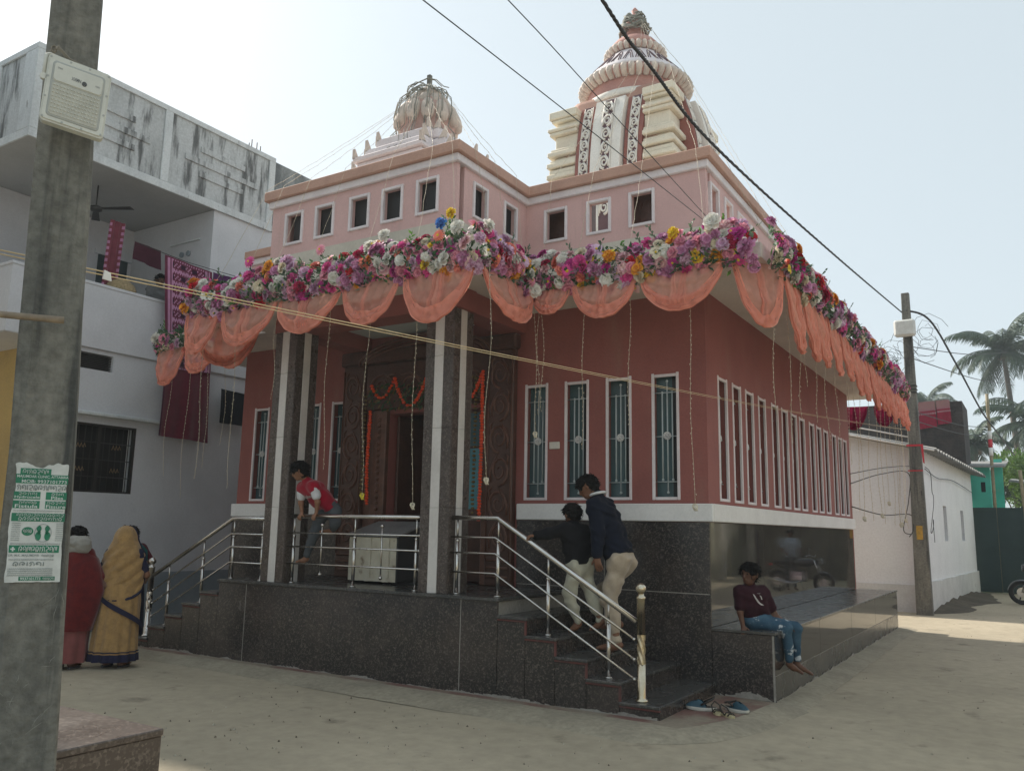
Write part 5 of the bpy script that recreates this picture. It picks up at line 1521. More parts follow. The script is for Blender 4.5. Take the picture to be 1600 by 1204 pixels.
br = MB(); br.tube([LP(-.03, .36, -.004), LP(-.04, .02, -.004), LP(-.0, -.03, -.015), LP(.3, -.05, -.03), LP(.7, -.05, -.03)], .006, 6); br.tube([LP(-.03, .36, -.008), LP(-.03, .36, .006)], .010, 8); br.build('bracket', m_lampw, fl)
ti = MB()
for k in range(4):
    ti.tube([LP(.0 + .02 * k, -.04 - .02 * k, 0), LP(.12, -.10 - .015 * k, .01), LP(.25 + .02 * k, -.06, -.01), LP(.95, -.02 + .01 * k, -.02)], .0022, 4)
for k in range(6):
    a = random.uniform(0, 6)
    ti.tube([LP(.06 + .04 * math.cos(a + q * .9), -.09 + .05 * math.sin(a + q * .9), .005 * math.cos(q * 2)) for q in range(6)], .002, 4)
tag(ti.build('binding_wire', M('jute', (.25, .23, .19), .9), fl), kind='stuff')
# text helpers: lettering is turned into mesh
def text_mesh(txt, weight=0.0):
    cu = bpy.data.curves.new('lettering', 'FONT'); cu.body = txt; cu.offset = weight; cu.resolution_u = 3
    ob = bpy.data.objects.new('lettering', cu); COL.objects.link(ob)
    bpy.context.view_layer.update()
    me = bpy.data.meshes.new_from_object(ob.evaluated_get(bpy.context.evaluated_depsgraph_get()))
    vs = [tuple(v.co) for v in me.vertices]; fs = [tuple(p.vertices) for p in me.polygons]
    bpy.data.objects.remove(ob); bpy.data.curves.remove(cu); bpy.data.meshes.remove(me)
    return vs, fs
def put_text(mb, txt, f, u0, u1, v0, v1, weight=0.012):
    """fit txt into the box u0..u1, v0..v1 of the mapping f(u, v); v grows downwards"""
    vs, fs = text_mesh(txt, weight)
    if not vs: return
    x0, x1 = min(v[0] for v in vs), max(v[0] for v in vs); y0, y1 = min(v[1] for v in vs), max(v[1] for v in vs)
    mb.add([f(u0 + (u1 - u0) * (v[0] - x0) / (x1 - x0), v1 + (v0 - v1) * (v[1] - y0) / (y1 - y0)) for v in vs], fs)
tx = MB()
put_text(tx, 'NMXX', lambda u, v: LP(1 - u, .5 - v, .0188), 1 - .545, 1 - .395, .5 - .31, .5 - .26)
tx.tube([LP(.60 + .03 * math.cos(a), .305 + .03 * math.sin(a), .0186) for a in [2 * PI * k / 14 for k in range(15)]], .0018, 4)
tx.tube([LP(.585, .29, .0186), LP(.615, .32, .0186)], .0018, 4); tx.tube([LP(.585, .32, .0186), LP(.615, .29, .0186)], .0018, 4)
put_text(tx, 'IP65', lambda u, v: LP(1 - u, .5 - v, .0186), 1 - .24, 1 - .17, .5 - .21, .5 - .185, .0)
put_text(tx, '100W', lambda u, v: LP(1 - u, .5 - v, .0186), 1 - .84, 1 - .77, .5 - .29, .5 - .265, .0)
tx.build('marking', m_lampdk, fl)
# pipe end
o = MB().tube([PP(-.55, 2.12, .10), PP(-.243, 2.13, .08), PP(-.12, 2.134, .075), PP(-.05, 2.137, .07)], [.010, .010, .010, .011], 10).build('pipe', M('pipe_rust', (.26, .21, .15), .6, (.18, .14, .10), 12., fine=.1), None, at=PP(-.1, 2.13, .07))
tag(o, 'thin tan pipe sticking out across the concrete pole', 'pipe')

# poster
m_paper = M('poster_paper', (.60, .62, .60), .8, (.50, .52, .50), 14., fine=.05, c3=(.36, .36, .34), s3=18., r3=(.62, .75))
m_pgreen = M('poster_green', (.02, .19, .105), .7, (.03, .15, .09), 16., fine=.05)
m_pwhite = M('poster_letter_white', (.58, .62, .60), .8, fine=.04)
m_pgrey = M('poster_letter_grey', (.22, .26, .25), .8, fine=.04)
po = thing('poster', 'torn green and white clinic poster pasted low on the concrete pole', 'poster', PP(-.08, 1.4, .004))
def PO(u, v, o=.0): return PP(-.133 + .141 * u + .005 * v, 1.712 - .337 * v, .0055 + o)
def torn(u0, u1, v0, v1, m_, o, nm='sheet', seed=0, amp=.0, par=None):
    rg = random.Random(seed); pts = []
    N = 26
    def tn(t, q): return mnoise.noise(Vector((t * 3.1 + seed, q * 7.7, 0))) + .45 * mnoise.noise(Vector((t * 11, q * 3.3, seed)))
    for k in range(N): pts.append((u0 + (u1 - u0) * k / N, v0 + (amp[0] * tn(k / N, 1) if amp else 0)))
    for k in range(N): pts.append((u1 + (amp[1] * (tn(k / N, 2) - .5) if amp else 0), v0 + (v1 - v0) * k / N))
    for k in range(N): pts.append((u1 + (u0 - u1) * k / N, v1 + (amp[2] * tn(k / N, 3) if amp else 0)))
    for k in range(N): pts.append((u0 + (amp[3] * (tn(k / N, 4) + .3) if amp else 0), v1 + (v0 - v1) * k / N))
    mb = MB(); mb.v = [tuple(PO(a, b, o)) for a, b in pts]; mb.f = [tuple(range(len(pts)))]; mb.mi = [0]; mb.sm = [False]
    # fan from the centre keeps the outline honest
    c = len(mb.v); mb.v.append(tuple(PO((u0 + u1) / 2, (v0 + v1) / 2, o)))
    mb.f = [(k, (k + 1) % c, c) for k in range(c)]; mb.mi = [0] * c; mb.sm = [False] * c
    return mb.build(nm, m_, par or po)
torn(0, 1, .0, 1, m_paper, 0, 'sheet', 3, (.035, .03, .012, .05))
def green(u0, u1, v0, v1): 
    mb = MB(); mb.add([PO(u0, v0, .0008), PO(u1, v0, .0008), PO(u1, v1, .0008), PO(u0, v1, .0008)], [(0, 1, 2, 3)]); mb.build('green_band', m_pgreen, po)
green(.10, .66, .035, .085); green(.03, .985, .085, .165)
green(.02, .50, .235, .300); green(.60, .985, .235, .300); green(.02, .50, .312, .378); green(.60, .985, .312, .378)
green(.02, .985, .418, .488); green(.03, .93, .690, .752); green(.25, .90, .952, .985)
# the rounded strokes of the local script, letter by letter
ODIA = [
    [[(0, .1), (0, .6), (.15, .9), (.5, 1), (.85, .9), (1, .6), (.9, .3), (.6, .2), (.5, .4), (.7, .5)]],
    [[(0, .5), (.1, .85), (.5, 1), (.9, .85), (1, .5), (1, 0)], [(.0, .5), (.2, .3), (.45, .45), (.3, .65)]],
    [[(.1, 0), (0, .5), (.2, .9), (.5, 1), (.8, .9), (1, .5), (.8, .1), (.5, 0)], [(.5, 0), (.5, .5)]],
    [[(0, .6), (.2, .95), (.6, 1), (.9, .8), (1, .4), (1, 0)], [(.35, .7), (.35, .2), (.1, .0)]],
    [[(0, .9), (.3, 1), (.7, 1), (1, .8), (.95, .5), (.5, .4), (.2, .2), (.4, 0), (.9, .05)]],
    [[(0, 0), (0, .6), (.25, 1), (.6, .9), (.6, .4), (.9, .3), (1, .6), (1, 1)]],
    [[(.5, 0), (.5, 1)]],
]
def odia(mb, f, u0, u1, v0, v1, seq, r):
    n = sum(.45 if k == 6 else 1 for k in seq); w = (u1 - u0) / n; x = u0
    for k in seq:
        ww = w * (.45 if k == 6 else 1)
        for st_ in ODIA[k]:
            pts = [f(x + ww * (.1 + .72 * a), v1 + (v0 - v1) * b) for a, b in st_]
            mb.tube(pts, r, 4)
        x += ww
tw_ = MB(); fW = lambda u, v: PO(u, v, .0014)
odia(tw_, fW, .14, .62, .045, .080, [0, 6, 3, 2, 4, 1, 5], .0009)
put_text(tw_, 'MAJUMDAR CLINIC, ATTABIRA', fW, .05, .985, .092, .122); put_text(tw_, 'MOB: 9937101773', fW, .14, .96, .132, .160)
odia(tw_, fW, .10, .45, .242, .265, [4, 0, 3, 1, 6], .0007); put_text(tw_, 'Hydrocele', fW, .04, .49, .270, .298)
odia(tw_, fW, .70, .93, .242, .265, [2, 3, 6, 1], .0007); put_text(tw_, 'Piles', fW, .70, .92, .270, .298)
odia(tw_, fW, .12, .45, .318, .340, [3, 1, 5, 0, 2], .0007); put_text(tw_, 'Fistula', fW, .06, .47, .344, .374)
odia(tw_, fW, .63, .96, .318, .340, [0, 2, 4, 1, 6], .0007); put_text(tw_, 'Fissure', fW, .62, .975, .344, .374)
odia(tw_, fW, .10, .97, .424, .448, [1, 0, 3, 2, 6, 4, 5, 1, 3, 0, 2, 6, 1, 4], .0006); odia(tw_, fW, .14, .94, .454, .482, [2, 0, 3, 1, 5, 4, 0, 1, 3, 6, 2], .0008)
odia(tw_, fW, .20, .90, .700, .745, [0, 1, 5, 0, 2, 6, 3, 4, 1, 5], .0011)
for (a, b, c, d) in ((.085, .705, .115, .74), (.06, .717, .14, .728)): tw_.add([fW(a, b), fW(c, b), fW(c, d), fW(a, d)], [(0, 1, 2, 3)])
put_text(tw_, '9937101773', fW, .28, .64, .957, .981); odia(tw_, fW, .68, .88, .960, .980, [1, 3, 0, 2, 4, 1], .0005)
tag(tw_.build('lettering', m_pwhite, po), kind='stuff')
tg_ = MB()
odia(tg_, fW, .06, .97, .178, .222, [3, 1, 6, 4, 2, 0, 3, 5, 1, 4, 0], .0010)
put_text(tg_, 'DR. M.K. MAJUMDAR', fW, .03, .58, .765, .788); odia(tg_, fW, .62, .85, .768, .786, [1, 3, 0, 4, 2], .0005)
odia(tg_, fW, .12, .70, .830, .862, [2, 0, 6, 3, 1, 6], .0011)
for v in (.392, .672, .805, .882, .900, .918, .936): odia(tg_, fW, .04, .95 if v < .8 else .85, v, v + .012, [random.randrange(7) for _ in range(24)], .00035)
for k in range(9):
    odia(tg_, fW, .04, .20, .500 + k * .018, .509 + k * .018, [random.randrange(7) for _ in range(6)], .0003)
    odia(tg_, fW, .84, .98, .500 + k * .018, .509 + k * .018, [random.randrange(7) for _ in range(6)], .0003)
tag(tg_.build('lettering', m_pgrey, po), kind='stuff')
def disc(u, v, a, b, m_, o, nm):
    mb = MB(); n_ = 26; mb.add([PO(u, v, o)] + [PO(u + a * math.cos(2 * PI * k / n_), v + b * math.sin(2 * PI * k / n_), o) for k in range(n_)], [(0, 1 + k, 1 + (k + 1) % n_) for k in range(n_)]); mb.build(nm, m_, po)
disc(.33, .572, .105, .037, m_pgreen, .0008, 'oval_stamp')
rg_ = MB(); rg_.tube([PO(.61 + .15 * math.cos(2 * PI * k / 30), .585 + .075 * math.sin(2 * PI * k / 30), .001) for k in range(31)], .0006, 4); rg_.build('ring', m_pgrey, po)
hd = MB()
for sx in (-1, 1):
    for (u, v, a, b) in ((.075, .548, .045, .027), (.085, .612, .055, .038), (.07, .580, .03, .02)):
        n_ = 16; c = (.61 + sx * u, v)
        hd.add([PO(c[0], c[1], .0012)] + [PO(c[0] + a * math.cos(2 * PI * k / n_), c[1] + b * math.sin(2 * PI * k / n_), .0012) for k in range(n_)], [(0, 1 + k, 1 + (k + 1) % n_) for k in range(n_)])
tag(hd.build('two_heads_emblem', m_pgreen, po), kind='stuff')
odw = MB(); odia(odw, lambda u, v: PO(u, v, .0014), .25, .41, .556, .586, [1, 0, 3, 2], .0006); tag(odw.build('lettering', m_pwhite, po), kind='stuff')

# granite block behind the pole
blk = thing('granite_plinth', 'low brown granite plinth in the left foreground behind the concrete pole', 'plinth', (-4.3, 2.2, 0))
MB().box(-5.48, .55, 0, -3.588, 2.645, .565).build('core', m_joint, blk)
MB().bbox(-3.586, .53, 0, -3.572, 2.663, .566, .003).build('side_slab', m_granite_b, blk)
MB().bbox(-5.5, 2.647, 0, -3.588, 2.662, .566, .003).build('end_slab', m_granite_b, blk)
for (a, b) in ((.52, 1.6), (1.603, 2.668)): MB().bbox(-5.52, a, .568, -3.564, b, .60, .005).build('top_slab', m_granite_b, blk)
# ================================================================== RIGHT: white house, gate, far buildings
m_rwhite = M('whitewash', (.82, .84, .86), .9, (.75, .77, .79), 1.1, (.3, .75), bump=.25, bscale=30., fine=.04, c3=(.62, .66, .66), s3=1.6, r3=(.62, .85))
m_rplinth = M('whitewash_plinth', (.66, .67, .66), .9, (.56, .57, .56), 1.6, bump=.25, bscale=30., fine=.05, c3=(.34, .33, .31), s3=3., r3=(.6, .8))  # plinth tone, greyer than the whitewash of the wall
m_asb = M('asbestos_sheet', (.27, .27, .26), .9, (.18, .18, .175), 2.5, fine=.1, bump=.3)
m_brickdk = M('sooty_brick', (.060, .050, .046), .95, (.035, .032, .032), 3., (.35, .7), fine=.15, bump=.5, bscale=25.)
m_teal = M('teal_paint', (.10, .56, .45), .8, (.085, .46, .37), 1.5, fine=.04, c3=(.2, .4, .34), s3=3., r3=(.63, .8))
m_gate = M('gate_dark_green', (.014, .036, .036), .55, (.022, .046, .045), 2., fine=.06)
m_mud = M('mud_wall', (.17, .15, .12), .95, (.11, .10, .085), 1.6, (.35, .7), fine=.1, bump=.5, bscale=20.)
m_soil = M('dark_soil', (.075, .062, .045), .98, (.11, .092, .066), 2.2, fine=.15, bump=.7, bscale=18.)
A3 = R(3.0)
dS = Vector((math.sin(A3), math.cos(A3), 0))                 # along the side wall, away from the street corner
nS = Vector((math.cos(A3), -math.sin(A3), 0))                # out of the side wall
C0 = Vector((-2.08, 19.75, 0))
HR = thing('white_cottage', 'whitewashed cottage behind the far utility pole with two slit windows', 'house', C0)
def SP(s, z, o=0.): return C0 + dS * s + nS * o + Vector((0, 0, z))
def sq(mb, a, b, c, d): mb.add([a, b, c, d], [(0, 1, 2, 3)])
def sidewall(s0, s1, z0, z1, holes, thick):
    mb = MB()
    us = sorted({s0, s1} | {h_[i] for h_ in holes for i in (0, 1)}); zs_ = sorted({z0, z1} | {h_[i] for h_ in holes for i in (2, 3)})
    def inh(a, b): return any(h_[0] < a < h_[1] and h_[2] < b < h_[3] for h_ in holes)
    for a, b in zip(us[:-1], us[1:]):
        for c, d in zip(zs_[:-1], zs_[1:]):
            if inh((a + b) / 2, (c + d) / 2): continue
            sq(mb, SP(a, c), SP(b, c), SP(b, d), SP(a, d))
    for (a, b, c, d) in holes:
        sq(mb, SP(a, c), SP(a, d), SP(a, d, -thick), SP(a, c, -thick)); sq(mb, SP(b, c), SP(b, d), SP(b, d, -thick), SP(b, c, -thick))
        sq(mb, SP(a, c), SP(b, c), SP(b, c, -thick), SP(a, c, -thick)); sq(mb, SP(a, d), SP(b, d), SP(b, d, -thick), SP(a, d, -thick))
    return mb
slits = [(2.82, 3.34, 1.47, 2.30), (5.78, 6.35, 1.47, 2.27)]
sidewall(0, 8.5, .60, 3.42, slits, .22).build('side_wall', m_rwhite, HR)
for (a, b, c, d) in slits:
    MB().add([SP(a, c, -.12), SP(b, c, -.12), SP(b, d, -.12), SP(a, d, -.12)], [(0, 1, 2, 3)]).build('slit_window', m_soil, HR)
# front gable wall, facing the temple
def gz(x): return 3.40 + .235 * (-2.08 - x)
MB().add([(-8.0, 19.75, .55), (-2.08, 19.75, .55), (-2.08, 19.75, 3.40), (-5.2, 19.75, gz(-5.2)), (-8.0, 19.75, 3.5)], [(0, 1, 2, 3, 4)]).build('gable_wall', m_rwhite, HR)
MB().extr([Vector((-8.0, 19.71, 0)), Vector((-2.05, 19.71, 0)), Vector((-2.05, 19.71, .56)), Vector((-8, 19.71, .56))], (0, 0, 0), (0, .06, 0)).build('plinth', m_rplinth, HR)
pl_ = MB()
nn_ = 18
for i in range(nn_ + 1):
    s = 8.5 * i / nn_
    b = .05 * mnoise.noise(Vector((s * 1.3, 0, 0)))
    pl_.v += [tuple(SP(s, -.02, .05)), tuple(SP(s, .62 + .01 * math.sin(s * 3), .045)), tuple(SP(s, .625, .0))]
for i in range(nn_):
    for k in (0, 1):
        a = 3 * i + k; pl_.f.append((a, a + 3, a + 4, a + 1)); pl_.mi.append(0); pl_.sm.append(False)
pl_.build('plinth', m_rplinth, HR)
# corrugated roof sheet with a visible wavy edge
rf = MB()
N = 96
for t in (0, .035):
    for i in range(N + 1):
        s = -.32 + 9.0 * i / N
        w = .030 * math.sin(i * PI / 2)
        for (o, zz) in ((.38, 3.33), (.0, 3.425), (-3.1, 3.425 + .235 * 3.1)):
            rf.v.append(tuple(SP(s, zz + w + t, o)))
L_ = 3 * (N + 1)
for i in range(N):
    for k in (0, 1):
        a = 3 * i + k
        rf.f.append((a, a + 3, a + 4, a + 1)); rf.mi.append(0); rf.sm.append(True)
        rf.f.append((L_ + a, L_ + a + 1, L_ + a + 4, L_ + a + 3)); rf.mi.append(0); rf.sm.append(True)
    a = 3 * i; rf.f.append((a, a + 3, L_ + a + 3, L_ + a)); rf.mi.append(0); rf.sm.append(True)
for k in (0, 1): rf.f.append((k, k + 1, L_ + k + 1, L_ + k)); rf.mi.append(0); rf.sm.append(False)
rf.build('roof', m_asb, HR)
MB().tube([(-5.2, 19.40, gz(-5.2) + .02), (-1.75, 19.40, 3.34)], .022, 8).build('verge_pipe', m_white, HR)
MB().tube([(-5.2, 19.36, gz(-5.2) + .20), (-2.9, 19.36, 3.80), (-2.1, 19.36, 3.60)], .014, 8).build('verge_pipe', m_white, HR)
# heap of dark soil along the side
so = MB()
for i in range(25):
    s = -.1 + 8.6 * i / 24
    wd = .55 + .35 * math.sin(i * .55) * .6 + .25 * mnoise.noise(Vector((s, 3, 0)))
    rp = min(1, max(0, i / 5.)) * min(1, max(.25, (24 - i) / 4.)); wd = .12 + wd * rp
    h = (.13 + .09 * mnoise.noise(Vector((s * 1.5, 0, 5)))) * rp
    for q in range(5):
        t = q / 4
        so.v.append(tuple(SP(s, h * (1 - t) ** 1.4 - .012 + .02 * mnoise.noise(Vector((s * 4, t * 6, 1))) * (1 - t), .05 + wd * t)))
for i in range(24):
    for q in range(4):
        a = i * 5 + q; so.f.append((a, a + 1, a + 6, a + 5)); so.mi.append(0); so.sm.append(True)
tag(so.build('soil_heap', m_soil, None, at=SP(4, 0, .3)), 'dark soil heaped along the foot of the whitewashed cottage', 'soil', kind='stuff')
# gate
G = thing('sheet_metal_gate', 'dark green sheet-metal gate at the end of the cottage', 'gate', (-1.1, 28.5, 0))
gx0, gx1, gy = -1.66, -.42, 28.45
for a, b in ((gx0, (gx0 + gx1) / 2 - .006), ((gx0 + gx1) / 2 + .006, gx1)):
    lf_ = MB().box(a, gy, .03, b, gy + .03, 2.44).build('leaf', m_gate, G)
    for z in (.1, 1.25, 2.38): MB().box(a + .01, gy - .022, z, b - .01, gy - .001, z + .05).build('rail', m_gate, lf_)
for x in (gx0 - .05, gx1 + .002): MB().box(x, gy - .03, 0, x + .046, gy + .05, 2.48).build('post', m_gate, G)
# teal house behind the gate
TH = thing('teal_house', 'small turquoise house rising behind the dark green gate', 'house', (-2, 29, 0))
tw = MB(); wall_holes(tw, 'y', 29.0, .2, -7, -1.16, 0, 3.72, [(-1.42, -1.30, 2.92, 3.22)]); tw.build('wall', m_teal, TH)
MB().box(-1.42, 29.1, 2.92, -1.30, 29.12, 3.22).build('window', m_panedk, TH)
MB().extr([Vector((-7, 28.6, 3.74)), Vector((-.75, 28.6, 3.62)), Vector((-.75, 33, 4.1)), Vector((-7, 33, 4.2))], (0, 0, 0), (0, 0, .05)).build('roof', m_asb, TH)
MB().box(-1.36, 29.21, 0, -1.16, 33, 3.6).build('wall', m_teal, TH)
t2 = MB(); t2.box(-1.15, 31.5, 0, -.9, 31.7, 4.1); t2.build('wall', m_teal, TH)
# sooty brick storey behind the cottage
BR_ = thing('brick_storey', 'sooty unplastered brick storey rising behind the cottage roof', 'building', (-4, 29.5, 3))
MB().box(-9, 28.3, 2.6, -1.72, 28.55, 5.62).build('wall', m_brickdk, BR_)
MB().box(-1.95, 28.551, 2.6, -1.72, 30.5, 5.62).build('wall', m_brickdk, BR_)
me_b = None
bk = MB(); bk.bbox(-.112, -.008, -.033, .112, .01, .033, .004); me_b = bk.mesh('brick', m_brickdk)
rows = 38; cnt = 0
rgb = random.Random(5)
for r0 in range(rows):                                        # the bricks nearest the street end stand out singly
    z = 5.58 - r0 * .078
    if z < 3.55: break
    for k in range(9):
        x = -1.85 - k * .235 - (.117 if r0 % 2 else 0)
        inst('brick', me_b, BR_, (x, 28.298 - rgb.uniform(0, .012), z)); cnt += 1
m_sarired = cloth('sari_red', (.24, .012, .035)); m_sariwh = cloth('sari_print', (.34, .27, .28)); m_sarior = cloth('sari_orange', (.26, .05, .03))
def redsari(u, v, i, j):
    if v < .30: return 1 if (i + j) % 2 else 2
    if v < .5: return 0 if j % 2 else (1 if i % 2 else 0)
    return 0
sheet('sari', 'red and white printed sari drying on the brick storey, the left one', (-2.95, 28.25, 5.64), (-2.45, 28.25, 5.66), (-2.93, 28.22, 4.80), (-2.42, 28.22, 4.86), 16, 14, .02, [m_sarired, m_sariwh, m_sarior], redsari, (0, -1, 0), seed=11)
sheet('sari', 'red and white printed sari drying on the brick storey, the right one', (-2.42, 28.25, 5.66), (-2.05, 28.25, 5.68), (-2.40, 28.22, 4.92), (-2.02, 28.22, 4.95), 14, 14, .02, [m_sarired, m_sariwh, m_sarior], redsari, (0, -1, 0), seed=12)
m_crim = sheer('crimson_sheer', (.26, .008, .05), .93)
drape('crimson swag slung under the far end of the side eave, the left one', [((-3.3, 18.0, 4.12), (-2.78, 18.0, 4.10), .46, 61)], (-3, 18, 4), m_crim, m_crim, 2.6, 'crimson_drape')
drape('crimson swag slung under the far end of the side eave, the right one', [((-2.66, 18.0, 4.08), (-2.28, 18.0, 4.02), .36, 62)], (-2.5, 18, 4), m_crim, m_crim, 2.6, 'crimson_drape')
# mud wall and shed at the end of the lane
MW = thing('mud_wall_shed', 'low mud-walled shed with a sagging roof right of the gate', 'shed', (0, 33, 0))
MB().box(-.36, 32.0, 0, 3.5, 36, 3.05).build('wall', m_mud, MW)
MB().extr([Vector((-.75, 31.4, 3.36)), Vector((3.8, 31.4, 2.6)), Vector((3.8, 36.5, 3.1)), Vector((-.75, 36.5, 3.7))], (0, 0, 0), (0, 0, .06)).build('roof', m_asb, MW)
# bamboo poles
m_bamboo = M('bamboo', (.30, .25, .16), .7, (.22, .18, .11), 8., fine=.1)
def bamboo(label, x, y, z1, r, lean=(0, 0), bands=()):
    b_ = thing('bamboo_pole', label, 'pole', (x, y, 0))
    mb = MB(); n_ = int(z1 / .35)
    pts = [(x + lean[0] * k / n_, y + lean[1] * k / n_, z1 * k / n_) for k in range(n_ + 1)]
    mb.tube(pts, r, 8)
    for p in pts[1:-1]: mb.tube([(p[0], p[1], p[2] - .012), (p[0], p[1], p[2] + .012)], r * 1.18, 8)
    mb.build('stem', m_bamboo, b_)
    for (z, m_) in bands: MB().tube([(x + lean[0] * z / z1, y + lean[1] * z / z1, z - .12), (x + lean[0] * z / z1, y + lean[1] * z / z1, z + .12)], r * 1.3, 8).build('tape', m_, b_)
m_redtape = M('red_tape', (.55, .03, .05), .5, fine=0)
bamboo('tall bamboo pole with red and white tape above the green gate', -1.09, 28.75, 5.85, .045, (.02, 0), ((4.35, m_redtape), (4.6, m_white), (4.1, m_white)))
bamboo('short grey bamboo pole at the right edge before the mud shed', -.28, 28.9, 3.55, .05, (-.1, 0))

# ------------------------------------------------------------------ far utility pole
UP = thing('utility_pole', 'tall tapered concrete utility pole with a white box and tangled wires', 'pole', (-2.1, 19.36, 0))
up = MB()
for z, w, d in ((-.02, .155, .10), (2, .135, .09), (4, .11, .08), (6.75, .078, .065)):
    up.v += [(-2.11 - w, 19.36 - d, z), (-2.11 + w, 19.36 - d, z), (-2.11 + w, 19.36 + d, z), (-2.11 - w, 19.36 + d, z)]
for i in range(3):
    for k in range(4): up.f.append((4 * i + k, 4 * i + (k + 1) % 4, 4 * i + 4 + (k + 1) % 4, 4 * i + 4 + k)); up.mi.append(0); up.sm.append(False)
up.f.append((12, 13, 14, 15)); up.mi.append(0); up.sm.append(False)
finish(up.build('shaft', m_concrete, UP), .012)
MB().bbox(-2.35, 19.10, 5.76, -1.93, 19.27, 6.12, .04).build('junction_box', M('box_white', (.66, .67, .64), .5, (.56, .57, .54), 5.), UP)
MB().box(-2.26, 19.262, 3.42, -1.97, 19.268, 3.46).build('red_string', m_redtape, UP)
MB().add([(-1.99, 19.262, 3.46), (-1.94, 19.262, 3.46), (-1.93, 19.25, 3.05), (-1.96, 19.25, 3.08)], [(0, 1, 2, 3)]).build('red_ribbon', m_redtape, UP)
MB().box(-2.26, 19.267, 2.90, -1.97, 19.270, 2.925).build('red_string', m_redtape, UP)
MB().box(-2.17, 19.262, 1.50, -2.05, 19.266, 1.78).build('yellow_plate', M('yellow_plate', (.52, .30, .04), .6, (.38, .24, .05), 20.), UP)
for z in (4.55, 4.62, 4.7): MB().box(-2.225, 19.25, z, -1.995, 19.47, z + .02).build('strap', m_wire, UP)
tang = MB()
rt = random.Random(3)
for k in range(26):
    a = rt.uniform(0, 6.3); rr = rt.uniform(.12, .42); cx_, cz_ = rt.choice(((-1.75, 5.55), (-1.78, 5.4), (-2.5, 5.2), (-2.42, 5.4), (-1.72, 5.85), (-2.2, 5.6)))
    pts = [(cx_ + rr * math.cos(a + q * .7) * (1 - .05 * q), 19.25 + rt.uniform(-.12, .05), cz_ + rr * .9 * math.sin(a + q * .7) + rt.uniform(-.03, .03)) for q in range(rt.randrange(5, 10))]
    tang.tube(pts, .0045, 4)
tag(tang.build('wire_tangle', m_wire, UP), kind='stuff')
cable('power_cable', 'thick cable running down from the far pole towards the palms', [(-2.1, 19.3, 6.36), (-1.7, 19.8, 6.2), (-1.45, 22.5, 5.75), (-1.15, 26, 5.05), (-.98, 29.5, 4.9), (-.6, 36, 4.6)], .022, m_wire, 'cables over the street', twist=True)
for i, (z0, x1, y1, z1, lab) in enumerate(((5.55, -.5, 32, 7.7, 'uppermost'), (5.3, -.4, 34, 6.9, 'second'), (4.15, -1.0, 30, 4.98, 'third'), (3.95, -1.0, 30, 4.72, 'lowest'))):
    cable('power_cable', 'slack thin wire from the far pole to the right, the %s of four' % lab, [(-2.05, 19.3, z0), ((-2.05 + x1) / 2, (19.3 + y1) / 2, (z0 + z1) / 2 - .12), (x1, y1, z1)], .010, m_wire, 'cables over the street')
cable('power_cable', 'drooping service wire from the temple corner to the far pole, the upper one', [(-2.75, 15.6, 2.62), (-2.4, 17.5, 2.86), (-2.12, 19.27, 2.95), (-2.02, 19.24, 2.4)], .008, m_wire, 'service wires by the cottage')
cable('power_cable', 'drooping service wire from the temple corner to the far pole, the middle one', [(-2.75, 15.6, 2.45), (-2.5, 17.3, 2.72), (-2.25, 19.2, 2.86), (-2.27, 19.2, 2.3), (-2.4, 19.2, 1.7), (-2.25, 19.2, 1.6)], .009, m_wire, 'service wires by the cottage')
cable('power_cable', 'drooping service wire from the temple corner to the far pole, the lowest one', [(-2.75, 15.6, 2.05), (-2.5, 17.3, 1.95), (-2.25, 19.2, 2.0), (-2.22, 19.2, 1.7), (-2.3, 19.2, 1.55)], .010, m_wire, 'service wires by the cottage')
cable('power_cable', 'loose loop of wire hanging on the cottage wall beside the far pole', [(-1.95, 19.45, 3.0), (-1.90, 19.9, 2.9)] + [(-1.93 + .02 * math.sin(k), 20.05 + .30 * math.cos(.5 - k * .62), 2.25 - .06 * k + .28 * math.sin(.5 + 1.2 - k * .62)) for k in range(14)], .007, m_wire, 'service wires by the cottage')
cable('power_cable', 'wire running along the top of the cottage side wall', [SP(.2, 3.0, .06), SP(2.0, 2.9, .05), SP(4.5, 2.98, .05), SP(8.2, 2.85, .05)], .008, m_wire, 'service wires by the cottage')

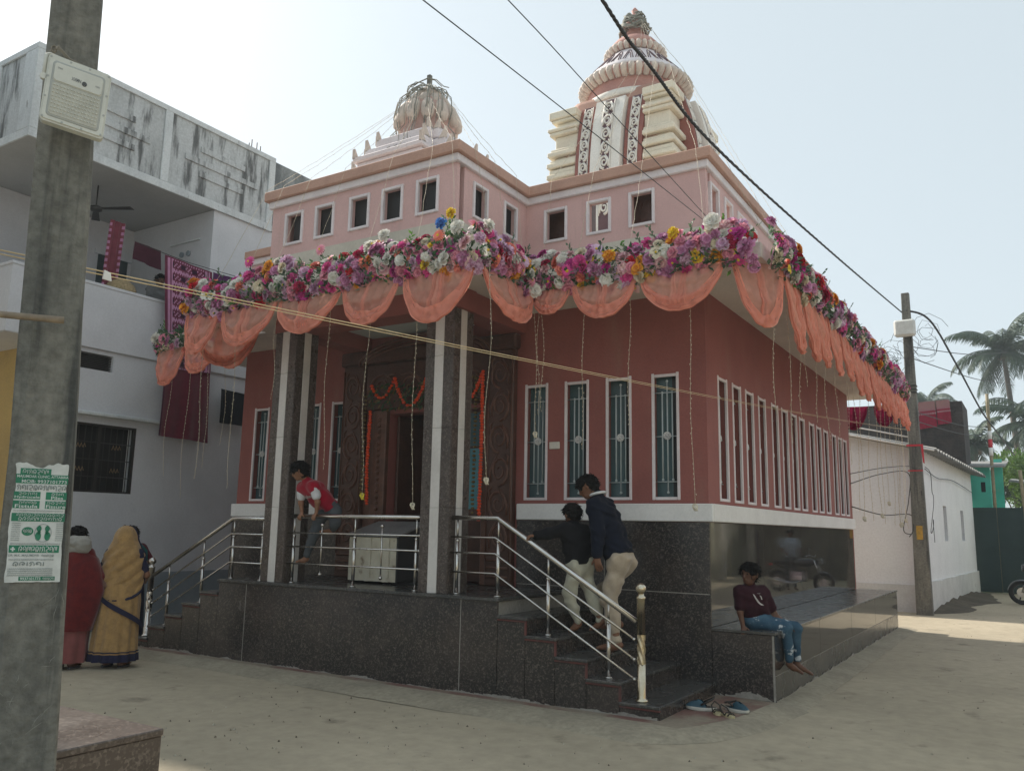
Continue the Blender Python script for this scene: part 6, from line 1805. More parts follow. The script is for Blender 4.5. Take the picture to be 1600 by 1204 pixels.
# ------------------------------------------------------------------ palms and bushes
m_palm = leafm('palm_leaf', (.034, .060, .040), (.06, .09, .058), .15)
m_trunk = M('palm_trunk', (.16, .14, .12), .95, (.10, .09, .08), 6., fine=.15, bump=.5, bscale=20., stretch=(1, 1, 4))
def palm(label, x, y, h, L, nf, seed, lean=(.3, .1)):
    rg = random.Random(seed)
    t = thing('palm_tree', label, 'palm tree', (x - lean[0], y - lean[1], 0), 'palms behind the lane')
    mb = MB()
    pts = [(x - lean[0] + lean[0] * (k / 14) ** 1.6, y - lean[1] + lean[1] * k / 14, h * k / 14) for k in range(15)]
    mb.tube(pts, [.24 - .11 * k / 14 + (.06 if k == 0 else 0) for k in range(15)], 10)
    mb.build('trunk', m_trunk, t)
    cr_ = MB(); top = Vector((x, y, h))
    for f in range(nf):
        a = 2 * PI * f / nf * 2.618 + rg.uniform(-.2, .2)
        el = R(80) - (f / nf) * R(125) + rg.uniform(-.1, .1)
        d = Vector((math.cos(a), math.sin(a), 0)); Lf = L * rg.uniform(.85, 1.1)
        rach = []
        p = top.copy(); e = el
        n_ = 16
        for k in range(n_ + 1):
            rach.append(p.copy())
            p = p + (d * math.cos(e) + Vector((0, 0, math.sin(e)))) * (Lf / n_)
            e -= R(3.2 + 2.6 * k / n_ * 2) * (1 if el > -.3 else .5)
        cr_.tube(rach, [.035 * (1 - .8 * k / n_) + .004 for k in range(n_ + 1)], 4)
        side = d.cross(Vector((0, 0, 1)))
        for k in range(2, n_ * 3):
            t_ = k / (n_ * 3); i = int(t_ * n_); fr_ = t_ * n_ - i
            q = rach[i].lerp(rach[min(i + 1, n_)], fr_); tg2 = (rach[min(i + 1, n_)] - rach[i]).normalized()
            ll = Lf * .24 * math.sin(PI * (.12 + .82 * t_)) ** .7
            for sg in (-1, 1):
                dd = (side * sg * rg.uniform(.7, 1) + tg2 * .75 + Vector((0, 0, -.35 - .5 * rg.random()))).normalized()
                w = .035
                e1 = q + dd * ll * .55 + Vector((0, 0, -.03 * ll)); e2 = q + dd * ll + Vector((0, 0, -.28 * ll))
                wv = tg2 * w
                b = len(cr_.v); cr_.v += [tuple(q - wv * .6), tuple(q + wv * .6), tuple(e1 + wv), tuple(e1 - wv), tuple(e2)]
                for fc in ((b, b + 1, b + 2, b + 3), (b + 3, b + 2, b + 4)): cr_.f.append(fc); cr_.mi.append(0); cr_.sm.append(False)
    for k in range(9):
        a = rg.uniform(0, 6.3); cr_.mat(1); cr_.ball(top + Vector((.3 * math.cos(a), .3 * math.sin(a), -.35 - .15 * rg.random())), .13, 7)
    cr_.build('crown', [m_palm, m_trunk], t)
palm('tallest coconut palm at the right edge beyond the cottage', -1.15, 60, 13.2, 3.5, 34, 1, (-.5, 0))
palm('lower coconut palm under the tall one at the right edge', .1, 58, 8.4, 3.4, 26, 2, (.3, 0))
palm('small young palm just right of the brick storey', -2.7, 52, 6.6, 2.4, 18, 3, (.1, 0))
palm('distant palm tip showing above the drying saris', -7.1, 75, 12.2, 3.0, 18, 4, (.1, 0))
m_bush = leafm('bush_leaf', (.075, .14, .035), (.12, .20, .05))
m_bushd = leafm('tree_leaf_dark', (.035, .065, .035), (.055, .09, .045))
def bush(label, c, rad, n, seed, m_, ls=.14, nm='bush'):
    rg = random.Random(seed)
    t = thing(nm, label, 'tree' if nm == 'tree' else 'bush', (c[0], c[1], 0), 'greenery behind the lane')
    tr = MB(); tr.tube([(c[0], c[1], 0), (c[0] + .1, c[1], c[2] * .5), (c[0], c[1], c[2])], [.14, .10, .04], 8)
    for k in range(7):
        a = 2 * PI * k / 7; tr.tube([(c[0], c[1], c[2] * .55), (c[0] + rad[0] * .5 * math.cos(a), c[1] + rad[1] * .5 * math.sin(a), c[2] + rad[2] * .2)], [.05, .015], 5)
    tr.build('trunk', m_trunk, t)
    mb = MB()
    blobs = [(Vector((c[0] + rad[0] * .7 * rg.uniform(-1, 1), c[1] + rad[1] * .7 * rg.uniform(-1, 1), c[2] + rad[2] * .7 * rg.uniform(-1, 1))), rg.uniform(.25, .5)) for k in range(22)]
    for k in range(n):
        b, r_ = rg.choice(blobs)
        v = Vector((rg.gauss(0, 1), rg.gauss(0, 1), rg.gauss(0, 1))).normalized()
        p = b + Vector((v.x * rad[0], v.y * rad[1], v.z * rad[2])) * r_ * rg.uniform(.6, 1.05)
        leaf(mb, p, v + Vector((rg.uniform(-.6, .6), rg.uniform(-.6, .6), rg.uniform(-.6, .4))), Vector((rg.uniform(-1, 1), rg.uniform(-1, 1), 1)), ls * rg.uniform(.7, 1.4), ls * .3)
    mb.build('crown', m_, t)
bush('bright green bush over the mud shed at the right edge', (.3, 40, 3.9), (1.8, 1.5, 1.2), 4200, 1, m_bush, .16)
bush('dark leafy tree below the palms beside the bamboo pole', (-.9, 50, 4.2), (1.6, 1.5, 1.3), 3600, 2, m_bushd, .22, 'tree')
bush('dark leafy tree at the right edge behind the bright bush', (2.6, 50, 4.6), (2.6, 2, 1.8), 4200, 3, m_bushd, .22, 'tree')

# ------------------------------------------------------------------ motorcycle at the right edge, facing left
m_tyre = M('tyre', (.02, .02, .02), .85, fine=.1); m_mbody = M('motorcycle_black', (.018, .018, .020), .28, fine=.02, coat=.6); m_chrome = M('chrome', (.6, .6, .62), .15, metal=1., fine=0); m_seat = M('motorcycle_seat', (.02, .02, .02), .7)
def motorcycle(label, c, rz):
    mcy = thing('motorcycle', label, 'motorcycle', c)
    ORG[mcy.name] = Vector((0, 0, 0))                      # local build, placed by the empty
    def wheel(x):
        rim = MB()
        tp = [(x + .245 * math.cos(2 * PI * k / 30), 0, .285 + .245 * math.sin(2 * PI * k / 30)) for k in range(31)]
        w_ = MB(); w_.tube(tp, .045, 10, caps=False); wo_ = w_.build('wheel', m_tyre, mcy)
        rim.tube([(x + .20 * math.cos(2 * PI * k / 30), 0, .285 + .20 * math.sin(2 * PI * k / 30)) for k in range(31)], .020, 8, caps=False)
        rim.build('rim', m_mbody, wo_)
        for k in range(6):
            a = 2 * PI * k / 6 + .2
            MB().tube([(x, 0, .285), (x + .20 * math.cos(a), 0, .285 + .20 * math.sin(a))], [.022, .014], 6).build('spoke', m_mbody, wo_)
        hb = MB(); hb.tube([(x, -.06, .285), (x, .06, .285)], .05, 12); hb.build('hub', m_chrome, wo_)
        dk_ = MB(); dk_.tube([(x, -.055, .285), (x, -.050, .285)], .12, 20); dk_.build('brake_disc', m_chrome, wo_)
    wheel(-.64); wheel(.64)
    fd = MB(); fd.grid(lambda u, v: Vector((-.64 + .305 * math.cos(R(20 + 150 * u)), (v - .5) * .13, .285 + .305 * math.sin(R(20 + 150 * u)) - .03 * (2 * v - 1) ** 2)), 14, 4); fd.build('front_mudguard', m_mbody, mcy)
    fd = MB(); fd.grid(lambda u, v: Vector((.64 + .33 * math.cos(R(-5 + 130 * u)), (v - .5) * .15, .30 + .33 * math.sin(R(-5 + 130 * u)))), 12, 4); fd.build('rear_mudguard', m_mbody, mcy)
    for s in (-1, 1): MB().tube([(-.64, .075 * s, .285), (-.50, .075 * s, .66), (-.42, .075 * s, .88)], .022, 8).build('fork', m_chrome, mcy)
    tk = MB(); tk.lathe([(.02, -.30), (.10, -.27), (.15, -.12), (.16, .05), (.12, .2), (.05, .27)], (0, 0, 0), 18)
    tk.v = [(-.14 + z, y * .85, .80 + x * .75 + .1 * max(0, -z)) for (x, y, z) in tk.v]; tk.build('tank', m_mbody, mcy)
    s_ = MB(); s_.bbox(.10, -.13, .74, .72, .13, .83, .03); s_.build('seat', m_seat, mcy)
    s_ = MB(); s_.bbox(-.12, -.11, .30, .22, .11, .60, .04); s_.build('engine', m_chrome, mcy)
    for k in range(5): MB().box(-.15, -.135, .46 + k * .03, .10, .135, .472 + k * .03).build('cooling_fin', m_mbody, mcy)
    fr_ = MB(); fr_.tube([(-.42, 0, .86), (-.2, 0, .62), (-.15, 0, .32), (.2, 0, .28), (.30, 0, .60), (.72, 0, .74)], .022, 8); fr_.tube([(-.42, 0, .86), (.1, 0, .74), (.72, 0, .74)], .02, 8); fr_.tube([(.2, 0, .3), (.64, .06, .285)], .022, 8); fr_.tube([(.2, 0, .3), (.64, -.06, .285)], .022, 8); fr_.build('frame', m_mbody, mcy)
    hl = MB(); hl.tube([(-.60, 0, .86), (-.55, 0, .86), (-.46, 0, .87)], [.085, .09, .05], 14); hl.build('headlight', m_mbody, mcy)
    hl = MB(); hl.tube([(-.606, 0, .86), (-.600, 0, .86)], .075, 14); hl.build('headlight_lens', m_chrome, mcy)
    hb = MB(); hb.tube([(-.30, -.36, .98), (-.36, -.2, 1.02), (-.42, 0, .96), (-.36, .2, 1.02), (-.30, .36, .98)], .012, 8); hb.build('handlebar', m_chrome, mcy)
    for s in (-1, 1):
        MB().tube([(-.30, .36 * s, .98), (-.26, .46 * s, .97)], .018, 8).build('grip', m_seat, mcy)
        MB().tube([(-.36, .25 * s, 1.0), (-.38, .30 * s, 1.16)], .006, 6).build('mirror_stem', m_chrome, mcy)
        MB().bbox(-.40, .30 * s - .05, 1.14, -.37, .30 * s + .05, 1.22, .015).build('mirror', m_mbody, mcy)
    ex_ = MB(); ex_.tube([(-.1, -.12, .32), (.15, -.14, .25), (.35, -.14, .27), (.95, -.15, .36)], [.02, .022, .04, .045], 10); ex_.build('exhaust', m_chrome, mcy)
    tl_ = MB(); tl_.bbox(.80, -.06, .70, .88, .06, .76, .01); tl_.build('tail_light', m_redtape, mcy)
    MB().tube([(.05, .1, .3), (-.02, .24, .0)], .012, 6).build('side_stand', m_chrome, mcy)
    mcy.rotation_euler = (0, 0, rz)
    return mcy
motorcycle('black motorcycle, only its front wheel inside the right edge', (.155, 24.12, 0), R(8))

# ------------------------------------------------------------------ neighbours beside the street, beyond the frame
m_nb1 = M('neighbour_olive', (.42, .41, .30), .85, (.34, .33, .25), 1.3, fine=.05); m_nb2 = M('neighbour_mauve', (.40, .32, .40), .85, (.33, .26, .33), 1.3, fine=.05)
NB = thing('street_house', 'olive and mauve house across the lane, mirrored in the polished granite', 'house', (5, 12, 0))
w1 = MB(); wall_holes(w1, 'x', 4.6, .2, 4, 13.5, 0, 4.2, [(6, 7, 0, 2.2), (9, 10.2, 1, 2.2)]); w1.build('wall', m_nb1, NB)
w1 = MB(); wall_holes(w1, 'x', 4.4, .2, 13.5, 21, 0, 4.4, [(15, 16.2, 1, 2.2), (18, 19, 0, 2.2)]); w1.build('wall', m_nb2, NB)
MB().box(4.61, 4, 4.2, 11, 21, 4.4).build('roof', m_hceil, NB)
w1 = MB(); wall_holes(w1, 'x', 4.2, .2, 21.2, 34, 0, 3.6, [(23, 24, 0, 2.2), (26, 27.3, 1, 2.2), (30, 31, 0, 2.2)]); w1.build('wall', m_nb1, NB)
w1 = MB(); wall_holes(w1, 'x', 4.4, .2, 34, 48, 0, 4.0, [(37, 38.2, 1, 2.2), (42, 43, 0, 2.2)]); w1.build('wall', m_nb2, NB)
MB().box(4.3, 21.2, 3.61, 10, 48, 3.9).build('roof', m_hceil, NB)
for y in (22.2, 25.0, 28.6, 32.4): MB().box(3.7, y - .15, 0, 4.0, y + .15, 3.6).build('pillar', m_offwhite, NB)
MB().box(6.5, 4.2, 0, 6.6, 20.8, 4.2).build('inner_wall', m_panedk, NB)
for y in (4.3, 8.0, 11.5, 13.5): MB().box(4.15, y - .15, 0, 4.45, y + .15, 4.2).build('pillar', m_offwhite, NB)
NL = thing('street_house', 'unseen plain plastered house added beyond the left edge to shade the street', 'house', (-14, -2, 0))  # unseen house, put in to cast shade over the foreground
MB().box(-22, -12, 0, -9.6, 3.4, 8.6).build('wall', m_hwhite, NL)
MB().box(-22.2, -12.2, 8.6, -9.4, 3.6, 8.8).build('roof', m_hceil, NL)
# ================================================================== PEOPLE: bodies as one skin grown round a skeleton
def V(*a): return np.array(a, dtype=np.float64)
class Field:
    """signed distance field on a grid, filled by tapered limbs that blend into each other"""
    def __init__(s, lo, hi, h):
        s.h = h; s.lo = np.array(lo) - 4 * h
        s.n = np.ceil((np.array(hi) + 4 * h - s.lo) / h).astype(int) + 1
        s.d = np.full(tuple(s.n), .25, dtype=np.float32)
    def win(s, lo, hi, pad):
        a = np.maximum(0, np.floor((lo - pad - s.lo) / s.h).astype(int)); b = np.minimum(s.n, np.ceil((hi + pad - s.lo) / s.h).astype(int) + 1)
        if np.any(b <= a): return None
        g = np.meshgrid(*[(s.lo[i] + s.h * np.arange(a[i], b[i])) for i in range(3)], indexing='ij')
        return tuple(slice(a[i], b[i]) for i in range(3)), g
    def cone(s, a, b, ra, rb, k=.02, flat=None, mode='add'):
        a = np.asarray(a, float); b = np.asarray(b, float); R_ = max(ra, rb)
        w = s.win(np.minimum(a, b) - R_, np.maximum(a, b) + R_, .05 + k)
        if w is None: return
        sl, (X, Y, Z) = w
        ab = b - a; L2 = max(1e-9, ab @ ab)
        t = np.clip(((X - a[0]) * ab[0] + (Y - a[1]) * ab[1] + (Z - a[2]) * ab[2]) / L2, 0, 1)
        dx, dy, dz = X - a[0] - t * ab[0], Y - a[1] - t * ab[1], Z - a[2] - t * ab[2]
        if flat is not None:                                   # squash along an axis
            ax, f = flat
            q = dx * ax[0] + dy * ax[1] + dz * ax[2]
            e = q * (f - 1)
            dx, dy, dz = dx + ax[0] * e, dy + ax[1] * e, dz + ax[2] * e
        d = np.sqrt(dx * dx + dy * dy + dz * dz) - (ra + (rb - ra) * t)
        if mode == 'cut':
            s.d[sl] = np.maximum(s.d[sl], -d); return
        o = s.d[sl]
        hh = np.maximum(k - np.abs(o - d), 0) / k
        s.d[sl] = np.minimum(o, d) - hh * hh * k * .25
    def plane(s, p, n):                                        # keep the side the normal points away from
        p = np.asarray(p, float); n = np.asarray(n, float) / np.linalg.norm(n)
        g = [(s.lo[i] + s.h * np.arange(s.n[i])) for i in range(3)]
        q = (g[0][:, None, None] - p[0]) * n[0] + (g[1][None, :, None] - p[1]) * n[1] + (g[2][None, None, :] - p[2]) * n[2]
        s.d = np.maximum(s.d, q.astype(np.float32))
    def wrinkle(s, amp, f=1., seed=0):
        g = np.meshgrid(*[(s.lo[i] + s.h * np.arange(s.n[i])) for i in range(3)], indexing='ij')
        X, Y, Z = [q.astype(np.float32) * f for q in g]
        r_ = np.random.default_rng(seed)
        w = 0
        for i in range(5):
            kx, ky, kz = r_.uniform(-40, 40), r_.uniform(-40, 40), r_.uniform(-70, 70)
            w = w + np.sin(X * kx + Y * ky + Z * kz + r_.uniform(0, 6) + 1.2 * np.sin(Z * 23 + X * 17))
        s.d = s.d + amp * .4 * w
    def mesh(s, name, mat_, parent):
        d = s.d; n = d.shape
        neg = d < 0
        c = np.zeros((n[0] - 1, n[1] - 1, n[2] - 1), np.int8)
        for i in (0, 1):
            for j in (0, 1):
                for k in (0, 1): c += neg[i:n[0] - 1 + i, j:n[1] - 1 + j, k:n[2] - 1 + k]
        I = np.argwhere((c > 0) & (c < 8))
        if not len(I): return None
        idx = np.full(c.shape, -1, np.int64); idx[I[:, 0], I[:, 1], I[:, 2]] = np.arange(len(I))
        P_ = np.zeros((len(I), 3)); cnt = np.zeros(len(I))
        cor = [(i, j, k) for i in (0, 1) for j in (0, 1) for k in (0, 1)]
        val = {q: d[I[:, 0] + q[0], I[:, 1] + q[1], I[:, 2] + q[2]].astype(np.float64) for q in cor}
        for a in cor:
            for ax in range(3):
                if a[ax]: continue
                b = list(a); b[ax] = 1; b = tuple(b)
                va, vb = val[a], val[b]
                mk = (va < 0) != (vb < 0)
                t = np.where(mk, va / np.where(mk, va - vb, 1), 0)
                q = np.tile(np.array(a, float), (len(I), 1)); q[:, ax] += t
                P_[mk] += q[mk]; cnt[mk] += 1
        P_ = (I + P_ / cnt[:, None]) * s.h + s.lo
        quads = []
        for ax in range(3):
            u, v = (ax + 1) % 3, (ax + 2) % 3
            sl0 = [slice(None)] * 3; sl1 = [slice(None)] * 3
            sl0[ax] = slice(0, n[ax] - 1); sl1[ax] = slice(1, n[ax])
            e = np.argwhere(neg[tuple(sl0)] != neg[tuple(sl1)])
            e = e[(e[:, u] > 0) & (e[:, v] > 0) & (e[:, u] < n[u] - 1) & (e[:, v] < n[v] - 1)]
            def cell(du, dv):
                q = e.copy(); q[:, u] += du; q[:, v] += dv
                return idx[q[:, 0], q[:, 1], q[:, 2]]
            Q = np.stack([cell(-1, -1), cell(0, -1), cell(0, 0), cell(-1, 0)], 1)
            fl_ = ~neg[e[:, 0], e[:, 1], e[:, 2]]
            Q[fl_] = Q[fl_][:, ::-1]
            quads.append(Q)
        Q = np.concatenate(quads); Q = Q[(Q >= 0).all(1)]
        o_ = np.array(org(parent))
        P_ = P_ - o_
        me = bpy.data.meshes.new(name)
        me.vertices.add(len(P_)); me.vertices.foreach_set('co', P_.astype(np.float32).ravel())
        me.loops.add(len(Q) * 4); me.loops.foreach_set('vertex_index', Q.astype(np.int32).ravel())
        me.polygons.add(len(Q)); me.polygons.foreach_set('loop_start', np.arange(0, len(Q) * 4, 4, dtype=np.int32))
        me.polygons.foreach_set('use_smooth', np.ones(len(Q), bool))
        me.materials.append(mat_); me.update(calc_edges=True); me.validate()
        ob = bpy.data.objects.new(name, me); put(ob, parent); ORG[ob.name] = Vector(o_)
        return ob
def nrm_(v): return np.asarray(v, float) / max(1e-9, np.linalg.norm(v))
def hand_prims(w, d, up, s, curl, side):
    """wrist w, pointing direction d, back-of-hand direction up; curl 0 flat .. 1.6 fist; side +1/-1 puts the thumb"""
    d = nrm_(d); up = nrm_(up - d * (up @ d)); x = np.cross(d, up) * side
    P_ = []
    kn = w + d * .075 * s
    for q in (-.022, 0, .022): P_.append((w + x * q * s * .6 + d * .012, kn + x * q * s, .017 * s, .0145 * s, .012))
    for i, (q, l) in enumerate(((-.031, .060), (-.0105, .074), (.0105, .078), (.031, .070))):
        p = kn + x * q * s; a = curl * .45; dd = d
        for k in range(3):
            dd = d * math.cos(a) - up * math.sin(a)
            e = p + dd * l * s * (.42, .32, .26)[k]
            P_.append((p, e, (.0092, .0085, .0078)[k] * s, (.0085, .0078, .0068)[k] * s, .004))
            p = e; a += curl * .62
    p = w + d * .022 * s + x * .026 * s; dd = nrm_(d * .62 + x * .75 - up * .25)
    e = p + dd * .038 * s; P_.append((p, e, .012 * s, .010 * s, .008))
    dd = nrm_(dd - up * curl * .35 - x * curl * .25); P_.append((e, e + dd * .033 * s, .010 * s, .008 * s, .004))
    return P_
def head_prims(c, f, up, s):
    f = nrm_(f); up = nrm_(up - f * (up @ f)); x = np.cross(f, up)
    Q = [(c + up * .022 * s - f * .012 * s, c + up * .022 * s + f * .012 * s, .086 * s, .082 * s, .02),
         (c - up * .03 * s + f * .018 * s, c - up * .062 * s + f * .042 * s, .066 * s, .048 * s, .03),
         (c + f * .086 * s + up * .010 * s, c + f * .100 * s - up * .022 * s, .009 * s, .014 * s, .012),
         (c + f * .088 * s - up * .048 * s - x * .012 * s, c + f * .088 * s - up * .048 * s + x * .012 * s, .010 * s, .010 * s, .008)]
    for q in (-1, 1): Q.append((c + x * q * .082 * s + up * .010 * s - f * .006 * s, c + x * q * .086 * s - up * .026 * s, .017 * s, .011 * s, .008))
    return Q
m_hair = M('hair_black', (.006, .0055, .0055), .75, (.011, .010, .010), 60., fine=.2, bscale=120., bump=.6, spec=.12)
m_eye = M('eye_dark', (.012, .010, .010), .2, fine=0)
def skinm(n, c): return M('skin_' + n, c, .5, tuple(q * .88 for q in c), 12., fine=.04, spec=.35)
m_skin = skinm('brown', (.20, .095, .055)); m_skin2 = skinm('light_brown', (.27, .135, .08)); m_skin3 = skinm('deep_brown', (.125, .060, .038))
def person(label, J, s, skin, garments, group=None, h=.007, f_body=None, grip=None, hair=True, hair_len=0., hs=None):
    """J: joints (world); s: size relative to a 1.7 m adult; garments: list of dicts"""
    J = {k: np.asarray(v, float) for k, v in J.items()}
    base = J.get('base', np.minimum(J['lankle'], J['rankle']))
    t = thing('person', label, 'person', (float(J['pelvis'][0]), float(J['pelvis'][1]), float(base[2])), group)
    sx = nrm_(J['lsh'] - J['rsh'])                          # across the shoulders
    spine = nrm_(J['neck'] - J['pelvis'])
    front = nrm_(np.cross(sx, spine)) if f_body is None else nrm_(f_body)
    def torso(ex=0., kk=1.):
        pl, ch = J['pelvis'], J['pelvis'] * .32 + J['neck'] * .68
        wa = J['pelvis'] * .62 + J['neck'] * .38
        out = []
        for q in (-1, 1):
            out.append((pl + sx * q * .070 * s, wa + sx * q * .062 * s, .100 * s + ex, .092 * s + ex, .05))
            out.append((wa + sx * q * .062 * s, ch + sx * q * .080 * s, .092 * s + ex, .100 * s + ex, .05))
            sh = J['lsh'] if q > 0 else J['rsh']
            out.append((ch + sx * q * .05 * s, sh - spine * .012 * s, .085 * s + ex, .052 * s + ex, .05))
        out.append((J['lsh'] * .8 + J['rsh'] * .2, J['rsh'] * .8 + J['lsh'] * .2, .052 * s + ex, .052 * s + ex, .04))
        return out
    def arm(q, ex=0., upto=2.):
        S_, E_, W_ = J[q + 'sh'], J[q + 'el'], J[q + 'wr']
        o = [(S_, E_ if upto >= 1 else S_ + (E_ - S_) * upto, .050 * s + ex, (.040 * s if upto >= 1 else .044 * s) + ex, .03)]
        if upto > 1: o.append((E_, E_ + (W_ - E_) * (upto - 1), .040 * s + ex, (.027 + .008 * (2 - upto)) * s + ex, .02))
        return o
    def leg(q, ex=0., upto=2.):
        H_, K_, A_ = J[q + 'hip'], J[q + 'knee'], J[q + 'ankle']
        o = [(H_, K_, .078 * s + ex, .053 * s + ex, .05)]
        o.append((K_, K_ + (A_ - K_) * (upto - 1), .056 * s + ex, (.034 + .014 * (2 - upto)) * s + ex * .8, .03))
        return o
    skin_p = torso() + arm('l') + arm('r') + leg('l') + leg('r')
    skin_p.append((J['neck'] - spine * .03 * s, J['head'] - nrm_(J['head'] - J['neck']) * .05 * s, .054 * s, .050 * s, .03))
    hf = nrm_(J['face']); hu = nrm_(J.get('headup', J['head'] - J['neck']))
    bs = s
    skin_p += head_prims(J['head'], hf, hu, hs or s)
    for q in ('l', 'r'):
        A_, T_ = J[q + 'ankle'], J[q + 'toe']
        dv = nrm_(T_ - A_); flat = nrm_(dv - V(0, 0, 1) * dv[2] * .0)
        skin_p.append((A_ - V(0, 0, 1) * .028 * s - flat * .03 * s, A_ - V(0, 0, 1) * .03 * s + (T_ - A_) * .3, .034 * s, .034 * s, .02))
        skin_p.append((A_ + (T_ - A_) * .25 - V(0, 0, .015 * s), T_, .034 * s, .020 * s, .02))
        side_ = np.cross(flat, V(0, 0, 1))
        for k in range(5): skin_p.append((T_ - flat * .02 * s + side_ * (k - 2) * .013 * s, T_ + flat * (.018 - abs(k - 1.5) * .004) * s + side_ * (k - 2) * .015 * s, .0105 * s, .0085 * s, .006))
    for q in ('l', 'r'):
        W_, E_ = J[q + 'wr'], J[q + 'el']
        g = (grip or {}).get(q, {})
        d = g.get('dir', W_ - E_); u_ = g.get('up', sx if q == 'l' else -sx)
        skin_p += hand_prims(W_ + nrm_(W_ - E_) * .008, np.asarray(d, float), np.asarray(u_, float), s * .98, g.get('curl', .55), g.get('side', 1 if q == 'l' else -1))
    pts = np.array([p for c in skin_p for p in c[:2]])
    F_ = Field(pts.min(0) - .12, pts.max(0) + .12, h)
    for c in skin_p: F_.cone(*c[:4], k=c[4])
    F_.mesh('body', skin, t)
    s = hs or s
    ey = MB(); xh = np.cross(hf, nrm_(hu - hf * (hu @ hf))); hu2 = nrm_(hu - hf * (hu @ hf))
    for q in (-1, 1):
        c = J['head'] + hf * .080 * s + xh * q * .031 * s + hu2 * .012 * s
        e_ = MB(); e_.ball(c, .0115 * s, 8); e_.build('eye', m_eye, t)
        b1 = MB(); b1.tube([c + hu2 * .020 * s - xh * q * .014 * s + hf * .004 * s, c + hu2 * .024 * s + hf * .006 * s, c + hu2 * .018 * s + xh * q * .018 * s], .0042 * s, 5); b1.build('eyebrow', m_hair, t)
    if hair:
        c = J['head']; H_ = Field(c - .17, c + .17, .006)
        H_.cone(c + hu2 * .026 * s - hf * .018 * s, c + hu2 * .032 * s + hf * .010 * s, .0985 * s, .094 * s)
        if hair_len: H_.cone(c - hf * .045 * s, c - hf * .055 * s - hu2 * hair_len, .075 * s, .05 * s, .03)
        else: H_.cone(c - hf * .040 * s, c - hf * .045 * s - hu2 * .045 * s, .075 * s, .052 * s, .03)
        H_.cone(c + hf * .115 * s - hu2 * .040 * s, c + hf * .10 * s - hu2 * .09 * s, .088 * s, .10 * s, mode='cut')
        for q in (-1, 1): H_.cone(c + xh * q * .10 * s - hu2 * .04 * s + hf * .03 * s, c + xh * q * .10 * s - hu2 * .09 * s + hf * .02 * s, .05 * s, .06 * s, mode='cut')
        H_.wrinkle(.0065, 2.6, 4)
        ho_ = H_.mesh('hair', m_hair, t)
        nv = len(ho_.data.vertices); co = np.zeros(nv * 3); no_ = np.zeros(nv * 3)
        ho_.data.vertices.foreach_get('co', co); ho_.data.vertices.foreach_get('normal', no_)
        co = co.reshape(-1, 3) + np.array(org(t)); no_ = no_.reshape(-1, 3)
        sm_ = MB(); rh = random.Random(int(abs(c[0]) * 1000))
        for k in range(420):                                     # loose locks break up the outline
            i = rh.randrange(nv); n0 = no_[i]
            if n0 @ hu2 < -.5: continue
            p0 = Vector(co[i]) - Vector(n0) * .006; dv_ = Vector(n0 * rh.uniform(.25, .7) + hf * rh.uniform(-.1, .5) - hu2 * rh.uniform(.1, .8)) + Vector((rh.uniform(-.3, .3), rh.uniform(-.3, .3), 0)); dv_.normalize()
            L = rh.uniform(.018, .038); sm_.tube([p0, p0 + dv_ * L * .6, p0 + dv_ * L + Vector(-hu2) * L * .25], [.0035, .0028, .0006], 3)
        tag(sm_.build('hair_locks', m_hair, t), kind='stuff')
    s = bs
    for gi, g in enumerate(garments):
        ex = g.get('ex', .012)
        pr = []
        if g['kind'] in ('shirt',):
            pr += torso(ex) + arm('l', ex, g.get('sleeve', .5)) + arm('r', ex, g.get('sleeve', .5))
            if g.get('collar', True): pr.append((J['neck'] - spine * .02 * s, J['neck'] + spine * .01 * s, .058 * s + ex, .056 * s + ex * .6, .03))
        if g['kind'] in ('trousers',):
            for q in (-1, 1): pr.append((J['pelvis'] + sx * q * .065 * s + spine * .04 * s, J['pelvis'] + sx * q * .065 * s - spine * .05 * s, .096 * s + ex, .096 * s + ex, .05))
            pr += leg('l', ex, g.get('upto', 1.95)) + leg('r', ex, g.get('upto', 1.95))
        if g['kind'] == 'sleeves':
            pr += arm('l', ex, g['sleeve']) + arm('r', ex, g['sleeve'])
        pts = np.array([p for c in pr for p in c[:2]])
        G_ = Field(pts.min(0) - .15, pts.max(0) + .15, g.get('h', .009))
        for c in pr: G_.cone(*c[:4], k=c[4])
        G_.wrinkle(g.get('wr', .006), 1., gi + 3)
        if g['kind'] == 'shirt':
            hem = J['pelvis'] - spine * g.get('hem', .02) * s
            lim = G_.d.copy()
            G_.plane(hem, -spine)
            # sleeves that hang below the hem line stay
            A_ = Field(pts.min(0) - .15, pts.max(0) + .15, g.get('h', .009))
            for c in arm('l', ex, g.get('sleeve', .5)) + arm('r', ex, g.get('sleeve', .5)): A_.cone(*c[:4], k=.02)
            G_.d = np.minimum(G_.d, A_.d)
            if 'neckcut' in g: G_.cone(J['neck'] + spine * .05 * s, J['neck'] + spine * .2, g['neckcut'], .10, mode='cut')
        if g['kind'] == 'trousers': G_.plane(J['pelvis'] + spine * g.get('waist', .07) * s, spine)
        o_ = G_.mesh(g['name'], g['mat'], t)
    return t, J, dict(sx=sx, spine=spine, front=front)

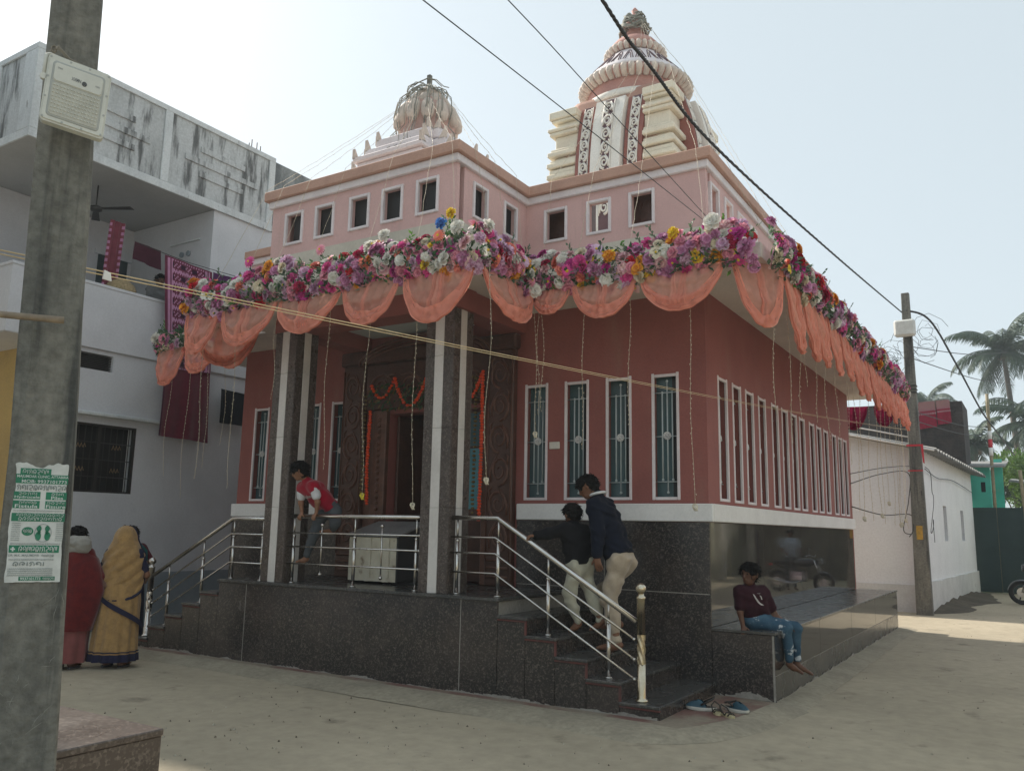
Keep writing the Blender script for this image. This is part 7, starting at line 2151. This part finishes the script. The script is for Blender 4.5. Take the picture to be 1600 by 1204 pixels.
m_navy = cloth('sweater_navy', (.008, .011, .022)); m_black2 = cloth('sweatshirt_black', (.010, .010, .012)); m_khaki = cloth('trousers_khaki', (.44, .36, .27)); m_cream_t = cloth('trousers_pale', (.44, .42, .33))
m_redj = cloth('jersey_red', (.34, .008, .028)); m_wht = cloth('cotton_white', (.62, .62, .63)); m_grey_t = cloth('trousers_grey', (.095, .105, .115)); m_maroon_t = cloth('tshirt_dark_maroon', (.035, .010, .016))
def denim():
    return M('ripped_jeans', (.034, .078, .125), .9, (.065, .125, .18), 5., (.35, .7), fine=.08, bump=.3, bscale=80., spec=.2, c3=(.46, .50, .54), s3=9., r3=(.575, .62), st3=(1, 1, 1.8))
m_jeans = denim()
m_leath = M('white_shirt_collar', (.66, .66, .66), .8)

# the man in the navy sweater, stooping as he climbs the right-hand stair
Jm = dict(head=(-3.735, 7.40, 1.975), face=(-.80, -.22, -.55), headup=(-.42, 0, .9), neck=(-3.640, 7.42, 1.860), pelvis=(-3.410, 7.42, 1.325),
          lsh=(-3.590, 7.245, 1.790), rsh=(-3.640, 7.60, 1.800), lel=(-3.520, 7.185, 1.545), lwr=(-3.525, 7.17, 1.325), rel=(-3.72, 7.64, 1.56), rwr=(-3.86, 7.56, 1.38),
          lhip=(-3.390, 7.335, 1.275), rhip=(-3.390, 7.505, 1.275), lknee=(-3.455, 7.30, .905), lankle=(-3.385, 7.30, .540), ltoe=(-3.555, 7.27, .485),
          rknee=(-3.62, 7.54, .985), rankle=(-3.50, 7.56, .695), rtoe=(-3.66, 7.55, .640))
man, Jm, fm_ = person('man in a navy sweater and khaki trousers stooping up the right-hand stair', Jm, 1.0, m_skin, [
    dict(kind='trousers', name='trousers', mat=m_khaki, ex=.020, upto=1.93, wr=.011, waist=.04),
    dict(kind='shirt', name='sweater', mat=m_navy, ex=.026, sleeve=1.90, hem=.01, wr=.008)], group='visitors on the stair', grip={'l': dict(curl=.5, up=(0, -1, 0), dir=(.18, .02, -1)), 'r': dict(curl=.5)})
cb_ = MB(); cb_.tube([Vector(Jm['neck']) + Vector((.075 * math.cos(a) + .0, .075 * math.sin(a), .045 + .02 * math.cos(a))) for a in [2 * PI * k / 18 for k in range(19)]], .014, 6, caps=False); cb_.build('shirt_collar', m_leath, man)
# the boy in black holding the handrail
Jb = dict(head=(-3.828, 7.25, 1.705), face=(-.88, .42, -.10), headup=(0, 0, 1), neck=(-3.800, 7.23, 1.600), pelvis=(-3.735, 7.235, 1.245),
          lsh=(-3.835, 7.105, 1.560), rsh=(-3.735, 7.345, 1.550), lel=(-3.935, 6.955, 1.515), lwr=(-4.010, 6.865, 1.500), rel=(-3.70, 7.42, 1.40), rwr=(-3.72, 7.40, 1.24),
          lhip=(-3.760, 7.17, 1.215), rhip=(-3.715, 7.29, 1.215), lknee=(-3.790, 7.14, .950), lankle=(-3.735, 7.19, .700), ltoe=(-3.80, 7.16, .632),
          rknee=(-3.66, 7.32, .96), rankle=(-3.56, 7.33, .72), rtoe=(-3.66, 7.32, .640), base=(0, 0, .614))
boyb, Jb, _ = person('boy in a black sweatshirt climbing the stair with one hand on the rail', Jb, .76, m_skin, [
    dict(kind='trousers', name='trousers', mat=m_cream_t, ex=.018, upto=1.90, wr=.010),
    dict(kind='shirt', name='sweatshirt', mat=m_black2, ex=.022, sleeve=1.93, hem=.02, wr=.006)], group='visitors on the stair', grip={'l': dict(dir=(-.45, -.62, -.10), up=(0, 0, 1), curl=1.15)}, hair_len=.0, hs=.88)
# the boy in the red jersey leaning over the porch railing
Jr = dict(head=(-6.962, 6.690, 2.150), face=(-.72, -.48, -.35), headup=(-.30, -.30, .92), neck=(-6.925, 6.765, 2.035), pelvis=(-6.815, 7.015, 1.755),
          lsh=(-6.800, 6.760, 1.985), rsh=(-7.025, 6.790, 1.975), lel=(-6.765, 6.790, 1.810), lwr=(-6.800, 6.815, 1.695), rel=(-7.030, 6.800, 1.800), rwr=(-7.018, 6.812, 1.695),
          lhip=(-6.770, 7.04, 1.735), rhip=(-6.895, 7.02, 1.725), lknee=(-6.665, 6.98, 1.575), lankle=(-6.735, 7.02, 1.515), ltoe=(-6.755, 6.86, 1.488),
          rknee=(-6.955, 6.955, 1.455), rankle=(-7.035, 6.925, 1.190), rtoe=(-7.065, 6.825, 1.152), base=(0, 0, ZP))
boyr, Jr, _ = person('boy in a red jersey climbing on the porch railing and leaning out', Jr, .72, m_skin2, [
    dict(kind='trousers', name='trousers', mat=m_grey_t, ex=.020, upto=1.85, wr=.006),
    dict(kind='sleeves', name='white_sleeves', mat=m_wht, ex=.018, sleeve=.62, wr=.003),
    dict(kind='shirt', name='jersey', mat=m_redj, ex=.020, sleeve=.22, hem=.0, wr=.005)], group='children at the temple', grip={'l': dict(dir=(0, -.55, -.6), up=(0, -.6, .8), curl=1.2), 'r': dict(dir=(0, -.55, -.6), up=(0, -.6, .8), curl=1.2, side=-1)}, hs=.90)
# the boy in ripped jeans sitting on the end of the granite bench
Js = dict(head=(-2.415, 8.25, 1.170), face=(-.35, -.92, -.10), headup=(.05, 0, 1), neck=(-2.425, 8.275, 1.055), pelvis=(-2.395, 8.355, .745),
          lsh=(-2.330, 8.400, .995), rsh=(-2.500, 8.185, 1.005), lel=(-2.255, 8.465, .795), lwr=(-2.170, 8.500, .690), rel=(-2.495, 8.165, .815), rwr=(-2.470, 8.165, .690),
          lhip=(-2.355, 8.41, .735), rhip=(-2.410, 8.28, .735), lknee=(-2.080, 8.56, .665), lankle=(-2.085, 8.60, .330), ltoe=(-1.965, 8.66, .235),
          rknee=(-2.125, 8.40, .665), rankle=(-2.120, 8.46, .345), rtoe=(-2.03, 8.54, .255), base=(0, 0, .653))
boys, Js, fs_ = person('boy in a dark T-shirt and ripped jeans sitting on the end of the granite bench', Js, .74, m_skin3, [
    dict(kind='trousers', name='jeans', mat=m_jeans, ex=.016, upto=1.86, wr=.005),
    dict(kind='shirt', name='t_shirt', mat=m_maroon_t, ex=.020, sleeve=.72, hem=.03, wr=.005)], group='children at the temple', grip={'r': dict(dir=(.15, -.35, -.25), up=(0, -.35, .9), curl=.8, side=-1), 'l': dict(dir=(.75, .15, -.25), up=(.2, -.1, 1), curl=.35)}, hs=.92)
# the pale print on the T-shirt: a slanting blade and some marks
pf = Vector(fs_['front']); psx = Vector(fs_['sx']); psp = Vector(fs_['spine'])
if pf.x < 0: pf = -pf
m_print = M('shirt_print', (.50, .47, .47), .8, (.38, .36, .36), 20.)
# ------------------------------------------------------------------ women in saris: a body under wound cloth
def loft(mb, rings, n, smooth=True):
    """rings: list of functions a -> point"""
    b = len(mb.v)
    for f in rings:
        for k in range(n): mb.v.append(tuple(f(2 * PI * k / n)))
    for i in range(len(rings) - 1):
        for k in range(n):
            k2 = (k + 1) % n
            mb.f.append((b + i * n + k, b + i * n + k2, b + (i + 1) * n + k2, b + (i + 1) * n + k)); mb.mi.append(mb.m); mb.sm.append(smooth)
def ring(c, rx, ry, ax, folds=0, amp=0., ph=0.):
    c = Vector(c); ex = Vector((math.cos(ax), math.sin(ax), 0)); ey = Vector((-math.sin(ax), math.cos(ax), 0))
    return lambda a: c + ex * (rx * math.cos(a) * (1 + amp * math.sin(folds * a + ph))) + ey * (ry * math.sin(a) * (1 + amp * math.sin(folds * a + ph)))
def sari_woman(label, base, ax, H_, mats, cover, skin, Jx, blouse):
    """base: ground point; ax: direction of the shoulder line; mats: (main, border, blouse)"""
    bx, by = base
    ex = np.array((math.cos(ax), math.sin(ax), 0.)); fy = np.array((math.sin(ax), -math.cos(ax), 0.))     # fy: the way she faces
    s = H_ / 1.7 * 1.02
    c0 = V(bx, by, 0)
    def at(x, f, z): return c0 + ex * x + fy * f + V(0, 0, z)
    J = dict(head=at(*Jx.get('head', (0, .02, H_ - .12 * s))), face=fy * 1. + V(0, 0, -.1) + ex * Jx.get('turn', 0), headup=V(0, 0, 1), neck=at(0, 0, H_ - .26 * s), pelvis=at(0, 0, .90 * s),
             lsh=at(.165 * s, 0, H_ - .32 * s), rsh=at(-.165 * s, 0, H_ - .32 * s), lel=at(*Jx.get('lel', (.24, .02, H_ - .58))), rel=at(*Jx.get('rel', (-.24, .02, H_ - .58))), lwr=at(*Jx.get('lwr', (.20, .20, H_ - .66))), rwr=at(*Jx.get('rwr', (-.20, .20, H_ - .66))),
             lhip=at(.085 * s, 0, .86 * s), rhip=at(-.085 * s, 0, .86 * s), lknee=at(.09 * s, .02, .48 * s), rknee=at(-.09 * s, .02, .48 * s), lankle=at(.09 * s, 0, .075 * s), rankle=at(-.09 * s, 0, .075 * s), ltoe=at(.11 * s, .15 * s, .028), rtoe=at(-.11 * s, .15 * s, .028), base=V(0, 0, 0))
    t, J, _ = person(label, J, s, skin, [dict(kind='shirt', name='blouse', mat=blouse, ex=.012, sleeve=.75, hem=-.16, wr=.003)], group='women by the left stair', f_body=fy, hair_len=.05)
    return t, at, s
m_sy = cloth('sari_mustard', (.37, .225, .090), (.27, .165, .07), 14.); m_syb = cloth('sari_navy_border', (.022, .022, .05)); m_sm = cloth('sari_maroon', (.125, .012, .012), (.085, .008, .010), 14.); m_smp = cloth('sari_dusty_pink', (.22, .070, .065)); m_sd = cloth('sari_dark_navy', (.016, .018, .04)); m_steal = cloth('blouse_teal_maroon', (.12, .02, .03)); m_grn = cloth('teal_border', (.02, .09, .09)); m_sandal = M('sandal', (.06, .055, .06), .7)
AXC = math.atan2(.528, .849)                                 # shoulder line across the view
def sandals(t, at, s):
    for q in (-1, 1):
        c = at(.10 * s * q, .05 * s, 0)
        mb = MB(); n = 18
        pts = [(Vector(c) + Vector((math.cos(AXC), math.sin(AXC), 0)) * .047 * s * math.sin(2 * PI * k / n) + (Vector(at(0, 1, 0)) - Vector(at(0, 0, 0))) * .13 * s * math.cos(2 * PI * k / n)) for k in range(n)]
        mb.prism([(p.x, p.y) for p in pts], .001, .02); mb.build('sandal', m_sandal, t)
# the woman in mustard, back to the street, cloth drawn over her head
yw, atY, sY = sari_woman('woman in a mustard sari with navy border seen from behind, head covered', (-8.66, 5.77), AXC + PI, 1.50, None, None, m_skin, dict(lel=(.25, .05, .98), lwr=(.18, .26, .92), rel=(-.25, .05, .98), rwr=(-.16, .26, .92)), m_syb)
def yl(x, f, z): return Vector(atY(x, f, z))
sk = MB()
def skirt_ring(z, rx, ry, dx=0., amp=.04, n=11, ph=0.):
    c = yl(dx, .0, z); return ring(c, rx, ry, AXC + PI, n, amp, ph)
loft(sk, [skirt_ring(.075, .245, .205, .02, .085, 13), skirt_ring(.20, .238, .195, .02, .07, 13, .2), skirt_ring(.45, .228, .182, .015, .055, 13, .5), skirt_ring(.70, .218, .17, .0, .035, 13, .9), skirt_ring(.88, .205, .155, 0, .015, 9), skirt_ring(.98, .17, .13, 0, .01, 9)], 66)
sk.build('sari_skirt', m_sy, yw)
hb = MB()
loft(hb, [skirt_ring(.070, .252, .212, .02, .085, 13), skirt_ring(.15, .247, .206, .02, .078, 13, .1)], 66); hb.build('sari_hem', m_syb, yw)
hb = MB(); loft(hb, [skirt_ring(.165, .246, .204, .02, .076, 13, .12), skirt_ring(.178, .245, .203, .02, .075, 13, .14)], 66); hb.build('sari_hem_line', m_syb, yw)
# over-cloth from the head down the back
def shawl(u, v):
    """u 0..1 round the back from right to left, v 0..1 from crown to lower edge"""
    a = PI * (1.06 - 1.12 * u) if False else (PI + .35) - (PI + .70) * u
    z = 1.515 - v * (.62 + .18 * math.sin(PI * u * .9 + .2))
    if z > 1.36: rx, ry = .125 * math.sqrt(max(0.02, 1 - ((z - 1.34) / .178) ** 2)), .135 * math.sqrt(max(.02, 1 - ((z - 1.34) / .178) ** 2))
    else:
        q = min(1, (1.36 - z) / .16); rx, ry = .120 + q * .095, .130 + q * .03
        rx += .018 * math.sin(PI * min(1, max(0, (1.2 - z) / .4)))
    fold = (.009 * math.sin(v * 30 - u * 22 + 2 * math.sin(u * 5)) + .004 * math.sin(v * 61 - u * 30)) * min(1, max(0, (v - .18) * 4)) + .004 * math.sin(u * 26 + v * 5)
    p = yl(0, .01, z)
    ex = Vector((math.cos(AXC + PI), math.sin(AXC + PI), 0)); fy = Vector((math.sin(AXC + PI), -math.cos(AXC + PI), 0))
    return p + ex * ((rx + fold) * math.cos(a)) - fy * ((ry + fold) * math.sin(a))
mb = MB(); mb.grid(shawl, 40, 44); mb.build('sari_veil', m_sy, yw)
eb = MB()
eb.tube([shawl(k / 24, 1.0) + Vector((0, 0, -.004)) for k in range(25)], .017, 6); eb.build('veil_border', m_syb, yw)
eb = MB(); eb.tube([shawl(.02, k / 20) for k in range(21)], .013, 6); eb.build('veil_border', m_syb, yw)
eb = MB(); eb.tube([shawl(.98, k / 20) for k in range(21)], .013, 6); eb.build('veil_border', m_syb, yw)
# diagonal border band wrapped round the hips
eb = MB()
dg = []
for k in range(26):
    t_ = k / 25; a = (PI + .3) - (PI + .3) * t_
    z = .86 - .40 * (1 - t_) if False else .42 + .44 * t_
    rr = .245 - .03 * t_
    ex = Vector((math.cos(AXC + PI), math.sin(AXC + PI), 0)); fy = Vector((math.sin(AXC + PI), -math.cos(AXC + PI), 0))
    dg.append(yl(0, 0, z) + ex * (rr * math.cos(a)) - fy * ((rr * .80) * math.sin(a)))
eb.grid(lambda u, v: dg[int(u * 25)] + Vector((0, 0, (v - .5) * .06)) + (dg[int(u * 25)] - yl(0, 0, dg[int(u * 25)].z)).normalized() * .012, 25, 2); eb.build('sari_border', m_syb, yw)
eb = MB(); eb.grid(lambda u, v: (lambda p: p + ex * (.012 + .0 * v))(skirt_ring(.10 + .74 * u, .262 - .045 * u, .20 - .03 * u, .02)(0.12 + .22 * v)), 20, 3); eb.build('sari_edge', m_syb, yw)
sandals(yw, atY, sY)
# the woman in maroon, half hidden by the pole, a bundle on her shoulder
mw, atM, sM = sari_woman('woman in a maroon shawl half hidden behind the concrete pole', (-8.98, 5.40), AXC + PI, 1.50, None, None, m_skin3, dict(lel=(.28, .08, .95), lwr=(.22, .28, .92), rel=(-.34, .03, .86), rwr=(-.42, .20, .84)), m_sm)
def ml(x, f, z): return Vector(atM(x, f, z))
mb = MB()
def mring(z, rx, ry, dx=0., amp=.03, n=9, ph=0.): return ring(ml(dx, 0, z), rx, ry, AXC + PI, n, amp, ph)
loft(mb, [mring(.07, .22, .18, 0, .06), mring(.3, .215, .175, 0, .05), mring(.6, .22, .17, -.02, .04, 9, .3), mring(.75, .22, .17, -.02, .03, 9, .5)], 60); mb.build('sari_skirt', m_smp, mw)
mb = MB()
loft(mb, [mring(.40, .235, .19, -.03, .035, 7, 1), mring(.62, .275, .20, -.05, .04, 7, .8), mring(.82, .300, .205, -.06, .03, 7, .4), mring(1.0, .275, .20, -.04, .02, 7), mring(1.15, .235, .17, -.02, .02, 7), mring(1.24, .16, .13, 0, .01, 7), mring(1.27, .09, .09, 0)], 60); mb.build('shawl', m_sm, mw)
mb = MB(); mb.grid(lambda u, v: ml(-.05 + .12 * math.cos(u * PI * 1.2 - .3) * (1 - .2 * v), -.10 * math.sin(u * PI) + .02, 1.26 + .07 * v + .03 * math.sin(u * 8)), 16, 5); mb.build('shawl_fold', m_sm, mw)
bd = Field(np.array(ml(-.06, -.1, 1.29)) - .25, np.array(ml(-.06, -.1, 1.29)) + .25, .009)
c = np.array(ml(-.05, -.10, 1.315)); exv = np.array(ml(1, 0, 0)) - np.array(ml(0, 0, 0))
bd.cone(c - exv * .08, c + exv * .06, .085, .075); bd.cone(c - exv * .10 + V(0, 0, -.04), c + exv * .05 + V(0, 0, -.05), .06, .05); bd.wrinkle(.008, 1.4, 9)
bdo = thing('cloth_bundle', 'grey-white cloth bundle on the shoulder of the woman in maroon', 'bundle', tuple(c)); bd.mesh('bundle', cloth('bundle_grey', (.30, .29, .26)), bdo)
ph_ = MB().bbox(-.035, -.006, -.02, .035, .006, .02, .004)
phm = ph_.mesh('phone', M('phone_blue', (.10, .42, .55), .3)); o = bpy.data.objects.new('phone', phm); put(o); o.location = ml(-.44, .24, .90); o.rotation_euler = (.3, .2, .8)
tag(o, 'small pale blue packet in the hand of the woman in maroon', 'packet')
sandals(mw, atM, sM)
# the third woman, behind the one in mustard
tw, atT, sT = sari_woman('woman in a dark navy sari with maroon blouse behind the woman in mustard', (-10.42, 7.03), AXC + .5, 1.50, None, None, m_skin3, dict(lel=(.27, .02, 1.03), lwr=(.10, .20, 1.02), rel=(-.25, .05, .98), rwr=(-.16, .26, .92)), m_steal)
def tl2(x, f, z): return Vector(atT(x, f, z))
mb = MB()
def tring(z, rx, ry, dx=0., amp=.03, n=9, ph=0.): return ring(tl2(dx, 0, z), rx, ry, AXC + .5, n, amp, ph)
loft(mb, [tring(.06, .24, .19, 0, .06), tring(.3, .235, .185, 0, .05), tring(.6, .22, .17, 0, .04), tring(.95, .19, .15, 0, .02), tring(1.05, .18, .14, 0, .02)], 60); mb.build('sari_skirt', m_sd, tw)
mb = MB(); mb.grid(lambda u, v: tl2(-.18 + .30 * u + .06 * v, .145 - .10 * abs(u - .4), 1.22 - .34 * u - .14 * v + .012 * math.sin(v * 16)), 14, 8); mb.build('sari_drape', m_sd, tw)
mb = MB(); mb.tube([tl2(.12, .02, 1.26), tl2(.19, .10, 1.18), tl2(.20, .12, 1.05)], .018, 6); mb.build('teal_border', m_grn, tw)
hbag = thing('handbag', 'small dark handbag hanging from the arm of the third woman', 'bag', tuple(tl2(.20, .10, .82)))
MB().bbox(*(tl2(.20, .1, .80) - Vector((.07, .04, 0))), *(tl2(.20, .1, .80) + Vector((.07, .04, .13))), .02).build('body', m_black2, hbag)
MB().tube([tl2(.16, .1, .92), tl2(.17, .1, 1.04), tl2(.22, .1, 1.04), tl2(.24, .1, .92)], .008, 6).build('strap', m_black2, hbag)
# the person standing in the shadow of the verandah
Jv = dict(head=(-12.35, 8.42, 5.60), face=(.95, -.3, -.1), headup=(0, 0, 1), neck=(-12.36, 8.42, 5.47), pelvis=(-12.38, 8.42, 4.98), lsh=(-12.33, 8.58, 5.42), rsh=(-12.37, 8.26, 5.42), lel=(-12.28, 8.62, 5.2), lwr=(-12.15, 8.55, 5.06), rel=(-12.32, 8.22, 5.2), rwr=(-12.18, 8.28, 5.06),
          lhip=(-12.38, 8.5, 4.94), rhip=(-12.38, 8.34, 4.94), lknee=(-12.36, 8.51, 4.58), rknee=(-12.36, 8.33, 4.58), lankle=(-12.38, 8.51, 4.24), rankle=(-12.38, 8.33, 4.24), ltoe=(-12.24, 8.52, 4.185), rtoe=(-12.24, 8.32, 4.185), base=(0, 0, 4.161))
person('person standing in the shade of the verandah above the balcony parapet', Jv, .85, m_skin3, [dict(kind='trousers', name='trousers', mat=m_grey_t, ex=.02), dict(kind='shirt', name='shirt', mat=cloth('shirt_grey', (.16, .16, .16)), ex=.02, sleeve=.6, hem=.06)], f_body=(1, 0, 0), h=.009)

# ------------------------------------------------------------------ print on the seated boy's shirt
def onshirt(x, z): 
    c = Vector(Js['pelvis']) * .30 + Vector(Js['neck']) * .70
    return c + psx * x + psp * z + pf * .098
ob_ = boys
dg_ = bpy.context.evaluated_depsgraph_get()
shirt_o = [o for o in boys.children if o.name.startswith('t_shirt')][0]
bpy.context.view_layer.update()
def snap(p):
    q = shirt_o.matrix_world.inverted() @ p
    ok, loc, nr, _ = shirt_o.closest_point_on_mesh(q)
    return (shirt_o.matrix_world @ loc) + nr * .003
pr_ = MB()
for (pts, w) in (([(-.045, .03), (-.03, -.01), (-.005, -.05), (.03, -.075)], .016), ([(.0, .04), (.015, .035), (.03, .04)], .006), ([(.02, .02), (.03, .01), (.035, -.02)], .006)):
    L_, R2_ = [], []
    for i, (x, z) in enumerate(pts):
        f_ = w * (.35 + .65 * i / (len(pts) - 1)) if w > .01 else w
        L_.append(snap(onshirt(x - f_, z))); R2_.append(snap(onshirt(x + f_, z)))
    n_ = len(pts); pr_.add(L_ + R2_, [(i, i + 1, n_ + i + 1, n_ + i) for i in range(n_ - 1)])
tag(pr_.build('print', m_print, boys), kind='stuff')
# lettering on the red jersey
jer = [o for o in boyr.children if o.name.startswith('jersey')][0]
bpy.context.view_layer.update()
def snapj(p):
    ok, loc, nr, _ = jer.closest_point_on_mesh(jer.matrix_world.inverted() @ p)
    return (jer.matrix_world @ loc) + nr * .003
jc = Vector(Jr['pelvis']) * .35 + Vector(Jr['neck']) * .65
jx = (Vector(Jr['lsh']) - Vector(Jr['rsh'])).normalized(); jz = (Vector(Jr['neck']) - Vector(Jr['pelvis'])).normalized(); jf = jx.cross(jz)
if jf.y > 0: jf = -jf
pr_ = MB(); put_text(pr_, 'Sahara', lambda u, v: snapj(jc + jx * (u - .5) * .16 - jz * (v - .5) * .05 + jf * .12), 0, 1, 0, 1, .01)
tag(pr_.build('lettering', m_wht, boyr), kind='stuff')

# ------------------------------------------------------------------ shoes left at the foot of the stair
m_clog = M('clog_teal', (.018, .070, .105), .6, (.014, .055, .08), 10., fine=.05); m_sole = M('clog_sole', (.55, .53, .47), .7); m_strap = M('strap_dark', (.03, .025, .02), .6); m_sand = M('sandal_sole', (.50, .44, .26), .7)
def clog(label, c, rz, heel):
    t = thing('clog', label, 'shoe', (c[0], c[1], c[2]), 'shoes left at the foot of the stair')
    ca, sa = math.cos(rz), math.sin(rz)
    def W3(x, y, z): return Vector((c[0] + x * ca - y * sa, c[1] + x * sa + y * ca, c[2] + z))
    def out(u, w=1.):                                         # foot outline, x along the foot (toe +)
        a = 2 * PI * u; x = .135 * math.cos(a); y = (.047 + .010 * math.cos(a) - .004 * math.cos(2 * a)) * math.sin(a) * w
        return x, y
    so_ = MB(); n = 28
    for (z, k) in ((0, .97), (.012, 1.0), (.028, .98)):
        for i in range(n):
            x, y = out(i / n); so_.v.append(tuple(W3(x * k, y * k, z + .010 * max(0, x / .135) ** 2)))
    for j in range(2):
        for i in range(n): so_.f.append((j * n + i, j * n + (i + 1) % n, (j + 1) * n + (i + 1) % n, (j + 1) * n + i)); so_.mi.append(0); so_.sm.append(True)
    so_.f.append(tuple(2 * n + i for i in range(n))); so_.mi.append(0); so_.sm.append(False); so_.build('sole', m_sole, t)
    up_ = MB()
    def upper(u, v):
        a = -PI * .62 + PI * 1.24 * u
        x, y = .135 * math.cos(a), (.047 + .010 * math.cos(a)) * math.sin(a)
        k = 1 - .78 * v
        return W3(x * k + .03 * v, y * k, .028 + .058 * math.sin(v * PI / 2) * (1 - .35 * max(0, x / .135)) + .006 * max(0, x / .135) ** 2)
    up_.grid(upper, 24, 8); up_.build('upper', m_clog, t)
    hb_ = MB(); hb_.tube([W3(.0, .047, .05), W3(-.05, .050, .075), W3(-.10, .03, .10 if heel else .06), W3(-.11, 0, .115 if heel else .06), W3(-.10, -.03, .10 if heel else .06), W3(-.05, -.050, .075), W3(.0, -.047, .05)], .009, 7); hb_.build('heel_strap', m_strap, t)
    inn = MB(); inn.prism([(lambda p: (p.x, p.y))(W3(out(i / n)[0] * .86 - .012, out(i / n)[1] * .82, 0)) for i in range(n)], c[2] + .0285, c[2] + .031); inn.build('insole', m_strap, t)
clog('dark blue clog with its heel strap up, the left of the pair below the stair', (-2.60, 7.33, .046), R(195), True)
clog('dark blue clog with pale sole, the right of the pair below the stair', (-2.335, 7.47, .042), R(-25), False)
def sandal(label, c, rz):
    t = thing('sandal', label, 'shoe', c, 'shoes left at the foot of the stair')
    ca, sa = math.cos(rz), math.sin(rz)
    def W3(x, y, z): return Vector((c[0] + x * ca - y * sa, c[1] + x * sa + y * ca, c[2] + z))
    n = 22
    pts = [W3(.088 * math.cos(2 * PI * k / n), (.032 + .007 * math.cos(2 * PI * k / n)) * math.sin(2 * PI * k / n), 0) for k in range(n)]
    MB().prism([(p.x, p.y) for p in pts], c[2], c[2] + .018).build('sole', m_sand, t)
    for x, h in ((.045, .035), (.005, .04)): MB().tube([W3(x, .036, .016), W3(x + .005, .02, h), W3(x + .005, -.02, h), W3(x, -.036, .016)], .006, 6).build('strap', m_strap, t)
    MB().tube([W3(.0, .034, .018), W3(-.05, .034, .06), W3(-.085, .0, .085), W3(-.05, -.034, .06), W3(.0, -.034, .018)], .006, 6).build('heel_strap', m_strap, t)
sandal('small yellow-soled child sandal between the clogs, the left one', (-2.44, 7.26, .046), R(-60))
sandal('small yellow-soled child sandal between the clogs, the right one', (-2.335, 7.22, .040), R(-35))

# ------------------------------------------------------------------ a man beside the motorcycle, seen mirrored in the polished granite
def standing(label, x, y, fx, fy_, s, skin, gar):
    f = nrm_(V(fx, fy_, 0)); ex_ = V(-f[1], f[0], 0)
    def at(a, b, z): return V(x, y, 0) + ex_ * a * s + f * b * s + V(0, 0, z * s)
    J = dict(head=at(0, .02, 1.58), face=f, headup=V(0, 0, 1), neck=at(0, 0, 1.44), pelvis=at(0, 0, .93), lsh=at(.18, 0, 1.38), rsh=at(-.18, 0, 1.38), lel=at(.24, .10, 1.14), lwr=at(.22, .32, 1.04), rel=at(-.24, .10, 1.14), rwr=at(-.22, .32, 1.04),
             lhip=at(.09, 0, .88), rhip=at(-.09, 0, .88), lknee=at(.10, .02, .48), rknee=at(-.10, .02, .48), lankle=at(.10, 0, .085), rankle=at(-.10, 0, .085), ltoe=at(.12, .17, .03), rtoe=at(-.12, .17, .03), base=V(0, 0, 0))
    return person(label, J, s, skin, gar, f_body=f, h=.010)
standing('man in a pale shirt beside the motorcycle, mirrored in the polished granite', .62, 25.0, -.5, -.85, 1.0, m_skin3, [dict(kind='trousers', name='trousers', mat=m_grey_t, ex=.02, h=.012), dict(kind='shirt', name='shirt', mat=cloth('shirt_pale_blue', (.42, .48, .55)), ex=.02, sleeve=.7, hem=.12, h=.012)])
# ------------------------------------------------------------------ grit and scraps on the street
gm = MB(); rg = random.Random(21)
for k in range(900):
    x = rg.uniform(-9.5, 1.0); y = rg.uniform(2.6, 6.3) if rg.random() < .7 else rg.uniform(6.3, 24)
    if y > 6.3: x = rg.uniform(-2.0, 1.2)
    r_ = rg.uniform(.003, .011) * (1.5 if rg.random() < .06 else 1); b = len(gm.v)
    gm.v += [(x + r_ * rg.uniform(.7, 1.3) * math.cos(a), y + r_ * rg.uniform(.7, 1.3) * math.sin(a), -.008) for a in (0, 1.3, 2.5, 3.8, 5.0)] + [(x, y, r_ * rg.uniform(.2, .7))]
    for i in range(5): gm.f.append((b + i, b + (i + 1) % 5, b + 5)); gm.mi.append(rg.randrange(3)); gm.sm.append(False)
tag(gm.build('grit', [m_kerb, m_soil, M('scrap_pale', (.45, .42, .34), .9)], None, at=(-3, 5, 0)), 'scattered grit and small scraps on the cement street', 'grit', kind='stuff')
# ================================================================== HAZE: thin bright air over the whole place
hz = MB().box(-230, -190, -1.0, 230, 290, 18.0).build('haze', None)
hm = bpy.data.materials.new('haze_air'); hm.use_nodes = True
hm.node_tree.nodes.clear()
ho = hm.node_tree.nodes.new('ShaderNodeOutputMaterial'); hv_ = hm.node_tree.nodes.new('ShaderNodeVolumePrincipled')
hv_.inputs['Color'].default_value = (.80, .88, .92, 1); hv_.inputs['Density'].default_value = .0016
hv_.inputs['Anisotropy'].default_value = .3
hm.node_tree.links.new(hv_.outputs[0], ho.inputs['Volume'])
hz.data.materials.clear(); hz.data.materials.append(hm)
tag(hz, kind='stuff')
